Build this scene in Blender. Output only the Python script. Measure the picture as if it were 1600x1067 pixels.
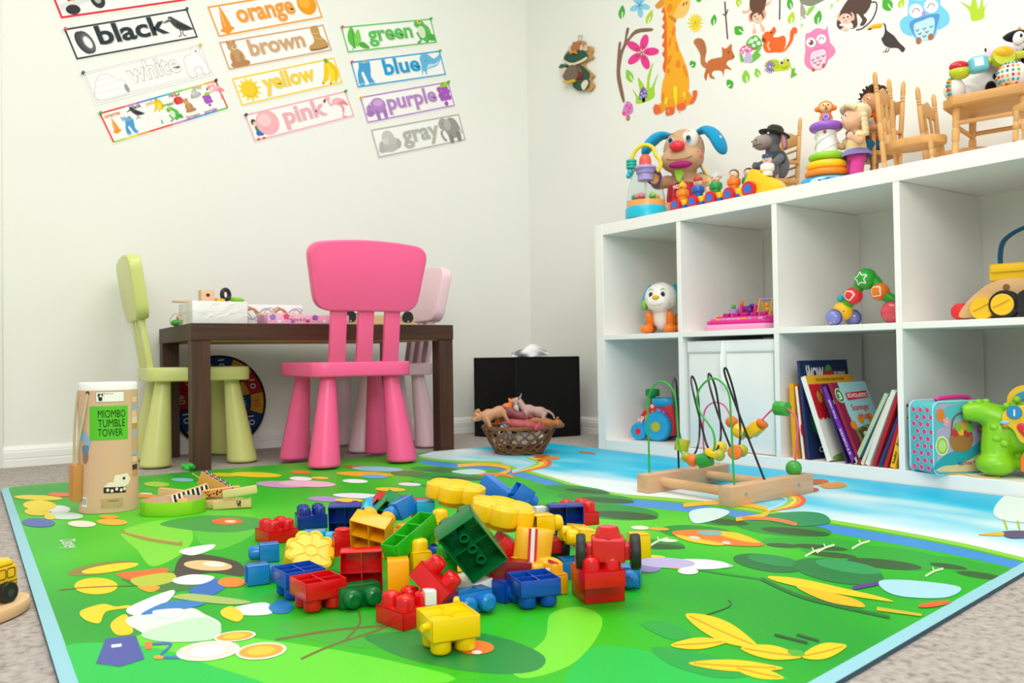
import bpy, bmesh, math, random
from mathutils import Vector as V, Matrix as M, Euler
for o in list(bpy.data.objects): bpy.data.objects.remove(o)
S = bpy.context.scene; COL = S.collection
R = math.radians; PI = math.pi; rnd = random.Random(7)
# ------------------------------------------------------------------ camera
FPX, YAW, PIT, ROL = 1346.06, .6245, .0178, -.0154
CAM = V((-2.3506, -2.2073, .3214))
_F = V((math.sin(YAW)*math.cos(PIT), math.cos(YAW)*math.cos(PIT), math.sin(PIT)))
_R = V((math.cos(YAW), -math.sin(YAW), 0)); _U = _R.cross(_F)
_c, _s = math.cos(ROL), math.sin(ROL)
_R, _U = _c*_R+_s*_U, -_s*_R+_c*_U
cd = bpy.data.cameras.new('camera'); cam = bpy.data.objects.new('camera', cd); COL.objects.link(cam)
cd.sensor_width = 36; cd.lens = FPX*36/1600; cd.clip_start = .02
mw = M.Identity(4)
for i in range(3): mw[i][0], mw[i][1], mw[i][2], mw[i][3] = _R[i], _U[i], -_F[i], CAM[i]
cam.matrix_world = mw; S.camera = cam
cd.dof.use_dof = True; cd.dof.focus_distance = 1.45; cd.dof.aperture_fstop = 9
# ------------------------------------------------------------------ world, lights, exposure
S.view_settings.view_transform = 'Standard'; S.view_settings.look = 'None'
S.view_settings.gamma = 1; S.view_settings.use_curve_mapping = False; S.view_settings.exposure = .40
w = bpy.data.worlds.new('room_light'); S.world = w; w.use_nodes = True
w.node_tree.nodes['Background'].inputs[0].default_value = (1, .99, .97, 1)
w.node_tree.nodes['Background'].inputs[1].default_value = .6
def area(name, loc, tgt, sx, sy, power, col=(1, 1, 1)):
    l = bpy.data.lights.new(name, 'AREA'); l.shape = 'RECTANGLE'; l.size = sx; l.size_y = sy; l.energy = power; l.color = col
    o = bpy.data.objects.new(name, l); COL.objects.link(o); o.location = loc
    o.rotation_euler = (V(tgt)-V(loc)).to_track_quat('-Z', 'Y').to_euler(); return o
area('ceiling_bounce_fill', (-1.5, -1.0, 2.37), (-1.5, -1.0, 0), 1.7, 1.7, 27, (1, .985, .955))  # unseen area light added in place of flash bounced off the ceiling
area('behind_camera_fill', (-3.1, -3.6, 1.9), (-.4, -.3, .6), 1.5, 1.2, 36, (1, .99, .97))  # unseen fill added behind the camera, not a real window
# ------------------------------------------------------------------ geometry helpers
def at(u, v, ax=2, val=0.0):                      # point of the photo on a real plane (floor, wall, shelf front)
    d = _F+_R*((u-800)/FPX)-_U*((v-533.5)/FPX); return CAM+d*((val-CAM[ax])/d[ax])
def lin(c): return c/12.92 if c <= .04045 else ((c+.055)/1.055)**2.4
def rgb(h): return tuple(lin(int(h[i:i+2], 16)/255) for i in (0, 2, 4))
_mc = {}
def mt(h, kind='p', **k):
    key = h+kind+str(sorted(k.items()))
    if key in _mc: return _mc[key]
    m = bpy.data.materials.new(kind+'_'+h); m.use_nodes = True; nt = m.node_tree; N = nt.nodes; L = nt.links
    b = N['Principled BSDF']; c = rgb(h); B = b.inputs
    B['Base Color'].default_value = (*c, 1)
    rough = {'p': .32, 'g': .16, 'm': .75, 'w': .5, 'f': .95, 'c': .08, 'k': .25, 't': .8}[kind]
    B['Roughness'].default_value = k.get('r', rough)
    B['Specular IOR Level'].default_value = {'f': .1, 'm': .25, 't': .2}.get(kind, .45)
    tc = N.new('ShaderNodeTexCoord')
    def noise(scale, det=3, vec=None, st=None):
        n = N.new('ShaderNodeTexNoise'); n.inputs['Scale'].default_value = scale; n.inputs['Detail'].default_value = det
        if st:
            mp = N.new('ShaderNodeMapping'); mp.inputs['Scale'].default_value = st; L.new(tc.outputs['Object'], mp.inputs[0]); L.new(mp.outputs[0], n.inputs['Vector'])
        else: L.new(tc.outputs['Object'], n.inputs['Vector'])
        return n
    def ramp(n, c1, c2, p1=.35, p2=.65):
        r = N.new('ShaderNodeValToRGB'); r.color_ramp.elements[0].color = (*c1, 1); r.color_ramp.elements[1].color = (*c2, 1)
        r.color_ramp.elements[0].position = p1; r.color_ramp.elements[1].position = p2
        L.new(n.outputs[0], r.inputs[0]); L.new(r.outputs[0], B['Base Color'])
    def bump(n, s, d=.001):
        q = N.new('ShaderNodeBump'); q.inputs['Strength'].default_value = s; q.inputs['Distance'].default_value = d
        L.new(n.outputs[0], q.inputs['Height']); L.new(q.outputs[0], B['Normal'])
    if kind == 'w':
        st = k.get('st', (3, 60, 60)); n = noise(k.get('sc', 1.0), 4, st=st); d = k.get('d', .82)
        ramp(n, tuple(x*d for x in c), c); bump(n, .08)
    elif kind == 'f':
        n = noise(k.get('sc', 900), 2); d = k.get('d', .8); ramp(n, tuple(x*d for x in c), c, .3, .7); bump(n, .5, .001)
        B['Sheen Weight'].default_value = .15
    elif kind in 'pgmt':
        n = noise(60, 2); rr = N.new('ShaderNodeMapRange'); rr.inputs['To Min'].default_value = k.get('r', rough)*.88; rr.inputs['To Max'].default_value = k.get('r', rough)*1.12
        L.new(n.outputs[0], rr.inputs[0]); L.new(rr.outputs[0], B['Roughness'])
        if kind == 't': bump(noise(350, 3), .12, .001)
    if kind == 'c':
        B['Transmission Weight'].default_value = 1; B['IOR'].default_value = k.get('ior', 1.12); B['Roughness'].default_value = .03
    if k.get('metal'): B['Metallic'].default_value = 1
    if k.get('coat'): B['Coat Weight'].default_value = k['coat']
    if k.get('sss'):
        B['Subsurface Weight'].default_value = k['sss']; B['Subsurface Radius'].default_value = (.01, .01, .01)
    _mc[key] = m; return m
def rotm(rx=0, ry=0, rz=0): return Euler((R(rx), R(ry), R(rz))).to_matrix().to_4x4()
def T(x=0, y=0, z=0): return M.Translation((x, y, z))
def sm(p, n=5, closed=True):                        # Catmull-Rom through points
    p = [V(q) for q in p]; N = len(p); o = []
    rng = range(N) if closed else range(N-1)
    for i in rng:
        a, b, c, d = (p[(i-1) % N], p[i], p[(i+1) % N], p[(i+2) % N]) if closed else (p[max(i-1, 0)], p[i], p[i+1], p[min(i+2, N-1)])
        for j in range(n):
            t = j/n; o.append(.5*((2*b)+(c-a)*t+(2*a-5*b+4*c-d)*t*t+(3*b-a-3*c+d)*t**3))
    if not closed: o.append(p[-1])
    return o
def circ(cx, cy, rx, ry=None, rot=0, n=24):
    ry = rx if ry is None else ry; c, s = math.cos(R(rot)), math.sin(R(rot)); o = []
    for i in range(n):
        a = 2*PI*i/n; x, y = rx*math.cos(a), ry*math.sin(a); o.append((cx+c*x-s*y, cy+s*x+c*y))
    return o
def rrect(x0, y0, x1, y1, r, n=5):
    o = []
    for cx, cy, a0 in ((x1-r, y1-r, 0), (x0+r, y1-r, 90), (x0+r, y0+r, 180), (x1-r, y0+r, 270)):
        for i in range(n+1):
            a = R(a0+90*i/n); o.append((cx+r*math.cos(a), cy+r*math.sin(a)))
    return o
def flower(cx, cy, r0, r1, k, rot=0, n=10, pw=1.0):
    o = []
    for i in range(k*n):
        a = 2*PI*i/(k*n); q = abs(math.cos(a*k/2))**pw; rr = r0+(r1-r0)*q; o.append((cx+rr*math.cos(a+R(rot)), cy+rr*math.sin(a+R(rot))))
    return o
def star(cx, cy, ri, ro, k, rot=90):
    return [(cx+(ro if i % 2 == 0 else ri)*math.cos(R(rot)+PI*i/k), cy+(ro if i % 2 == 0 else ri)*math.sin(R(rot)+PI*i/k)) for i in range(2*k)]
def tag(o, label=None, cat=None, group=None, kind=None):
    for k, v in (('label', label), ('category', cat), ('group', group), ('kind', kind)):
        if v: o[k] = v
    return o
_tx = {}
class G:
    def __init__(s, m=None): s.v = []; s.f = []; s.mi = []; s.ms = []; s.cur = 0; s.X = M.Identity(4); (s.m(m) if m else None)
    def m(s, mat):
        if mat not in s.ms: s.ms.append(mat)
        s.cur = s.ms.index(mat); return s
    def at(s, X): s.X = X; return s
    def add(s, vs, fs):
        b = len(s.v); s.v += [s.X @ V(p) for p in vs]; s.f += [[b+i for i in f] for f in fs]; s.mi += [s.cur]*len(fs); return s
    def box(s, x0, x1, y0, y1, z0, z1):
        return s.add([(x, y, z) for x in (x0, x1) for y in (y0, y1) for z in (z0, z1)], [(0, 1, 3, 2), (4, 6, 7, 5), (0, 4, 5, 1), (2, 3, 7, 6), (0, 2, 6, 4), (1, 5, 7, 3)])
    def bx(s, c, d, rot=(0, 0, 0)):
        X = s.X; s.X = X @ T(*c) @ rotm(*rot); s.box(-d[0]/2, d[0]/2, -d[1]/2, d[1]/2, -d[2]/2, d[2]/2); s.X = X; return s
    def lathe(s, prof, n=24, cap=True, sx=1, sy=1):
        vs = []; fs = []; k = len(prof)
        for i in range(n):
            a = 2*PI*i/n
            for r, z in prof: vs.append((r*math.cos(a)*sx, r*math.sin(a)*sy, z))
        for i in range(n):
            j = (i+1) % n
            for q in range(k-1): fs.append((i*k+q, j*k+q, j*k+q+1, i*k+q+1))
        if cap: fs += [tuple(reversed([i*k for i in range(n)])), tuple(i*k+k-1 for i in range(n))]
        return s.add(vs, fs)
    def cyl(s, p0, p1, r0, r1=None, n=16):
        p0, p1 = V(p0), V(p1); d = p1-p0; X = s.X
        s.X = X @ M.Translation(p0) @ d.to_track_quat('Z', 'Y').to_matrix().to_4x4()
        s.lathe([(r0, 0), (r0 if r1 is None else r1, d.length)], n); s.X = X; return s
    def ln(s, p0, p1, prof, n=16):                 # lathe along a segment, prof z given 0..1
        p0, p1 = V(p0), V(p1); d = p1-p0; X = s.X
        s.X = X @ M.Translation(p0) @ d.to_track_quat('Z', 'Y').to_matrix().to_4x4()
        s.lathe([(r, z*d.length) for r, z in prof], n); s.X = X; return s
    def ball(s, c, r, rot=(0, 0, 0), n=16, k=10):
        r = (r, r, r) if not hasattr(r, '__len__') else r; X = s.X
        s.X = X @ T(*c) @ rotm(*rot) @ M.Diagonal((*r, 1))
        s.lathe([(math.sin(PI*i/k) if 0 < i < k else 1e-4, -math.cos(PI*i/k)) for i in range(k+1)], n); s.X = X; return s
    def tube(s, pts, r, n=8, closed=False, flat=1.0):
        pts = [V(p) for p in pts]; N = len(pts); rs = r if hasattr(r, '__len__') else [r]*N
        vs = []; fs = []; up = None
        for i, p in enumerate(pts):
            t = (pts[(i+1) % N]-pts[i-1]) if closed else (pts[min(i+1, N-1)]-pts[max(i-1, 0)])
            t.normalize()
            if up is None: up = V((0, 0, 1)) if abs(t.z) < .9 else V((1, 0, 0))
            up = (up-t*up.dot(t)).normalized(); sd = t.cross(up)
            for j in range(n):
                a = 2*PI*j/n; vs.append(p+(sd*math.cos(a)+up*math.sin(a)*flat)*rs[i])
        for i in range(N if closed else N-1):
            k = (i+1) % N
            for j in range(n): fs.append((i*n+j, i*n+(j+1) % n, k*n+(j+1) % n, k*n+j))
        if not closed: fs += [tuple(reversed(range(n))), tuple((N-1)*n+j for j in range(n))]
        return s.add(vs, fs)
    def prism(s, poly, z0, z1, scale=1.0):
        n = len(poly); cx = sum(p[0] for p in poly)/n; cy = sum(p[1] for p in poly)/n
        vs = [(p[0], p[1], z0) for p in poly]+[(cx+(p[0]-cx)*scale, cy+(p[1]-cy)*scale, z1) for p in poly]
        return s.add(vs, [tuple(reversed(range(n))), tuple(range(n, 2*n))]+[(i, (i+1) % n, n+(i+1) % n, n+i) for i in range(n)])
    def torus(s, c, RR, r, rot=(0, 0, 0), n=28, k=10, fz=1.0):
        X = s.X; s.X = X @ T(*c) @ rotm(*rot); vs = []; fs = []
        for i in range(n):
            a = 2*PI*i/n
            for j in range(k):
                b = 2*PI*j/k; q = RR+r*math.cos(b); vs.append((q*math.cos(a), q*math.sin(a), r*math.sin(b)*fz))
        for i in range(n):
            for j in range(k): fs.append((i*k+j, ((i+1) % n)*k+j, ((i+1) % n)*k+(j+1) % k, i*k+(j+1) % k))
        s.add(vs, fs); s.X = X; return s
    # ---- flat artwork: fn maps (x, y, height) to space
    def poly(s, pts, fn, h=0.0):
        P = [fn(p[0], p[1], h) for p in pts]; n = len(P)
        return s.add(P, [tuple(range(n))])
    def line(s, pts, w, fn, h=0.0, closed=False):
        p = [V((q[0], q[1])) for q in pts]; N = len(p); ws = w if hasattr(w, '__len__') else [w]*N; Lf = []; Rt = []
        for i in range(N):
            t = ((p[(i+1) % N]-p[i]).normalized()+(p[i]-p[i-1]).normalized()) if closed or 0 < i < N-1 else (p[min(i+1, N-1)]-p[max(i-1, 0)])
            t = t.normalized() if t.length > 0 else V((1, 0)); nn = V((-t.y, t.x))*ws[i]/2
            if 0 < i < N-1 or closed:
                t2 = (p[(i+1) % N]-p[i]).normalized(); nn /= max(.45, abs(t.dot(t2)))
            Lf.append(p[i]+nn); Rt.append(p[i]-nn)
        vs = [fn(q.x, q.y, h) for q in Lf]+[fn(q.x, q.y, h) for q in Rt]
        return s.add(vs, [(i, (i+1) % N, N+(i+1) % N, N+i) for i in range(N if closed else N-1)])
    def text(s, body, fn, x, y, size=1.0, w=None, bold=0.0, h=0.0, rot=0, sp=1.0, al='CENTER', ext=0, shear=0):
        key = (body, bold, sp, shear)
        if key not in _tx:
            c = bpy.data.curves.new('t', 'FONT'); c.body = body; c.offset = bold; c.space_character = sp; c.shear = shear; c.resolution_u = 3
            o = bpy.data.objects.new('t', c); me = o.to_mesh()
            _tx[key] = ([tuple(q.co) for q in me.vertices], [tuple(q.vertices) for q in me.polygons])
            o.to_mesh_clear(); bpy.data.objects.remove(o); bpy.data.curves.remove(c)
        vs, fs = _tx[key]
        if not vs: return s
        xs = [q[0] for q in vs]; mn, mx = min(xs), max(xs)
        k = size; kx = size if w is None else w/(mx-mn)
        ox = -(mn+mx)/2 if al == 'CENTER' else -mn
        cc, ss = math.cos(R(rot)), math.sin(R(rot)); P = []
        for q in vs:
            a, b = (q[0]+ox)*kx, q[1]*k; P.append(fn(x+cc*a-ss*b, y+ss*a+cc*b, h))
        return s.add(P, fs)
    def build(s, name, parent=None, bev=0, seg=2, sub=0, rem=0, smo=0, ang=38, flat=False, mat=None, ctr=None, clean=False):
        me = bpy.data.meshes.new(name); off = V((0, 0, 0))
        if parent is None:
            if ctr is not None: off = V(ctr)
            else:
                lo = [min(p[i] for p in s.v) for i in range(3)]; hi = [max(p[i] for p in s.v) for i in range(3)]
                off = V(((lo[0]+hi[0])/2, (lo[1]+hi[1])/2, lo[2]))
        me.from_pydata([p-off for p in s.v], [], s.f)
        for q in s.ms: me.materials.append(q)
        me.polygons.foreach_set('material_index', s.mi)
        bm = bmesh.new(); bm.from_mesh(me)
        if not flat: bmesh.ops.recalc_face_normals(bm, faces=bm.faces)
        if bev:
            es = [e for e in bm.edges if len(e.link_faces) == 2 and e.calc_face_angle(0) > R(40)]
            bmesh.ops.bevel(bm, geom=es, offset=bev, segments=seg, profile=.5, affect='EDGES', clamp_overlap=True)
        bm.to_mesh(me); bm.free()
        if not flat:
            me.polygons.foreach_set('use_smooth', [True]*len(me.polygons))
            if not (sub or rem): me.set_sharp_from_angle(angle=R(ang))
        o = bpy.data.objects.new(name, me); COL.objects.link(o)
        if parent: o.parent = parent
        else: o.location = off
        if rem:
            q = o.modifiers.new('r', 'REMESH'); q.mode = 'VOXEL'; q.voxel_size = rem; q.use_smooth_shade = True
        if smo:
            q = o.modifiers.new('s', 'SMOOTH'); q.iterations = smo; q.factor = .5
        if sub:
            q = o.modifiers.new('u', 'SUBSURF'); q.levels = sub; q.render_levels = sub
        return o
def empty(name, loc=(0, 0, 0), rot=(0, 0, 0), label=None, cat=None, group=None):
    o = bpy.data.objects.new(name, None); COL.objects.link(o); o.location = loc; o.rotation_euler = [R(a) for a in rot]; o.empty_display_size = .05
    return tag(o, label, cat, group)
def copy_tree(o, parent=None):
    c = o.copy(); COL.objects.link(c); c.parent = parent
    for ch in o.children: copy_tree(ch, c)
    return c
def plane_fn(ax, val, sgn=-1, eps=.0003):            # photo coordinates on a plane, h lifts towards the room
    def f(u, v, h=0.0):
        p = at(u, v, ax, val); p[ax] += sgn*h*eps; return p
    return f
def frame_fn(O, ex, ey, eps=.0003):                  # local 2D frame in space
    O, ex, ey = V(O), V(ex), V(ey); n = ex.cross(ey).normalized()
    return lambda x, y, h=0.0: O+ex*x+ey*y+n*h*eps
# ------------------------------------------------------------------ the room
YC = .9066
def struct(o): o['kind'] = 'structure'; return o
def special(name, f):
    m = bpy.data.materials.new(name); m.use_nodes = True; f(m.node_tree, m.node_tree.nodes, m.node_tree.links, m.node_tree.nodes['Principled BSDF'].inputs); return m
def nz(N, L, scale, det, st=None, co='Object'):
    tc = N.new('ShaderNodeTexCoord'); n = N.new('ShaderNodeTexNoise'); n.inputs['Scale'].default_value = scale; n.inputs['Detail'].default_value = det
    mp = N.new('ShaderNodeMapping'); L.new(tc.outputs[co], mp.inputs[0]); L.new(mp.outputs[0], n.inputs['Vector'])
    if st: mp.inputs['Scale'].default_value = st
    return n
def rmp(N, L, src, stops):
    r = N.new('ShaderNodeValToRGB'); e = r.color_ramp.elements
    while len(e) < len(stops): e.new(.5)
    for q, (p, h) in zip(e, stops): q.position = p; q.color = (*rgb(h), 1)
    L.new(src, r.inputs[0]); return r
def bmp(N, L, B, src, s, d):
    q = N.new('ShaderNodeBump'); q.inputs['Strength'].default_value = s; q.inputs['Distance'].default_value = d; L.new(src, q.inputs['Height']); L.new(q.outputs[0], B['Normal'])
def f_wall(nt, N, L, B):
    r = rmp(N, L, nz(N, L, 1.5, 2).outputs[0], [(.3, 'eff1ea'), (.7, 'f2f3ec')]); L.new(r.outputs[0], B['Base Color']); B['Roughness'].default_value = .55
    B['Specular IOR Level'].default_value = .25; bmp(N, L, B, nz(N, L, 220, 3).outputs[0], .06, .001)
M_WALL = special('wall_paint', f_wall)
def f_carpet(nt, N, L, B):
    n = nz(N, L, 95, 5); r = rmp(N, L, n.outputs[0], [(.3, '9a9088'), (.46, 'bab1aa'), (.7, 'cbc4be')]); L.new(r.outputs[0], B['Base Color']); B['Roughness'].default_value = 1; B['Specular IOR Level'].default_value = .05
    bmp(N, L, B, nz(N, L, 260, 4).outputs[0], .9, .006)
M_CARPET = special('carpet_pile', f_carpet)
M_TRIM = mt('f4f5f0', 'p')
X0, Y0 = -5.0, -4.6
struct(G(M_CARPET).box(X0, .1, Y0, YC+.1, -.05, 0).build('floor'))
struct(G(M_WALL).box(X0, .1, YC, YC+.1, 0, 2.42).build('wall_back'))
struct(G(M_WALL).box(0, .1, Y0, YC, 0, 2.42).build('wall_right'))
struct(G(mt('f4f4f0', 'm')).box(X0, .1, Y0, YC+.1, 2.42, 2.5).build('ceiling'))
BP = [(0, 0), (.013, 0), (.013, .022), (.0115, .024), (.0115, .026), (.013, .028), (.013, .046), (.0105, .049), (.0105, .053), (.0085, .058), (.004, .064), (0, .066)]
xc = at(3, 600, 1, YC)[0]
def sweep(prof, a, b, nrm):                          # baseboard profile along a wall
    a, b, nrm = V(a), V(b), V(nrm); n = len(prof); vs = [q+nrm*d+V((0, 0, z)) for q in (a, b) for d, z in prof]
    g = G(M_TRIM); g.add(vs, [tuple(range(n)), tuple(range(n, 2*n))]+[(i, (i+1) % n, n+(i+1) % n, n+i) for i in range(n)]); return g
struct(sweep(BP, (xc, YC, 0), (0, YC, 0), (0, -1, 0)).build('baseboard_back', ang=20))
struct(sweep(BP, (0, YC-.013, 0), (0, Y0, 0), (-1, 0, 0)).build('baseboard_right', ang=20))
struct(G(M_TRIM).box(xc-.07, xc, YC-.018, YC, 0, 2.1).box(xc-.058, xc-.012, YC-.022, YC-.018, 0, 2.1).build('trim_1', bev=.002))
# ------------------------------------------------------------------ cube shelf
XF, XB = -.405, -.015
M_SH = mt('f7f6f1', 'p', r=.4)
sh = empty('cube_shelf', (XF, 0, 0), label='long white cube shelf unit with two rows of open compartments along the right wall', cat='shelf')
def shp(name, s0, s1, z0, z1, x0=0, x1=XB-XF): return G(M_SH).box(x0, x1, -s1, -s0, z0, z1).build(name, sh, bev=.0008, seg=1)
HT, TI, MT_, MB_, BT = .764, .726, .389, .373, .038
shp('top_panel', 0.038, 1.426, TI, HT); shp('bottom_panel', .038, 1.426, 0, BT)
shp('side_panel', 0, .0378, 0, HT); shp('side_panel', 1.4262, 1.464, 0, HT)
SS = [(.038, .373), (.389, .724), (.740, 1.075), (1.091, 1.426)]
for a in (.373, .724, 1.075): shp('divider', a, a+.016, BT+.0002, TI-.0004, .0006)
for a, b in SS: shp('shelf_board', a+.0002, b-.0002, MB_, MT_, .0012)
# ------------------------------------------------------------------ play mat
ZM = .008
def f_green(nt, N, L, B):
    n = nz(N, L, 1.6, 1.5); r = rmp(N, L, n.outputs[0], [(.32, '0a9c22'), (.45, '20b216'), (.55, '32bc12'), (.68, '5acb28')]); L.new(r.outputs[0], B['Base Color'])
def f_sky(nt, N, L, B):
    n = nz(N, L, 2.6, 2, (1.6, .6, 1)); tc = N.new('ShaderNodeTexCoord'); sx = N.new('ShaderNodeSeparateXYZ'); L.new(tc.outputs['Object'], sx.inputs[0])
    mr = N.new('ShaderNodeMapRange'); mr.inputs['From Min'].default_value = .30; mr.inputs['From Max'].default_value = .92; mr.inputs['To Min'].default_value = .30; mr.inputs['To Max'].default_value = -.16; L.new(sx.outputs[0], mr.inputs[0])
    ad = N.new('ShaderNodeMath'); ad.operation = 'ADD'; L.new(n.outputs[0], ad.inputs[0]); L.new(mr.outputs[0], ad.inputs[1])
    r = rmp(N, L, ad.outputs[0], [(.44, '00bbe8'), (.54, '2fcbee'), (.66, 'b0e4f3'), (.78, 'eaf5fa')]); L.new(r.outputs[0], B['Base Color'])
def matty(f, h=None):
    def q(nt, N, L, B):
        f(nt, N, L, B) if f else None
        if h: B['Base Color'].default_value = (*rgb(h), 1)
        B['Roughness'].default_value = .42; B['Specular IOR Level'].default_value = .3
        tc = N.new('ShaderNodeTexCoord'); vo = N.new('ShaderNodeTexVoronoi'); vo.inputs['Scale'].default_value = 210; vo.inputs['Randomness'].default_value = .1
        L.new(tc.outputs['Object'], vo.inputs['Vector']); bmp(N, L, B, vo.outputs['Distance'], .25, .0012)
    return q
_mm = {}
def mm(h):
    if h not in _mm: _mm[h] = special('mat_print_'+h, matty(None, h))
    return _mm[h]
MG, MS = special('mat_green', matty(f_green)), special('mat_sky', matty(f_sky))
C4 = [V((-2.124, .362, 0)), V((-.408, .300, 0)), V((-.408, -1.545, 0)), V((-2.248, -1.80, 0))]   # back-left, back-right, front-right, front-left
def rim(p, d):                                       # rounded corners, inset d
    c = sum(p, V())/4; out = []
    for i in range(4):
        a, b, e = p[i-1], p[i], p[(i+1) % 4]; u, w_ = (a-b).normalized(), (e-b).normalized(); rr = .05
        q = b+(u+w_)*d
        for t in range(7):
            k = t/6; out.append(q+u*(rr-d)*(1-k)**2+w_*(rr-d)*k**2)
    return out
def clip_mat(P):                                     # keep printed shapes inside the tape border
    Q = [q+((C4[i-1]-q).normalized()+(C4[(i+1) % 4]-q).normalized())*.0155 for i, q in enumerate(C4)]; ctr = sum(Q, V())/4
    for i in range(4):
        a, b = Q[i], Q[(i+1) % 4]; nn = V((a.y-b.y, b.x-a.x, 0)); nn = nn if nn.dot(ctr-a) > 0 else -nn; out = []
        for k in range(len(P)):
            p, q = P[k], P[(k+1) % len(P)]; dp, dq = nn.dot(p-a), nn.dot(q-a)
            if dp >= 0: out.append(p)
            if (dp >= 0) != (dq >= 0): out.append(p+(q-p)*(dp/(dp-dq)))
        P = out
        if len(P) < 3: return []
    return P
def mpoly(pts, fn, L):
    mpoly.k = getattr(mpoly, 'k', 0)+.004; P = clip_mat([fn(p[0], p[1], L+mpoly.k) for p in pts])
    if P: g.add(P, [tuple(range(len(P)))])
g = G(mt('3d5564', 'm')); O_ = rim(C4, 0); I_ = rim(C4, .016); n = len(O_)  # mat side: shade under the edge is put into this dark colour
def lift(p, z): return V((p.x, p.y, z))
vs = [lift(p, .0005) for p in O_]+[lift(p, ZM-.002) for p in O_]
g.add(vs, [tuple(range(n))]+[(i, (i+1) % n, n+(i+1) % n, n+i) for i in range(n)])
g.m(mm('93cbd8')); g.add([lift(p, ZM-.002) for p in O_]+[lift(p, ZM) for p in I_], [(i, (i+1) % n, n+(i+1) % n, n+i) for i in range(n)])
g.m(MG); g.add([lift(p, ZM) for p in I_], [tuple(range(n))])
MATG = g; mf = plane_fn(2, ZM, 1, .00012)
# ------------------------------------------------------------------ print on the mat (plain generic garden)
def mp(h, pts, L=1, s=True, n=5): g.m(mm(h) if isinstance(h, str) else h); mpoly(sm(pts, n) if s else pts, mf, L)
def me_(h, cx, cy, rx, ry, rot=0, L=2): g.m(mm(h)); mpoly(circ(cx, cy, rx, ry, rot), mf, L)
def ml(h, pts, w, L=3, n=5):
    g.m(mm(h))
    p = [V((q[0], q[1])) for q in sm(pts, n, False)]; N = len(p); w2 = w if hasattr(w, '__len__') else (w, w); a = []; b = []
    for i in range(N):
        t = (p[min(i+1, N-1)]-p[max(i-1, 0)]).normalized(); q = V((-t.y, t.x))*(w2[0]+(w2[1]-w2[0])*i/(N-1))/2; a.append(p[i]+q); b.append(p[i]-q)
    for i in range(N-1): mpoly([a[i], a[i+1], b[i+1], b[i]], mf, L)
# sky, horizon strip and river; right edge follows the inner rim of the mat
def sR(y): return V((C4[1].x-.022, y, ZM+.00012))
hz = [(652, 712), (696, 718), (775, 721), (789, 725), (848, 741), (902, 757), (970, 771), (1040, 777), (1120, 785), (1200, 797), (1292, 811), (1360, 822), (1440, 836), (1520, 852), (1640, 880), (1750, 900)]
H = sm([(a, b, 0) for a, b in hz], 4, False)
def sky(mat, dv, Lh):
    g.m(mat)
    for i in range(len(H)-1):
        q = []
        for p in H[i:i+2]: q.append(mf(p[0], p[1]+dv*(.5+.5*min(1, max(0, (p[0]-640)/500))), Lh))
        z = q[0].z; e = [V((p.x+1.6, p.y+1.1, z)) for p in q]
        P = clip_mat([q[0], q[1], e[1], e[0]])
        if P: g.add(P, [tuple(range(len(P)))])
sky(mm('3f8edb'), 21, .6); sky(mm('3cb52a'), 8, 1.0); sky(mm('8fd03a'), 5.5, 1.3); sky(MS, 0, 1.7)
# trees and hills
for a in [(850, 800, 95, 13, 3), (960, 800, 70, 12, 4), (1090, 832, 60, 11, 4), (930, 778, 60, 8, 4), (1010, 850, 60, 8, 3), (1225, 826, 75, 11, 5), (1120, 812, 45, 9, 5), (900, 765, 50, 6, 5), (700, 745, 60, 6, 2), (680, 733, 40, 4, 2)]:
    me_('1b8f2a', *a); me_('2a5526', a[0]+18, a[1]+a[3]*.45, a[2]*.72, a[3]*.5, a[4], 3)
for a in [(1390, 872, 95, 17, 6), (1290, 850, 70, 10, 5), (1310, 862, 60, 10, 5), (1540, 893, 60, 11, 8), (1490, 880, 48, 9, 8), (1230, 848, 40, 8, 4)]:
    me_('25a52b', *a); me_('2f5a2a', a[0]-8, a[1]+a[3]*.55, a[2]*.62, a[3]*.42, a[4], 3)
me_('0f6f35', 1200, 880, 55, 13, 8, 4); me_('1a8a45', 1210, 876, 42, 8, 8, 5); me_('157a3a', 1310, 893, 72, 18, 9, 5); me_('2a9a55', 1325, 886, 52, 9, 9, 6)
for x, y in ((1272, 862), (1290, 856), (1460, 893), (1345, 850), (1030, 845)): ml('cfe6b8', [(x-14, y+8), (x, y), (x+14, y-4)], 3.2, 7, 3); ml('cfe6b8', [(x, y), (x-3, y-6)], 2, 7, 2)
# lighter hills and darker greens in the foreground
mp('72d82f', [(860, 960), (905, 948), (940, 965), (930, 1000), (890, 1040), (820, 1060), (800, 1040), (850, 1000)], .7)
mp('0dbd46', [(905, 1030), (945, 1008), (1050, 1025), (1190, 1050), (1225, 1064), (1040, 1075), (890, 1075)], .8)
mp('5fd52e', [(112, 1040), (250, 985), (420, 1000), (600, 1030), (700, 1066), (300, 1075), (130, 1075)], .5)
mp('14c24a', [(100, 1010), (230, 1010), (330, 1040), (420, 1075), (250, 1080), (118, 1075)], .9)
mp('1d8a3c', [(575, 992), (690, 985), (780, 995), (850, 1025), (830, 1050), (740, 1050), (640, 1030), (590, 1010)], 1)
mp('3cab35', [(430, 980), (560, 955), (700, 975), (660, 1000), (560, 1012)], .9)
for q in ([(470, 1030), (520, 1008), (590, 985), (620, 970)], [(430, 1000), (520, 985), (600, 978)], [(540, 1000), (562, 975), (560, 955)]): ml('6d6a35', q, 3.5, 2, 4)
mp('7cd936', [(190, 830), (260, 812), (300, 830), (290, 860), (240, 885), (215, 860)], .7); mp('55c633', [(300, 815), (360, 800), (400, 830), (330, 860)], .6)
ml('9a8d3c', [(190, 830), (230, 842), (285, 850)], [5, 7], 2); ml('b5bd45', [(195, 831), (240, 841), (280, 847)], 2.5, 3)
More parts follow.
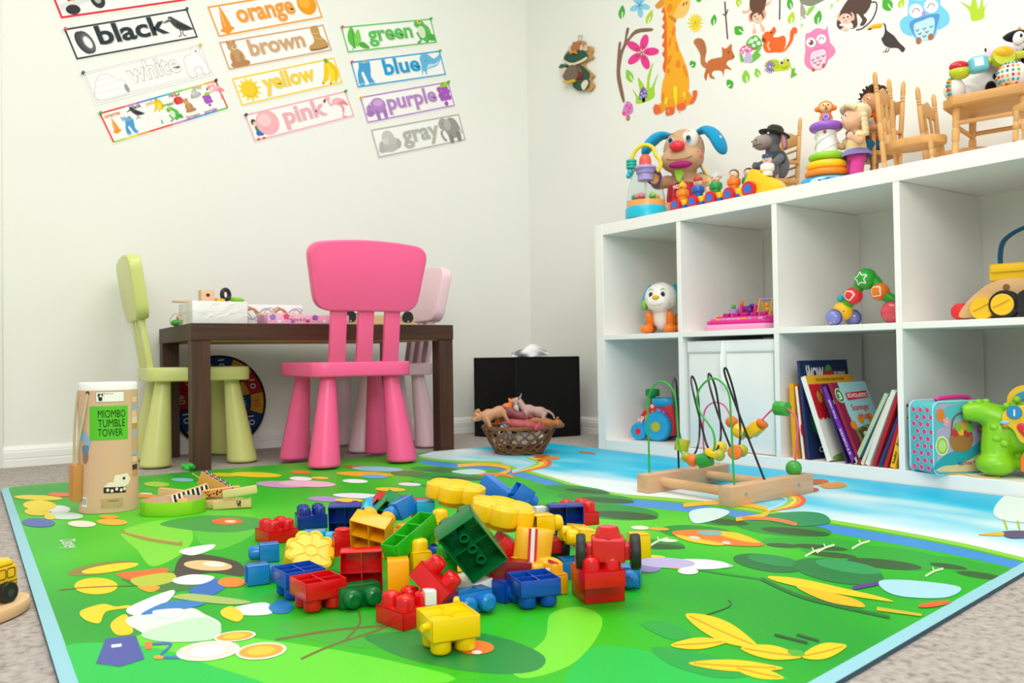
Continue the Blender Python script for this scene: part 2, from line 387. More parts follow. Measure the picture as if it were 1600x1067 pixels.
mp('3d9a42', [(250, 820), (310, 806), (390, 808), (420, 820), (350, 832)], 1); me_('ef6a2a', 355, 815, 24, 5, 0, 4); me_('f2d9b0', 360, 815, 9, 2, 0, 5)
# bright garden scatter: leaves, petals, pebbles, a blue bag, plates
me_('8c8038', 160, 888, 55, 9, -8, 2); me_('f7d61e', 172, 888, 45, 6, -8, 3); me_('f5cf1c', 150, 916, 34, 13, 0, 3); ml('7c6a1a', [(92, 922), (140, 918), (240, 914)], 1.6, 4)
mp('3e7c38', [(190, 905), (240, 893), (300, 895), (330, 910), (260, 925)], 2); mp('ee6a2c', [(182, 897), (215, 892), (262, 888), (250, 900), (205, 906)], 3); mp('b9c63a', [(205, 905), (265, 895), (272, 908), (225, 918)], 4); mp('f2a52a', [(215, 917), (250, 917), (235, 926)], 4)
mp('f4f4f0', [(280, 862), (300, 855), (335, 851), (328, 860), (300, 868)], 4); mp('463f33', [(285, 868), (330, 868), (375, 880), (380, 900), (330, 895), (275, 902)], 3)
me_('e8c48a', 325, 884, 38, 8, 3, 5); me_('f8ecd8', 335, 882, 18, 4, 3, 6); mp('f1f4f6', [(270, 906), (300, 898), (335, 902), (315, 913), (280, 913)], 5)
mp('2d6cc0', [(298, 920), (340, 905), (352, 918), (325, 932), (300, 928)], 4); me_('ee8a2a', 362, 910, 22, 8, 0, 5)
mp('f7d11d', [(126, 955), (160, 944), (180, 948), (200, 946), (202, 950), (166, 956), (155, 974), (132, 968)], 3); mp('f5cd1d', [(173, 975), (195, 960), (205, 975), (206, 990), (182, 992)], 3)
mp('eef3f3', [(200, 950), (265, 923), (270, 932), (240, 955), (210, 962)], 4); mp('dcebe0', [(200, 965), (290, 950), (320, 960), (345, 975), (330, 990), (260, 1000), (215, 985)], 3); mp('bfe0c0', [(222, 990), (310, 965), (345, 980), (330, 1000), (255, 1003)], 4)
mp('2f7fc8', [(220, 960), (265, 940), (320, 942), (300, 950), (250, 958)], 5); mp('a8bf6a', [(270, 933), (300, 928), (390, 940), (360, 945), (290, 938)], 5); mp('f4f6f6', [(365, 950), (415, 942), (425, 958), (400, 962), (375, 960)], 4); mp('f5cf2a', [(345, 955), (362, 948), (380, 960), (372, 972), (350, 965)], 5); mp('2b7fbf', [(420, 948), (440, 937), (458, 945), (450, 958), (428, 958)], 5)
mp('f0f4f2', [(240, 955), (285, 952), (275, 966), (248, 965)], 6)
mp('4a55a5', [(165, 998), (212, 993), (226, 1030), (188, 1042), (150, 1037)], 4, False); mp('d9dde6', [(174, 1008), (190, 1006), (190, 1011), (174, 1013)], 5, False)
mp('f07a35', [(226, 1004), (236, 1003), (238, 1014), (228, 1016)], 5, False); ml('3a6fb8', [(238, 1007), (268, 1007), (250, 1026), (280, 1028)], 4, 5, 3); me_('f0a03a', 248, 1028, 8, 3, 0, 6)
for x, y, a, b in ((325, 1018, 50, 15), (408, 1018, 40, 13), (367, 995, 33, 8)):
    me_('f6efe2', x, y, a, b, -6, 6); me_('f2a63a' if x > 350 else 'f3d9cf', x, y, a*.88, b*.82, -6, 7); me_('f7c63a' if x > 350 else 'f3eef0', x, y, a*.55, b*.55, -6, 8)
# yellow leaves front right, generic
Y1 = 'f5cc12'
def leaf(u, v, a, b, rot, h=Y1):
    c, q = math.cos(R(rot)), math.sin(R(rot)); f = lambda x, y: (u+a*x*c-b*y*q, v+a*x*q+b*y*c)
    mp(h, [f(-1, 0), f(-.55, -.75), f(.05, -1), f(.6, -.6), f(1, .05), f(.55, .7), f(0, 1), f(-.6, .7)], 5); ml('c99a10', [f(-.9, 0), f(0, .08), f(.85, .02)], 2.2, 6, 4)
leaf(1128, 986, 62, 16, 24); leaf(1092, 1006, 44, 9, -4); leaf(1205, 1020, 48, 11, 8); leaf(1150, 1041, 74, 9, 3); leaf(1186, 1052, 40, 9, 12); leaf(1288, 1018, 36, 12, -14); me_('4fae2f', 1244, 1021, 14, 5, 10, 6)
mp('17a23a', [(1000, 975), (1040, 972), (1080, 992), (1050, 1000)], 2); mp('14a03c', [(1020, 1012), (1100, 1022), (1190, 1048), (1130, 1060), (1050, 1040)], 2)
ml('3a3f20', [(1102, 962), (1140, 948), (1138, 938)], 1.6, 4); ml('2b4a2a', [(1210, 992), (1262, 1005)], 4, 4, 2); ml('2b4a2a', [(1245, 992), (1280, 1002)], 4, 4, 2)
mp(Y1, [(1202, 901), (1250, 905), (1310, 918), (1370, 932), (1395, 941), (1330, 932), (1260, 920), (1210, 908)], 6); mp('e8b90f', [(1245, 917), (1330, 935), (1350, 950), (1290, 940)], 7); ml('1f6a2c', [(1190, 905), (1260, 935), (1390, 965)], 5, 5); mp('a8d8e6', [(1375, 908), (1430, 908), (1500, 918), (1480, 934), (1420, 934), (1385, 925)], 6); ml('c9b51e', [(1370, 952), (1440, 962)], [6, 4], 7); ml('5a3d8c', [(1332, 920), (1372, 912)], 6, 8, 3); me_('e8602a', 1460, 945, 26, 4, -8, 8)
# small vehicle-like pebbles, balloon, rainbows, signs
mp('e87a2a', [(1050, 832), (1090, 828), (1140, 832), (1190, 848), (1185, 854), (1130, 852), (1075, 845)], 6); mp('f5c51c', [(1110, 832), (1150, 833), (1188, 848), (1160, 846)], 7); mp('f5c51c', [(1055, 836), (1090, 842), (1130, 850), (1120, 853), (1075, 846)], 7); mp('7fb0b5', [(1090, 831), (1120, 830), (1128, 836), (1100, 837)], 8); me_('c9d8c8', 1085, 841, 9, 2.6, 6, 8); me_('c9d8c8', 1135, 849, 7, 2.4, 6, 8)
for k, h in enumerate(['f0603a', 'f2a03a', 'f5e03c', '8fd06a', 'a9dcf0']):
    ml(h, [(800, 737+k*.0), (850-k*5, 728-k*.5), (858-k*6, 722+k*.1), (838-k*6, 716)], 6.5-k*.7, 5+k*.5)
    ml(h, [(1200, 797), (1246-k*6, 790-k*.5), (1256-k*7, 780), (1235-k*7, 773)], 6-k*.6, 5+k*.5)
ml('f2bb2a', [(715, 728), (760, 726), (795, 732), (785, 740), (760, 745)], 5, 6); ml('ef7a3a', [(745, 741), (785, 742), (802, 746)], 4, 6); mp('bfe0dc', [(705, 737), (740, 733), (760, 738), (735, 742)], 6)
ml('f2bb2a', [(1068, 790), (1120, 786), (1170, 790), (1200, 797), (1190, 806), (1150, 812)], 6, 6); ml('ef7a3a', [(1160, 810), (1210, 812), (1245, 820)], 5, 6); mp('cfe8e4', [(1078, 800), (1110, 794), (1140, 800), (1120, 812), (1085, 818)], 6); mp('1f8f5a', [(1190, 808), (1240, 800), (1285, 803), (1295, 818), (1240, 822)], 5)
for x, y, k in ((852, 712, 1), (1285, 752, 1.7)): mp('c8622a', [(x-16*k, y), (x-4*k, y-2*k), (x+6*k, y), (x-2*k, y+3*k), (x-14*k, y+3*k)], 6); mp('e0953a', [(x-2*k, y+3*k), (x+16*k, y+1*k), (x+22*k, y+5*k), (x+4*k, y+7*k)], 7); me_('c8622a', x-10*k, y+8*k, 7*k, 2*k, 0, 6)
ml('b56a4a', [(905, 706), (930, 709)], 3, 6, 2)
# pale balloon at the right margin
mp('e4f3f0', [(1552, 800), (1570, 775), (1605, 768), (1640, 790), (1620, 815), (1570, 814)], 6); ml('b9c43a', [(1568, 812), (1574, 828)], 3, 7, 2); ml('b9c43a', [(1590, 814), (1593, 828)], 3, 7, 2); mp('5a4a78', [(1565, 832), (1600, 830), (1630, 838), (1580, 842)], 7); mp('f2b53a', [(1528, 836), (1565, 832), (1565, 838)], 7)
# distant bright bits
for x, y, a, b, h in ((400, 742, 40, 4, 'f2d21a'), (350, 742, 22, 3, 'e8c21a'), (590, 733, 40, 4, '8fc9df'), (570, 741, 45, 4, 'f0b02a'), (470, 738, 16, 2.5, 'ef7a2a'), (500, 747, 14, 2, 'f0c52a'), (440, 757, 40, 5, 'cf9ac8'), (480, 756, 45, 5, 'e8b7d0'), (470, 748, 18, 3, 'f0f0f5'), (555, 752, 20, 3, 'f3f3f5'), (510, 780, 30, 4, 'a58fcf'), (560, 775, 40, 4, 'e6e4f2'), (545, 782, 22, 3, 'f2c93a'), (610, 765, 24, 3, 'f0c22a'), (640, 757, 18, 2.6, 'e8e0ea'), (690, 735, 30, 3, '4a6a3a'), (640, 740, 30, 4, '4f7a3a'), (585, 745, 20, 3, '5fb0dc'), (560, 730, 24, 2.4, 'c45a3a'), (1000, 825, 14, 3, 'f2f0dc'), (1030, 827, 16, 2.4, 'f0a83a'), (1045, 845, 14, 2.4, 'e8ecd8'), (1040, 880, 46, 8, 'b9b0dc'), (1090, 882, 50, 8, 'e2e2f0'), (1060, 886, 26, 3.4, 'f0b83a'), (1012, 888, 20, 7, '8f80c0'), (1075, 893, 16, 5, 'f4f4f4'), (1020, 871, 20, 3, 'f2d23a'), (1120, 884, 26, 4, 'c3bce6'), (60, 778, 38, 4, 'e8cf22'), (62, 790, 26, 8, 'f2d81c'), (95, 773, 20, 3, 'ef6a3a'), (58, 800, 20, 6, 'f2d21c'), (92, 796, 18, 6, 'eef2f0'), (100, 806, 30, 6, 'cfe5d8'), (78, 808, 9, 4, 'f5d21c'), (60, 817, 26, 7, '4a62b0'), (128, 819, 22, 5, 'f5ead8'), (175, 816, 24, 5, 'f0b43a'), (170, 808, 16, 3, 'f0a03a'), (245, 757, 20, 4, 'a7d03a'), (285, 750, 18, 3, '7fc8c8'), (225, 775, 22, 3, 'ef8a2a'), (228, 772, 10, 1.6, 'f4f2e8'), (740, 1012, 32, 11, 'ee7f2c'), (730, 1010, 8, 3, 'fbf3ec'), (745, 1020, 8, 3, 'fbf3ec')): me_(h, x, y, a, b, 2, 4+rnd.random())
for pts, h in (([(262, 738), (285, 731), (320, 740), (330, 745), (300, 752)], '2e9a2e'),): mp(h, pts, 2)
ml('e6d84a', [(300, 740), (312, 748), (308, 756)], 1.6, 5); ml('1f8a2c', [(640, 752), (710, 775)], 2, 3, 3); ml('1f8a2c', [(1010, 868), (1090, 890), (1190, 905)], 3, 2)
g.m(mm('f6f8f4')); fy = at(108, 850, 2, ZM); 
DX = (at(115, 856, 2, ZM)-at(104, 842, 2, ZM)); DX.z = 0; DX.normalize(); DY = V((-DX.y, DX.x, 0))
g.text('Disney', frame_fn((fy.x, fy.y, ZM), DX, DY, .00012), 0, -.01, .035, w=.085, h=6, shear=.2)
tag(MATG.build('play_mat', flat=False), 'large foam play mat printed with green hills and blue sky, lying on the carpet', 'mat')
# ------------------------------------------------------------------ table
M_TB = mt('4c2e1a', 'w', st=(4, 90, 90), d=.6); M_TB2 = mt('50301f', 'w', st=(90, 90, 4), d=.6)
ZT = .434
tl = V((-1.643, .368, ZT)); ta = R(-3.7); TW, TD = .862, .51
tab = empty('children_table', (tl.x, tl.y, 0), (0, 0, math.degrees(ta)), label='low dark brown wooden table with thick square legs against the back wall', cat='table')
G(M_TB).box(0, TW, 0, TD, ZT-.05, ZT).build('table_top', tab, bev=.001, seg=1)
G(mt('c9a05a', 'w')).box(.056, TW-.056, .01, TD-.01, ZT-.053, ZT-.0502).build('underside_board', tab)
for x in (.001, TW-.054):
    for y in (.003, TD-.056): G(M_TB2).box(x, x+.053, y, y+.053, .0005, ZT-.0502).build('leg', tab, bev=.001, seg=1)
# ------------------------------------------------------------------ plastic chairs (seat faces +y, back at -y)
def chair(mat, label, loc, rz):
    t = empty('child_chair', loc, (0, 0, rz), label=label, cat='chair', group='small plastic chairs around the table')
    def seatout(wf, wb, y0, y1): return [V((x, y, 0)) for x, y in ((-wb, y0), (wb, y0), (wf, y1), (-wf, y1))]
    def rnd4(P, rr, n=6):
        o = []
        for i in range(4):
            a, b, c = P[i-1], P[i], P[(i+1) % 4]; u, w_ = (a-b).normalized(), (c-b).normalized()
            for k in range(n+1): q = k/n; o.append(b+u*rr*(1-q)**2+w_*rr*q**2)
        return [(p.x, p.y) for p in o]
    s = G(mat); s.prism(rnd4(seatout(.185, .150, -.150, .150), .05), .262, .305)
    s.build('seat', t, bev=.006, seg=3)
    for sx in (-1, 1):
        for sy, wx in ((-1, .108), (1, .128)):
            q = G(mat); X0_ = V((sx*(wx-.012), sy*.100, .262)); X1_ = V((sx*(wx+.012), sy*.128, 0.0005))
            q.lathe([(.030, 0), (.044, .006), (.046, .010), (.046, .014), (.0225, .262), (.0225, .268)], 28)
            for i, p in enumerate(q.v):
                k = p.z/.265; q.v[i] = V((p.x+X1_.x+(X0_.x-X1_.x)*k, p.y+X1_.y+(X0_.y-X1_.y)*k, p.z+.0005))
            q.build('leg', t)
    tilt = T(0, -.136, .30) @ rotm(9, 0, 0)
    for x in (-.082, 0, .082):
        q = G(mat).at(tilt); q.box(x-.0240, x+.0240, -.009, .009, -.006, .172); q.build('back_slat', t, bev=.003)
    q = G(mat).at(tilt @ rotm(90, 0, 0))
    o2 = []
    P = [V((-.152, .155, 0)), V((.152, .155, 0)), V((.184, .345, 0)), V((0, .362, 0)), V((-.184, .345, 0))]
    base = rnd4([P[0], P[1], P[2], P[4]], .045, 7)
    base = [(x, y+(.016*(1-(x/.184)**2) if y > .30 else (0))) for x, y in base]
    # extra points across the arched top edge
    top = [(x, .345+.016*(1-(x/.184)**2)) for x in [.12-.024*i for i in range(11)]]
    i0 = max(i for i, p in enumerate(base) if p[0] > .12 and p[1] > .30)
    base = base[:i0+1]+top+base[i0+1:]
    q.prism(base, -.019, .019); q.build('backrest', t, bev=.006, seg=3)
    return t
chair(mt('fb6197', 'p'), 'hot pink plastic child chair in front of the table, its back to the camera', (-1.205, .243, .0087), -7)
chair(mt('d6dc86', 'p'), 'lime green plastic child chair at the left end of the table', (-1.560, .668, 0), -96)
chair(mt('f6d3dc', 'p'), 'pale pink plastic child chair behind the right end of the table', (-.895, .628, 0), 83)
# ------------------------------------------------------------------ colour word posters on the back wall
PW = mt('f7f7f3', 'm', r=.45)
def z1(x, y): return (60+x/4.4444, y/4.4444)
def z2(x, y): return (380+x/4.2105, y/4.2105)
def poster(word, hx, TL, TR, BR, BL, pics, label, pins=(), text=(2.05, .5, .62, 2.3), txc=None, border=None):
    P = [at(q[0], q[1], 1, YC) for q in (TL, TR, BR, BL)]
    c = sum(P, V())/4; ex = ((P[1]-P[0])+(P[2]-P[3])); w = ex.length/2; ex.normalize(); h = ((P[3]-P[0]).length+(P[2]-P[1]).length)/2
    ey = V((-ex.z, 0, ex.x)); ey = ey if ey.z > 0 else -ey
    O = c-ex*w/2-ey*h/2+V((0, -.0016, 0)); W = w/h
    t = empty('color_poster', c, label=label, cat='poster', group='paper color word posters')
    fr = frame_fn(O-V(c), ex*h, ey*h, .00012); fn = lambda x, y, k=0.0: (lambda q: V((q.x, -abs(.0)+q.y*1, q.z)))(fr(x, y, k))
    q = G(PW); a = [fn(x, y) for x, y in ((0, 0), (W, 0), (W, 1), (0, 1))]; b = [p+V((0, .0011, 0)) for p in a]
    q.add(a+b, [(0, 1, 2, 3), (7, 6, 5, 4)]+[(i, (i+1) % 4, 4+(i+1) % 4, 4+i) for i in range(4)])
    m0, bw = .055, .055
    if border != 'rainbow':
        q.m(mt(border or hx, 'm')); q.line([(m0, m0), (W-m0, m0), (W-m0, 1-m0), (m0, 1-m0)], bw if word != 'white' else .012, fn, 1, True)
        if word == 'white': q.line([(m0+.05, m0+.06), (W-m0-.05, m0+.06), (W-m0-.05, 1-m0-.05), (m0+.05, 1-m0-.05)], .01, fn, 1, True)
    else:
        rb = ['e8503c', 'e8503c', 'd77fc0', '8a7fe0', '3f9fe8', '3fb8d8', '6fc85a', 'a8d84a', 'f2d23c', 'f2a03c', 'ee5a3c']
        n = 30
        for i in range(n):
            for k, yy in ((0, 1-m0), (7, m0)):
                q.m(mt(rb[int((i/n*10+k) % 10)], 'm')); x0 = m0+(W-2*m0)*i/n; q.line([(x0, yy), (x0+(W-2*m0)/n, yy)], bw, fn, 1)
        q.m(mt('e8503c', 'm')); q.line([(m0, m0), (m0, 1-m0)], bw, fn, 1); q.line([(W-m0, m0), (W-m0, 1-m0)], bw, fn, 1)
    q.build('paper', t, flat=True)
    if word:
        x, y, sz, tw = text; q = G(mt('8f8f88' if word in ('white',) else txc or hx, 'm'))
        q.text(word, fn, x*W/4.1, y-.25*sz, sz*1.28, w=tw*W/4.1, bold=.03, h=3)
        if word == 'white': q.m(PW); q.text(word, fn, x*W/4.1, y-.25*sz, sz*1.28, w=tw*.985*W/4.1, bold=.012, h=4)
        else:
            q2 = G(mt('d9d6cf', 'm')); q2.text(word, fn, x*W/4.1+.02, y-.25*sz-.02, sz*1.28, w=tw*W/4.1, bold=.045, h=2); q.v += q2.v; b0 = len(q.v)-len(q2.v); q.ms += q2.ms; q.f += [[i+b0 for i in f] for f in q2.f]; q.mi += [1]*len(q2.f)
        q.build('lettering', t, flat=True)
    for nm, dr in pics:
        q = G(); dr(q, fn, W); q.build(nm, t, flat=True)
    for cx, hh in pins:
        q = G(mt(hh, 'p')); x, y = {'tl': (.06, .95), 'tr': (W-.06, .95)}[cx]; p0 = fn(x, y, 2); q.cyl(p0, p0+V((0, -.003, 0)), .0045); q.ln(p0+V((0, -.003, 0)), p0+V((0, -.012, 0)), [(.003, 0), (.0028, .5), (.005, 1)], 12); q.build('push_pin', t)
def A(*ops):                                         # drawing from a list of shapes
    def d(q, fn, W):
        k = 3
        for o in ops:
            q.m(mt(o[1], 'm')); k += .5
            if o[0] == 'e': q.poly(circ((W+o[2]) if o[2] < 0 else o[2], *o[3:]), fn, k)
            elif o[0] == 'p': q.poly(sm([((W+x) if x < 0 else x, y) for x, y in o[2]], 5), fn, k)
            elif o[0] == 'P': q.poly([((W+x) if x < 0 else x, y) for x, y in o[2]], fn, k)
            elif o[0] == 'l': q.line(sm([((W+x) if x < 0 else x, y) for x, y in o[2]], 5, False), o[3], fn, k)
            elif o[0] == 't': q.text(o[2], fn, o[3], o[4], o[5], bold=.02, h=k)
    return d
def sh_(ops, dx, dy, s, base=0): # move and scale a drawing
    o2 = []
    for o in ops:
        if o[0] == 'e': o2.append((o[0], o[1], o[2]*s+dx, o[3]*s+dy, o[4]*s, (o[5] if len(o) > 5 else o[4])*s, *(o[6:])))
        elif o[0] in 'pP': o2.append((o[0], o[1], [(x*s+dx, y*s+dy) for x, y in o[2]]))
        elif o[0] == 'l': o2.append((o[0], o[1], [(x*s+dx, y*s+dy) for x, y in o[2]], o[3]*s))
    return o2
CROW = [('p', '4a4a4c', [(.28, .78), (.38, .82), (.46, .76), (.62, .62), (.95, .34), (.86, .3), (.6, .32), (.42, .44), (.32, .62)]), ('p', '6a6a6c', [(.06, .64), (.28, .74), (.3, .66)]), ('p', '353537', [(.5, .6), (.9, .36), (.7, .36), (.5, .46)]), ('l', '6a6a6c', [(.52, .36), (.5, .2), (.4, .16)], .035), ('l', '6a6a6c', [(.6, .34), (.58, .18), (.66, .15)], .035), ('e', 'f4f4f0', .33, .73, .018)]
TIRE = [('e', '3f4143', .34, .48, .2, .36, 12), ('e', '4f5153', .42, .48, .22, .36, 12), ('e', '6a6c6e', .47, .47, .17, .28, 12), ('e', 'f4f4f0', .46, .47, .1, .19, 12)]
IGLOO = [('p', 'c8ccca', [(.05, .12), (.1, .5), (.35, .78), (.62, .76), (.82, .55), (.95, .5), (1.02, .2), (.98, .1)]), ('p', 'f8f9f7', [(.065, .13), (.115, .5), (.36, .765), (.61, .745), (.81, .54), (.94, .48), (1.0, .2), (.97, .115)]), ('e', '9aa0a0', .95, .25, .06, .13), ('l', 'd6dad8', [(.1, .3), (.8, .3)], .012), ('l', 'd6dad8', [(.1, .48), (.82, .5)], .012), ('l', 'd6dad8', [(.25, .65), (.7, .66)], .012)]
PBEAR = [('p', 'b8bcbc', [(.05, .1), (.05, .5), (.15, .72), (.38, .76), (.42, .9), (.6, .95), (.7, .85), (.66, .7), (.72, .4), (.72, .08), (.5, .08), (.5, .3), (.3, .3), (.28, .08)]), ('p', 'f9f9f7', [(.065, .115), (.065, .5), (.16, .705), (.385, .745), (.43, .885), (.6, .935), (.685, .845), (.645, .7), (.705, .4), (.705, .095), (.515, .095), (.515, .315), (.285, .315), (.265, .095)]), ('e', '555555', .56, .8, .03, .025), ('e', '777777', .5, .87, .012), ('e', '777777', .6, .87, .012)]
CONE = [('P', 'ee9a2c', [(.06, .2), (.3, .06), (.58, .22), (.34, .34)]), ('p', 'f29a34', [(.3, .88), (.35, .88), (.48, .26), (.33, .18), (.17, .24)]), ('l', 'f7bb6a', [(.31, .84), (.27, .3)], .05)]
ORANGE = [('e', 'f2a01e', .4, .55, .34, .36), ('e', 'f7b53c', .34, .62, .2, .2)]
BEAR = [('e', 'c89a6c', .4, .36, .26, .32), ('e', 'b8865a', .28, .16, .2, .1), ('e', 'b8865a', .58, .16, .2, .1), ('e', 'c89a6c', .34, .76, .17, .17), ('e', 'b8865a', .22, .9, .05), ('e', 'b8865a', .45, .9, .05), ('e', 'e2bd92', .38, .7, .09, .07), ('e', '4a3526', .4, .72, .03, .025), ('l', 'b8865a', [(.25, .5), (.24, .25)], .1), ('l', 'b8865a', [(.54, .5), (.52, .25)], .1)]
BOOT = [('p', 'c79a5c', [(.35, .92), (.65, .95), (.66, .6), (.8, .4), (.82, .2), (.4, .16), (.08, .18), (.1, .32), (.34, .46)]), ('l', '8f6a3c', [(.08, .17), (.45, .15), (.82, .19)], .06), ('l', 'e8c690', [(.36, .6), (.56, .5), (.7, .5)], .02), ('l', 'e8c690', [(.36, .72), (.62, .7)], .02)]
BANANA = [('p', 'f2cf1e', [(.42, .9), (.5, .9), (.5, .6), (.38, .3), (.12, .14), (.06, .2), (.2, .4)]), ('p', 'f6dc34', [(.46, .9), (.55, .9), (.66, .55), (.58, .22), (.4, .08), (.34, .14), (.48, .45)]), ('p', 'f0c81a', [(.5, .9), (.58, .92), (.82, .6), (.78, .3), (.62, .1), (.56, .16), (.66, .5)]), ('p', '7fae3a', [(.42, .98), (.54, .98), (.56, .84), (.44, .84)]), ('e', '5a4a2a', .08, .16, .03), ('e', '5a4a2a', .38, .1, .03)]
BALLOON = [('p', '3f9a4a', [(.12, .5), (.22, .56), (.28, .36), (.14, .34)]), ('e', '5a3a2a', .14, .66, .09, .11), ('e', 'f2cdb4', .17, .6, .07, .08), ('p', '3f6fc8', [(.12, .34), (.3, .34), (.34, .18), (.12, .2)]), ('l', 'f2cdb4', [(.14, .2), (.1, .12)], .05), ('e', 'c8343c', .1, .08, .07, .03), ('e', 'c8343c', .3, .08, .07, .03), ('e', 'f4b4bc', .62, .54, .42, .42), ('e', 'f8ccd2', .54, .64, .24, .22)]
FLAM = [('e', 'f4b4bc', .58, .66, .26, .14, -10), ('p', 'ee8a94', [(.5, .6), (.8, .66), (.92, .46), (.7, .54)]), ('l', 'f4b4bc', [(.38, .66), (.26, .6), (.2, .74), (.26, .86), (.16, .84)], .08), ('e', 'f4b4bc', .18, .84, .1, .08), ('p', '4a4a4a', [(.1, .86), (.0, .8), (.04, .72), (.1, .8)]), ('l', 'e8929c', [(.6, .54), (.66, .3), (.56, .12), (.7, .1)], .04), ('l', 'e8929c', [(.66, .54), (.7, .36), (.58, .3)], .04)]
LEAF = [('p', '5fbf4a', [(.3, .14), (.1, .4), (.16, .72), (.38, .94), (.46, .6), (.38, .3)]), ('p', '7fd05a', [(.4, .2), (.36, .5), (.62, .84), (.66, .5), (.56, .3)]), ('p', '4fae3c', [(.48, .28), (.7, .36), (.92, .12), (.66, .12)]), ('l', '3f8a34', [(.16, .1), (.3, .3), (.36, .8)], .025)]
FROG = [('e', '5fbf5a', .55, .46, .3, .34), ('e', '5fbf5a', .4, .8, .24, .16), ('e', 'f2d84a', .42, .9, .09), ('e', '333333', .44, .9, .04), ('e', 'd8eccb', .42, .5, .17, .24), ('e', '4fae4a', .82, .26, .16, .14), ('l', '4fae4a', [(.2, .5), (.3, .2), (.12, .1)], .08), ('l', '4fae4a', [(.62, .5), (.66, .2), (.5, .1)], .08), ('l', '4fae4a', [(.76, .2), (.98, .12)], .07), ('l', '3f8f3c', [(.22, .76), (.56, .74)], .02)]
JEANS = [('p', '4aa0d8', [(.3, .94), (.7, .94), (.68, .6), (.62, .36), (.72, .1), (.5, .08), (.4, .4), (.36, .56), (.26, .5), (.3, .12), (.06, .12), (.1, .5), (.22, .74)]), ('l', '6fb8e4', [(.3, .9), (.7, .9)], .08), ('e', 'd8b83c', .5, .9, .05), ('l', '8fc8ea', [(.08, .14), (.3, .14)], .06), ('l', '8fc8ea', [(.5, .12), (.72, .12)], .06)]
WHALE = [('p', '6ab8e2', [(.02, .12), (.1, .5), (.1, .78), (.28, .94), (.5, .9), (.75, .7), (1.1, .86), (1.0, .6), (.8, .42), (.5, .36), (.3, .3), (.24, .12), (.14, .3)]), ('p', 'bfe0f2', [(.3, .34), (.5, .4), (.8, .46), (.96, .6), (.7, .5), (.45, .52)]), ('e', '2f4a5a', .34, .66, .025)]
HIPPO = [('e', 'b88acb', .58, .56, .32, .28), ('e', 'b88acb', .26, .46, .2, .2), ('e', 'a878bf', .18, .34, .16, .12), ('p', 'a878bf', [(.4, .4), (.54, .4), (.54, .08), (.42, .08)]), ('p', 'a878bf', [(.7, .4), (.86, .4), (.84, .08), (.72, .08)]), ('e', 'd8b8e4', .26, .66, .05), ('e', '4a3a54', .22, .56, .025), ('e', 'd0a8de', .6, .66, .2, .12)]
GRAPE = [('e', 'a85ac0', .5+.16*(i % 3-1)+.04*(i//3 % 2), .74-.12*(i//3), .1) for i in range(12)]+[('e', 'a85ac0', .5, .18, .09), ('e', 'c58ad8', .42, .66, .04), ('e', 'c58ad8', .58, .5, .04), ('p', 'a4cf3c', [(.4, .82), (.6, .98), (.9, .9), (.66, .8)]), ('l', '7f9a3a', [(.5, .84), (.6, .98)], .04)]
CLOUD = [('e', 'b8b8b4', .3, .36, .22, .2), ('e', 'c8c8c4', .5, .6, .24, .26), ('e', 'b0b0ac', .75, .38, .2, .18), ('e', 'bcbcb8', .5, .3, .3, .16), ('e', 'd4d4d0', .4, .52, .14, .12), ('e', 'c4c4c0', .64, .5, .16, .14), ('e', 'b4b4b0', .16, .26, .12, .1)]
ELEPH = [('e', '9a9a98', .62, .54, .3, .36), ('e', 'a8a8a6', .3, .7, .2, .22), ('e', 'b8b8b4', .46, .68, .13, .2), ('l', '9a9a98', [(.22, .62), (.14, .4), (.2, .2), (.28, .16)], .09), ('p', '8a8a88', [(.4, .3), (.56, .3), (.56, .04), (.42, .04)]), ('p', '8a8a88', [(.72, .36), (.9, .36), (.88, .06), (.74, .06)]), ('l', '8a8a88', [(.9, .6), (.98, .3)], .03), ('e', '3a3a3a', .26, .74, .02), ('l', 'f0eee6', [(.2, .56), (.1, .5)], .04)]
TRUCK = [('P', 'd8343c', [(.25, .3), (1.15, .42), (1.2, 1.0), (.25, .95)]), ('P', 'b8c4c8', [(.25, .62), (.75, .66), (.75, .9), (.25, .86)]), ('P', 'e2e4e2', [(.02, .22), (.85, .36), (.85, .5), (.02, .36)]), ('e', '3a3a3c', .95, .36, .17, .22), ('e', 'b8b8b8', .95, .36, .08, .1), ('e', '3a3a3c', .3, .2, .17, .12), ('e', '3a3a3c', 1.35, .55, .13, .2), ('e', 'f2a03c', .4, .44, .04), ('e', 'f2a03c', .7, .5, .04)]
APPLE = [('e', 'd8343c', .4, .44, .24, .28), ('e', 'e04a4a', .62, .44, .24, .28), ('l', '6a4a2a', [(.5, .66), (.54, .9)], .05), ('p', '5fae3c', [(.54, .8), (.8, .96), (.76, .78)])]
def sunp(q, fn, W):
    q.m(mt('f6d83c', 'm')); q.poly(star(.5, .5, .28, .44, 12), fn, 3); q.m(mt('e8b41e', 'm')); q.poly(circ(.5, .5, .26), fn, 4); q.m(mt('f6cf34', 'm')); q.poly(circ(.49, .51, .235), fn, 4.5)
def end(ops, wd=1.0):                                # drawing at the right end
    return lambda q, fn, W: A(*sh_(ops, W-wd-.04, 0, 1))(q, fn, W)
def beg(ops): return A(*sh_(ops, .08, 0, 1))
poster('red', 'e0343f', (72, -33), (275, -58), z1(1022, 15), z1(135, 140), [('fire_truck_picture', beg(TRUCK)), ('apple_picture', end(APPLE))], 'poster of the color word in red, cut by the top edge above the black one', text=(2.42, .5, .62, 1.5))
poster('black', '2f3a40', z1(165, 195), z1(1035, 55), z1(1115, 265), z1(262, 425), [('tire_picture', beg(TIRE)), ('crow_picture', end(CROW))], 'poster of the word black with a tire and a crow', (('tl', 'e05a5a'), ('tr', '24324a')))
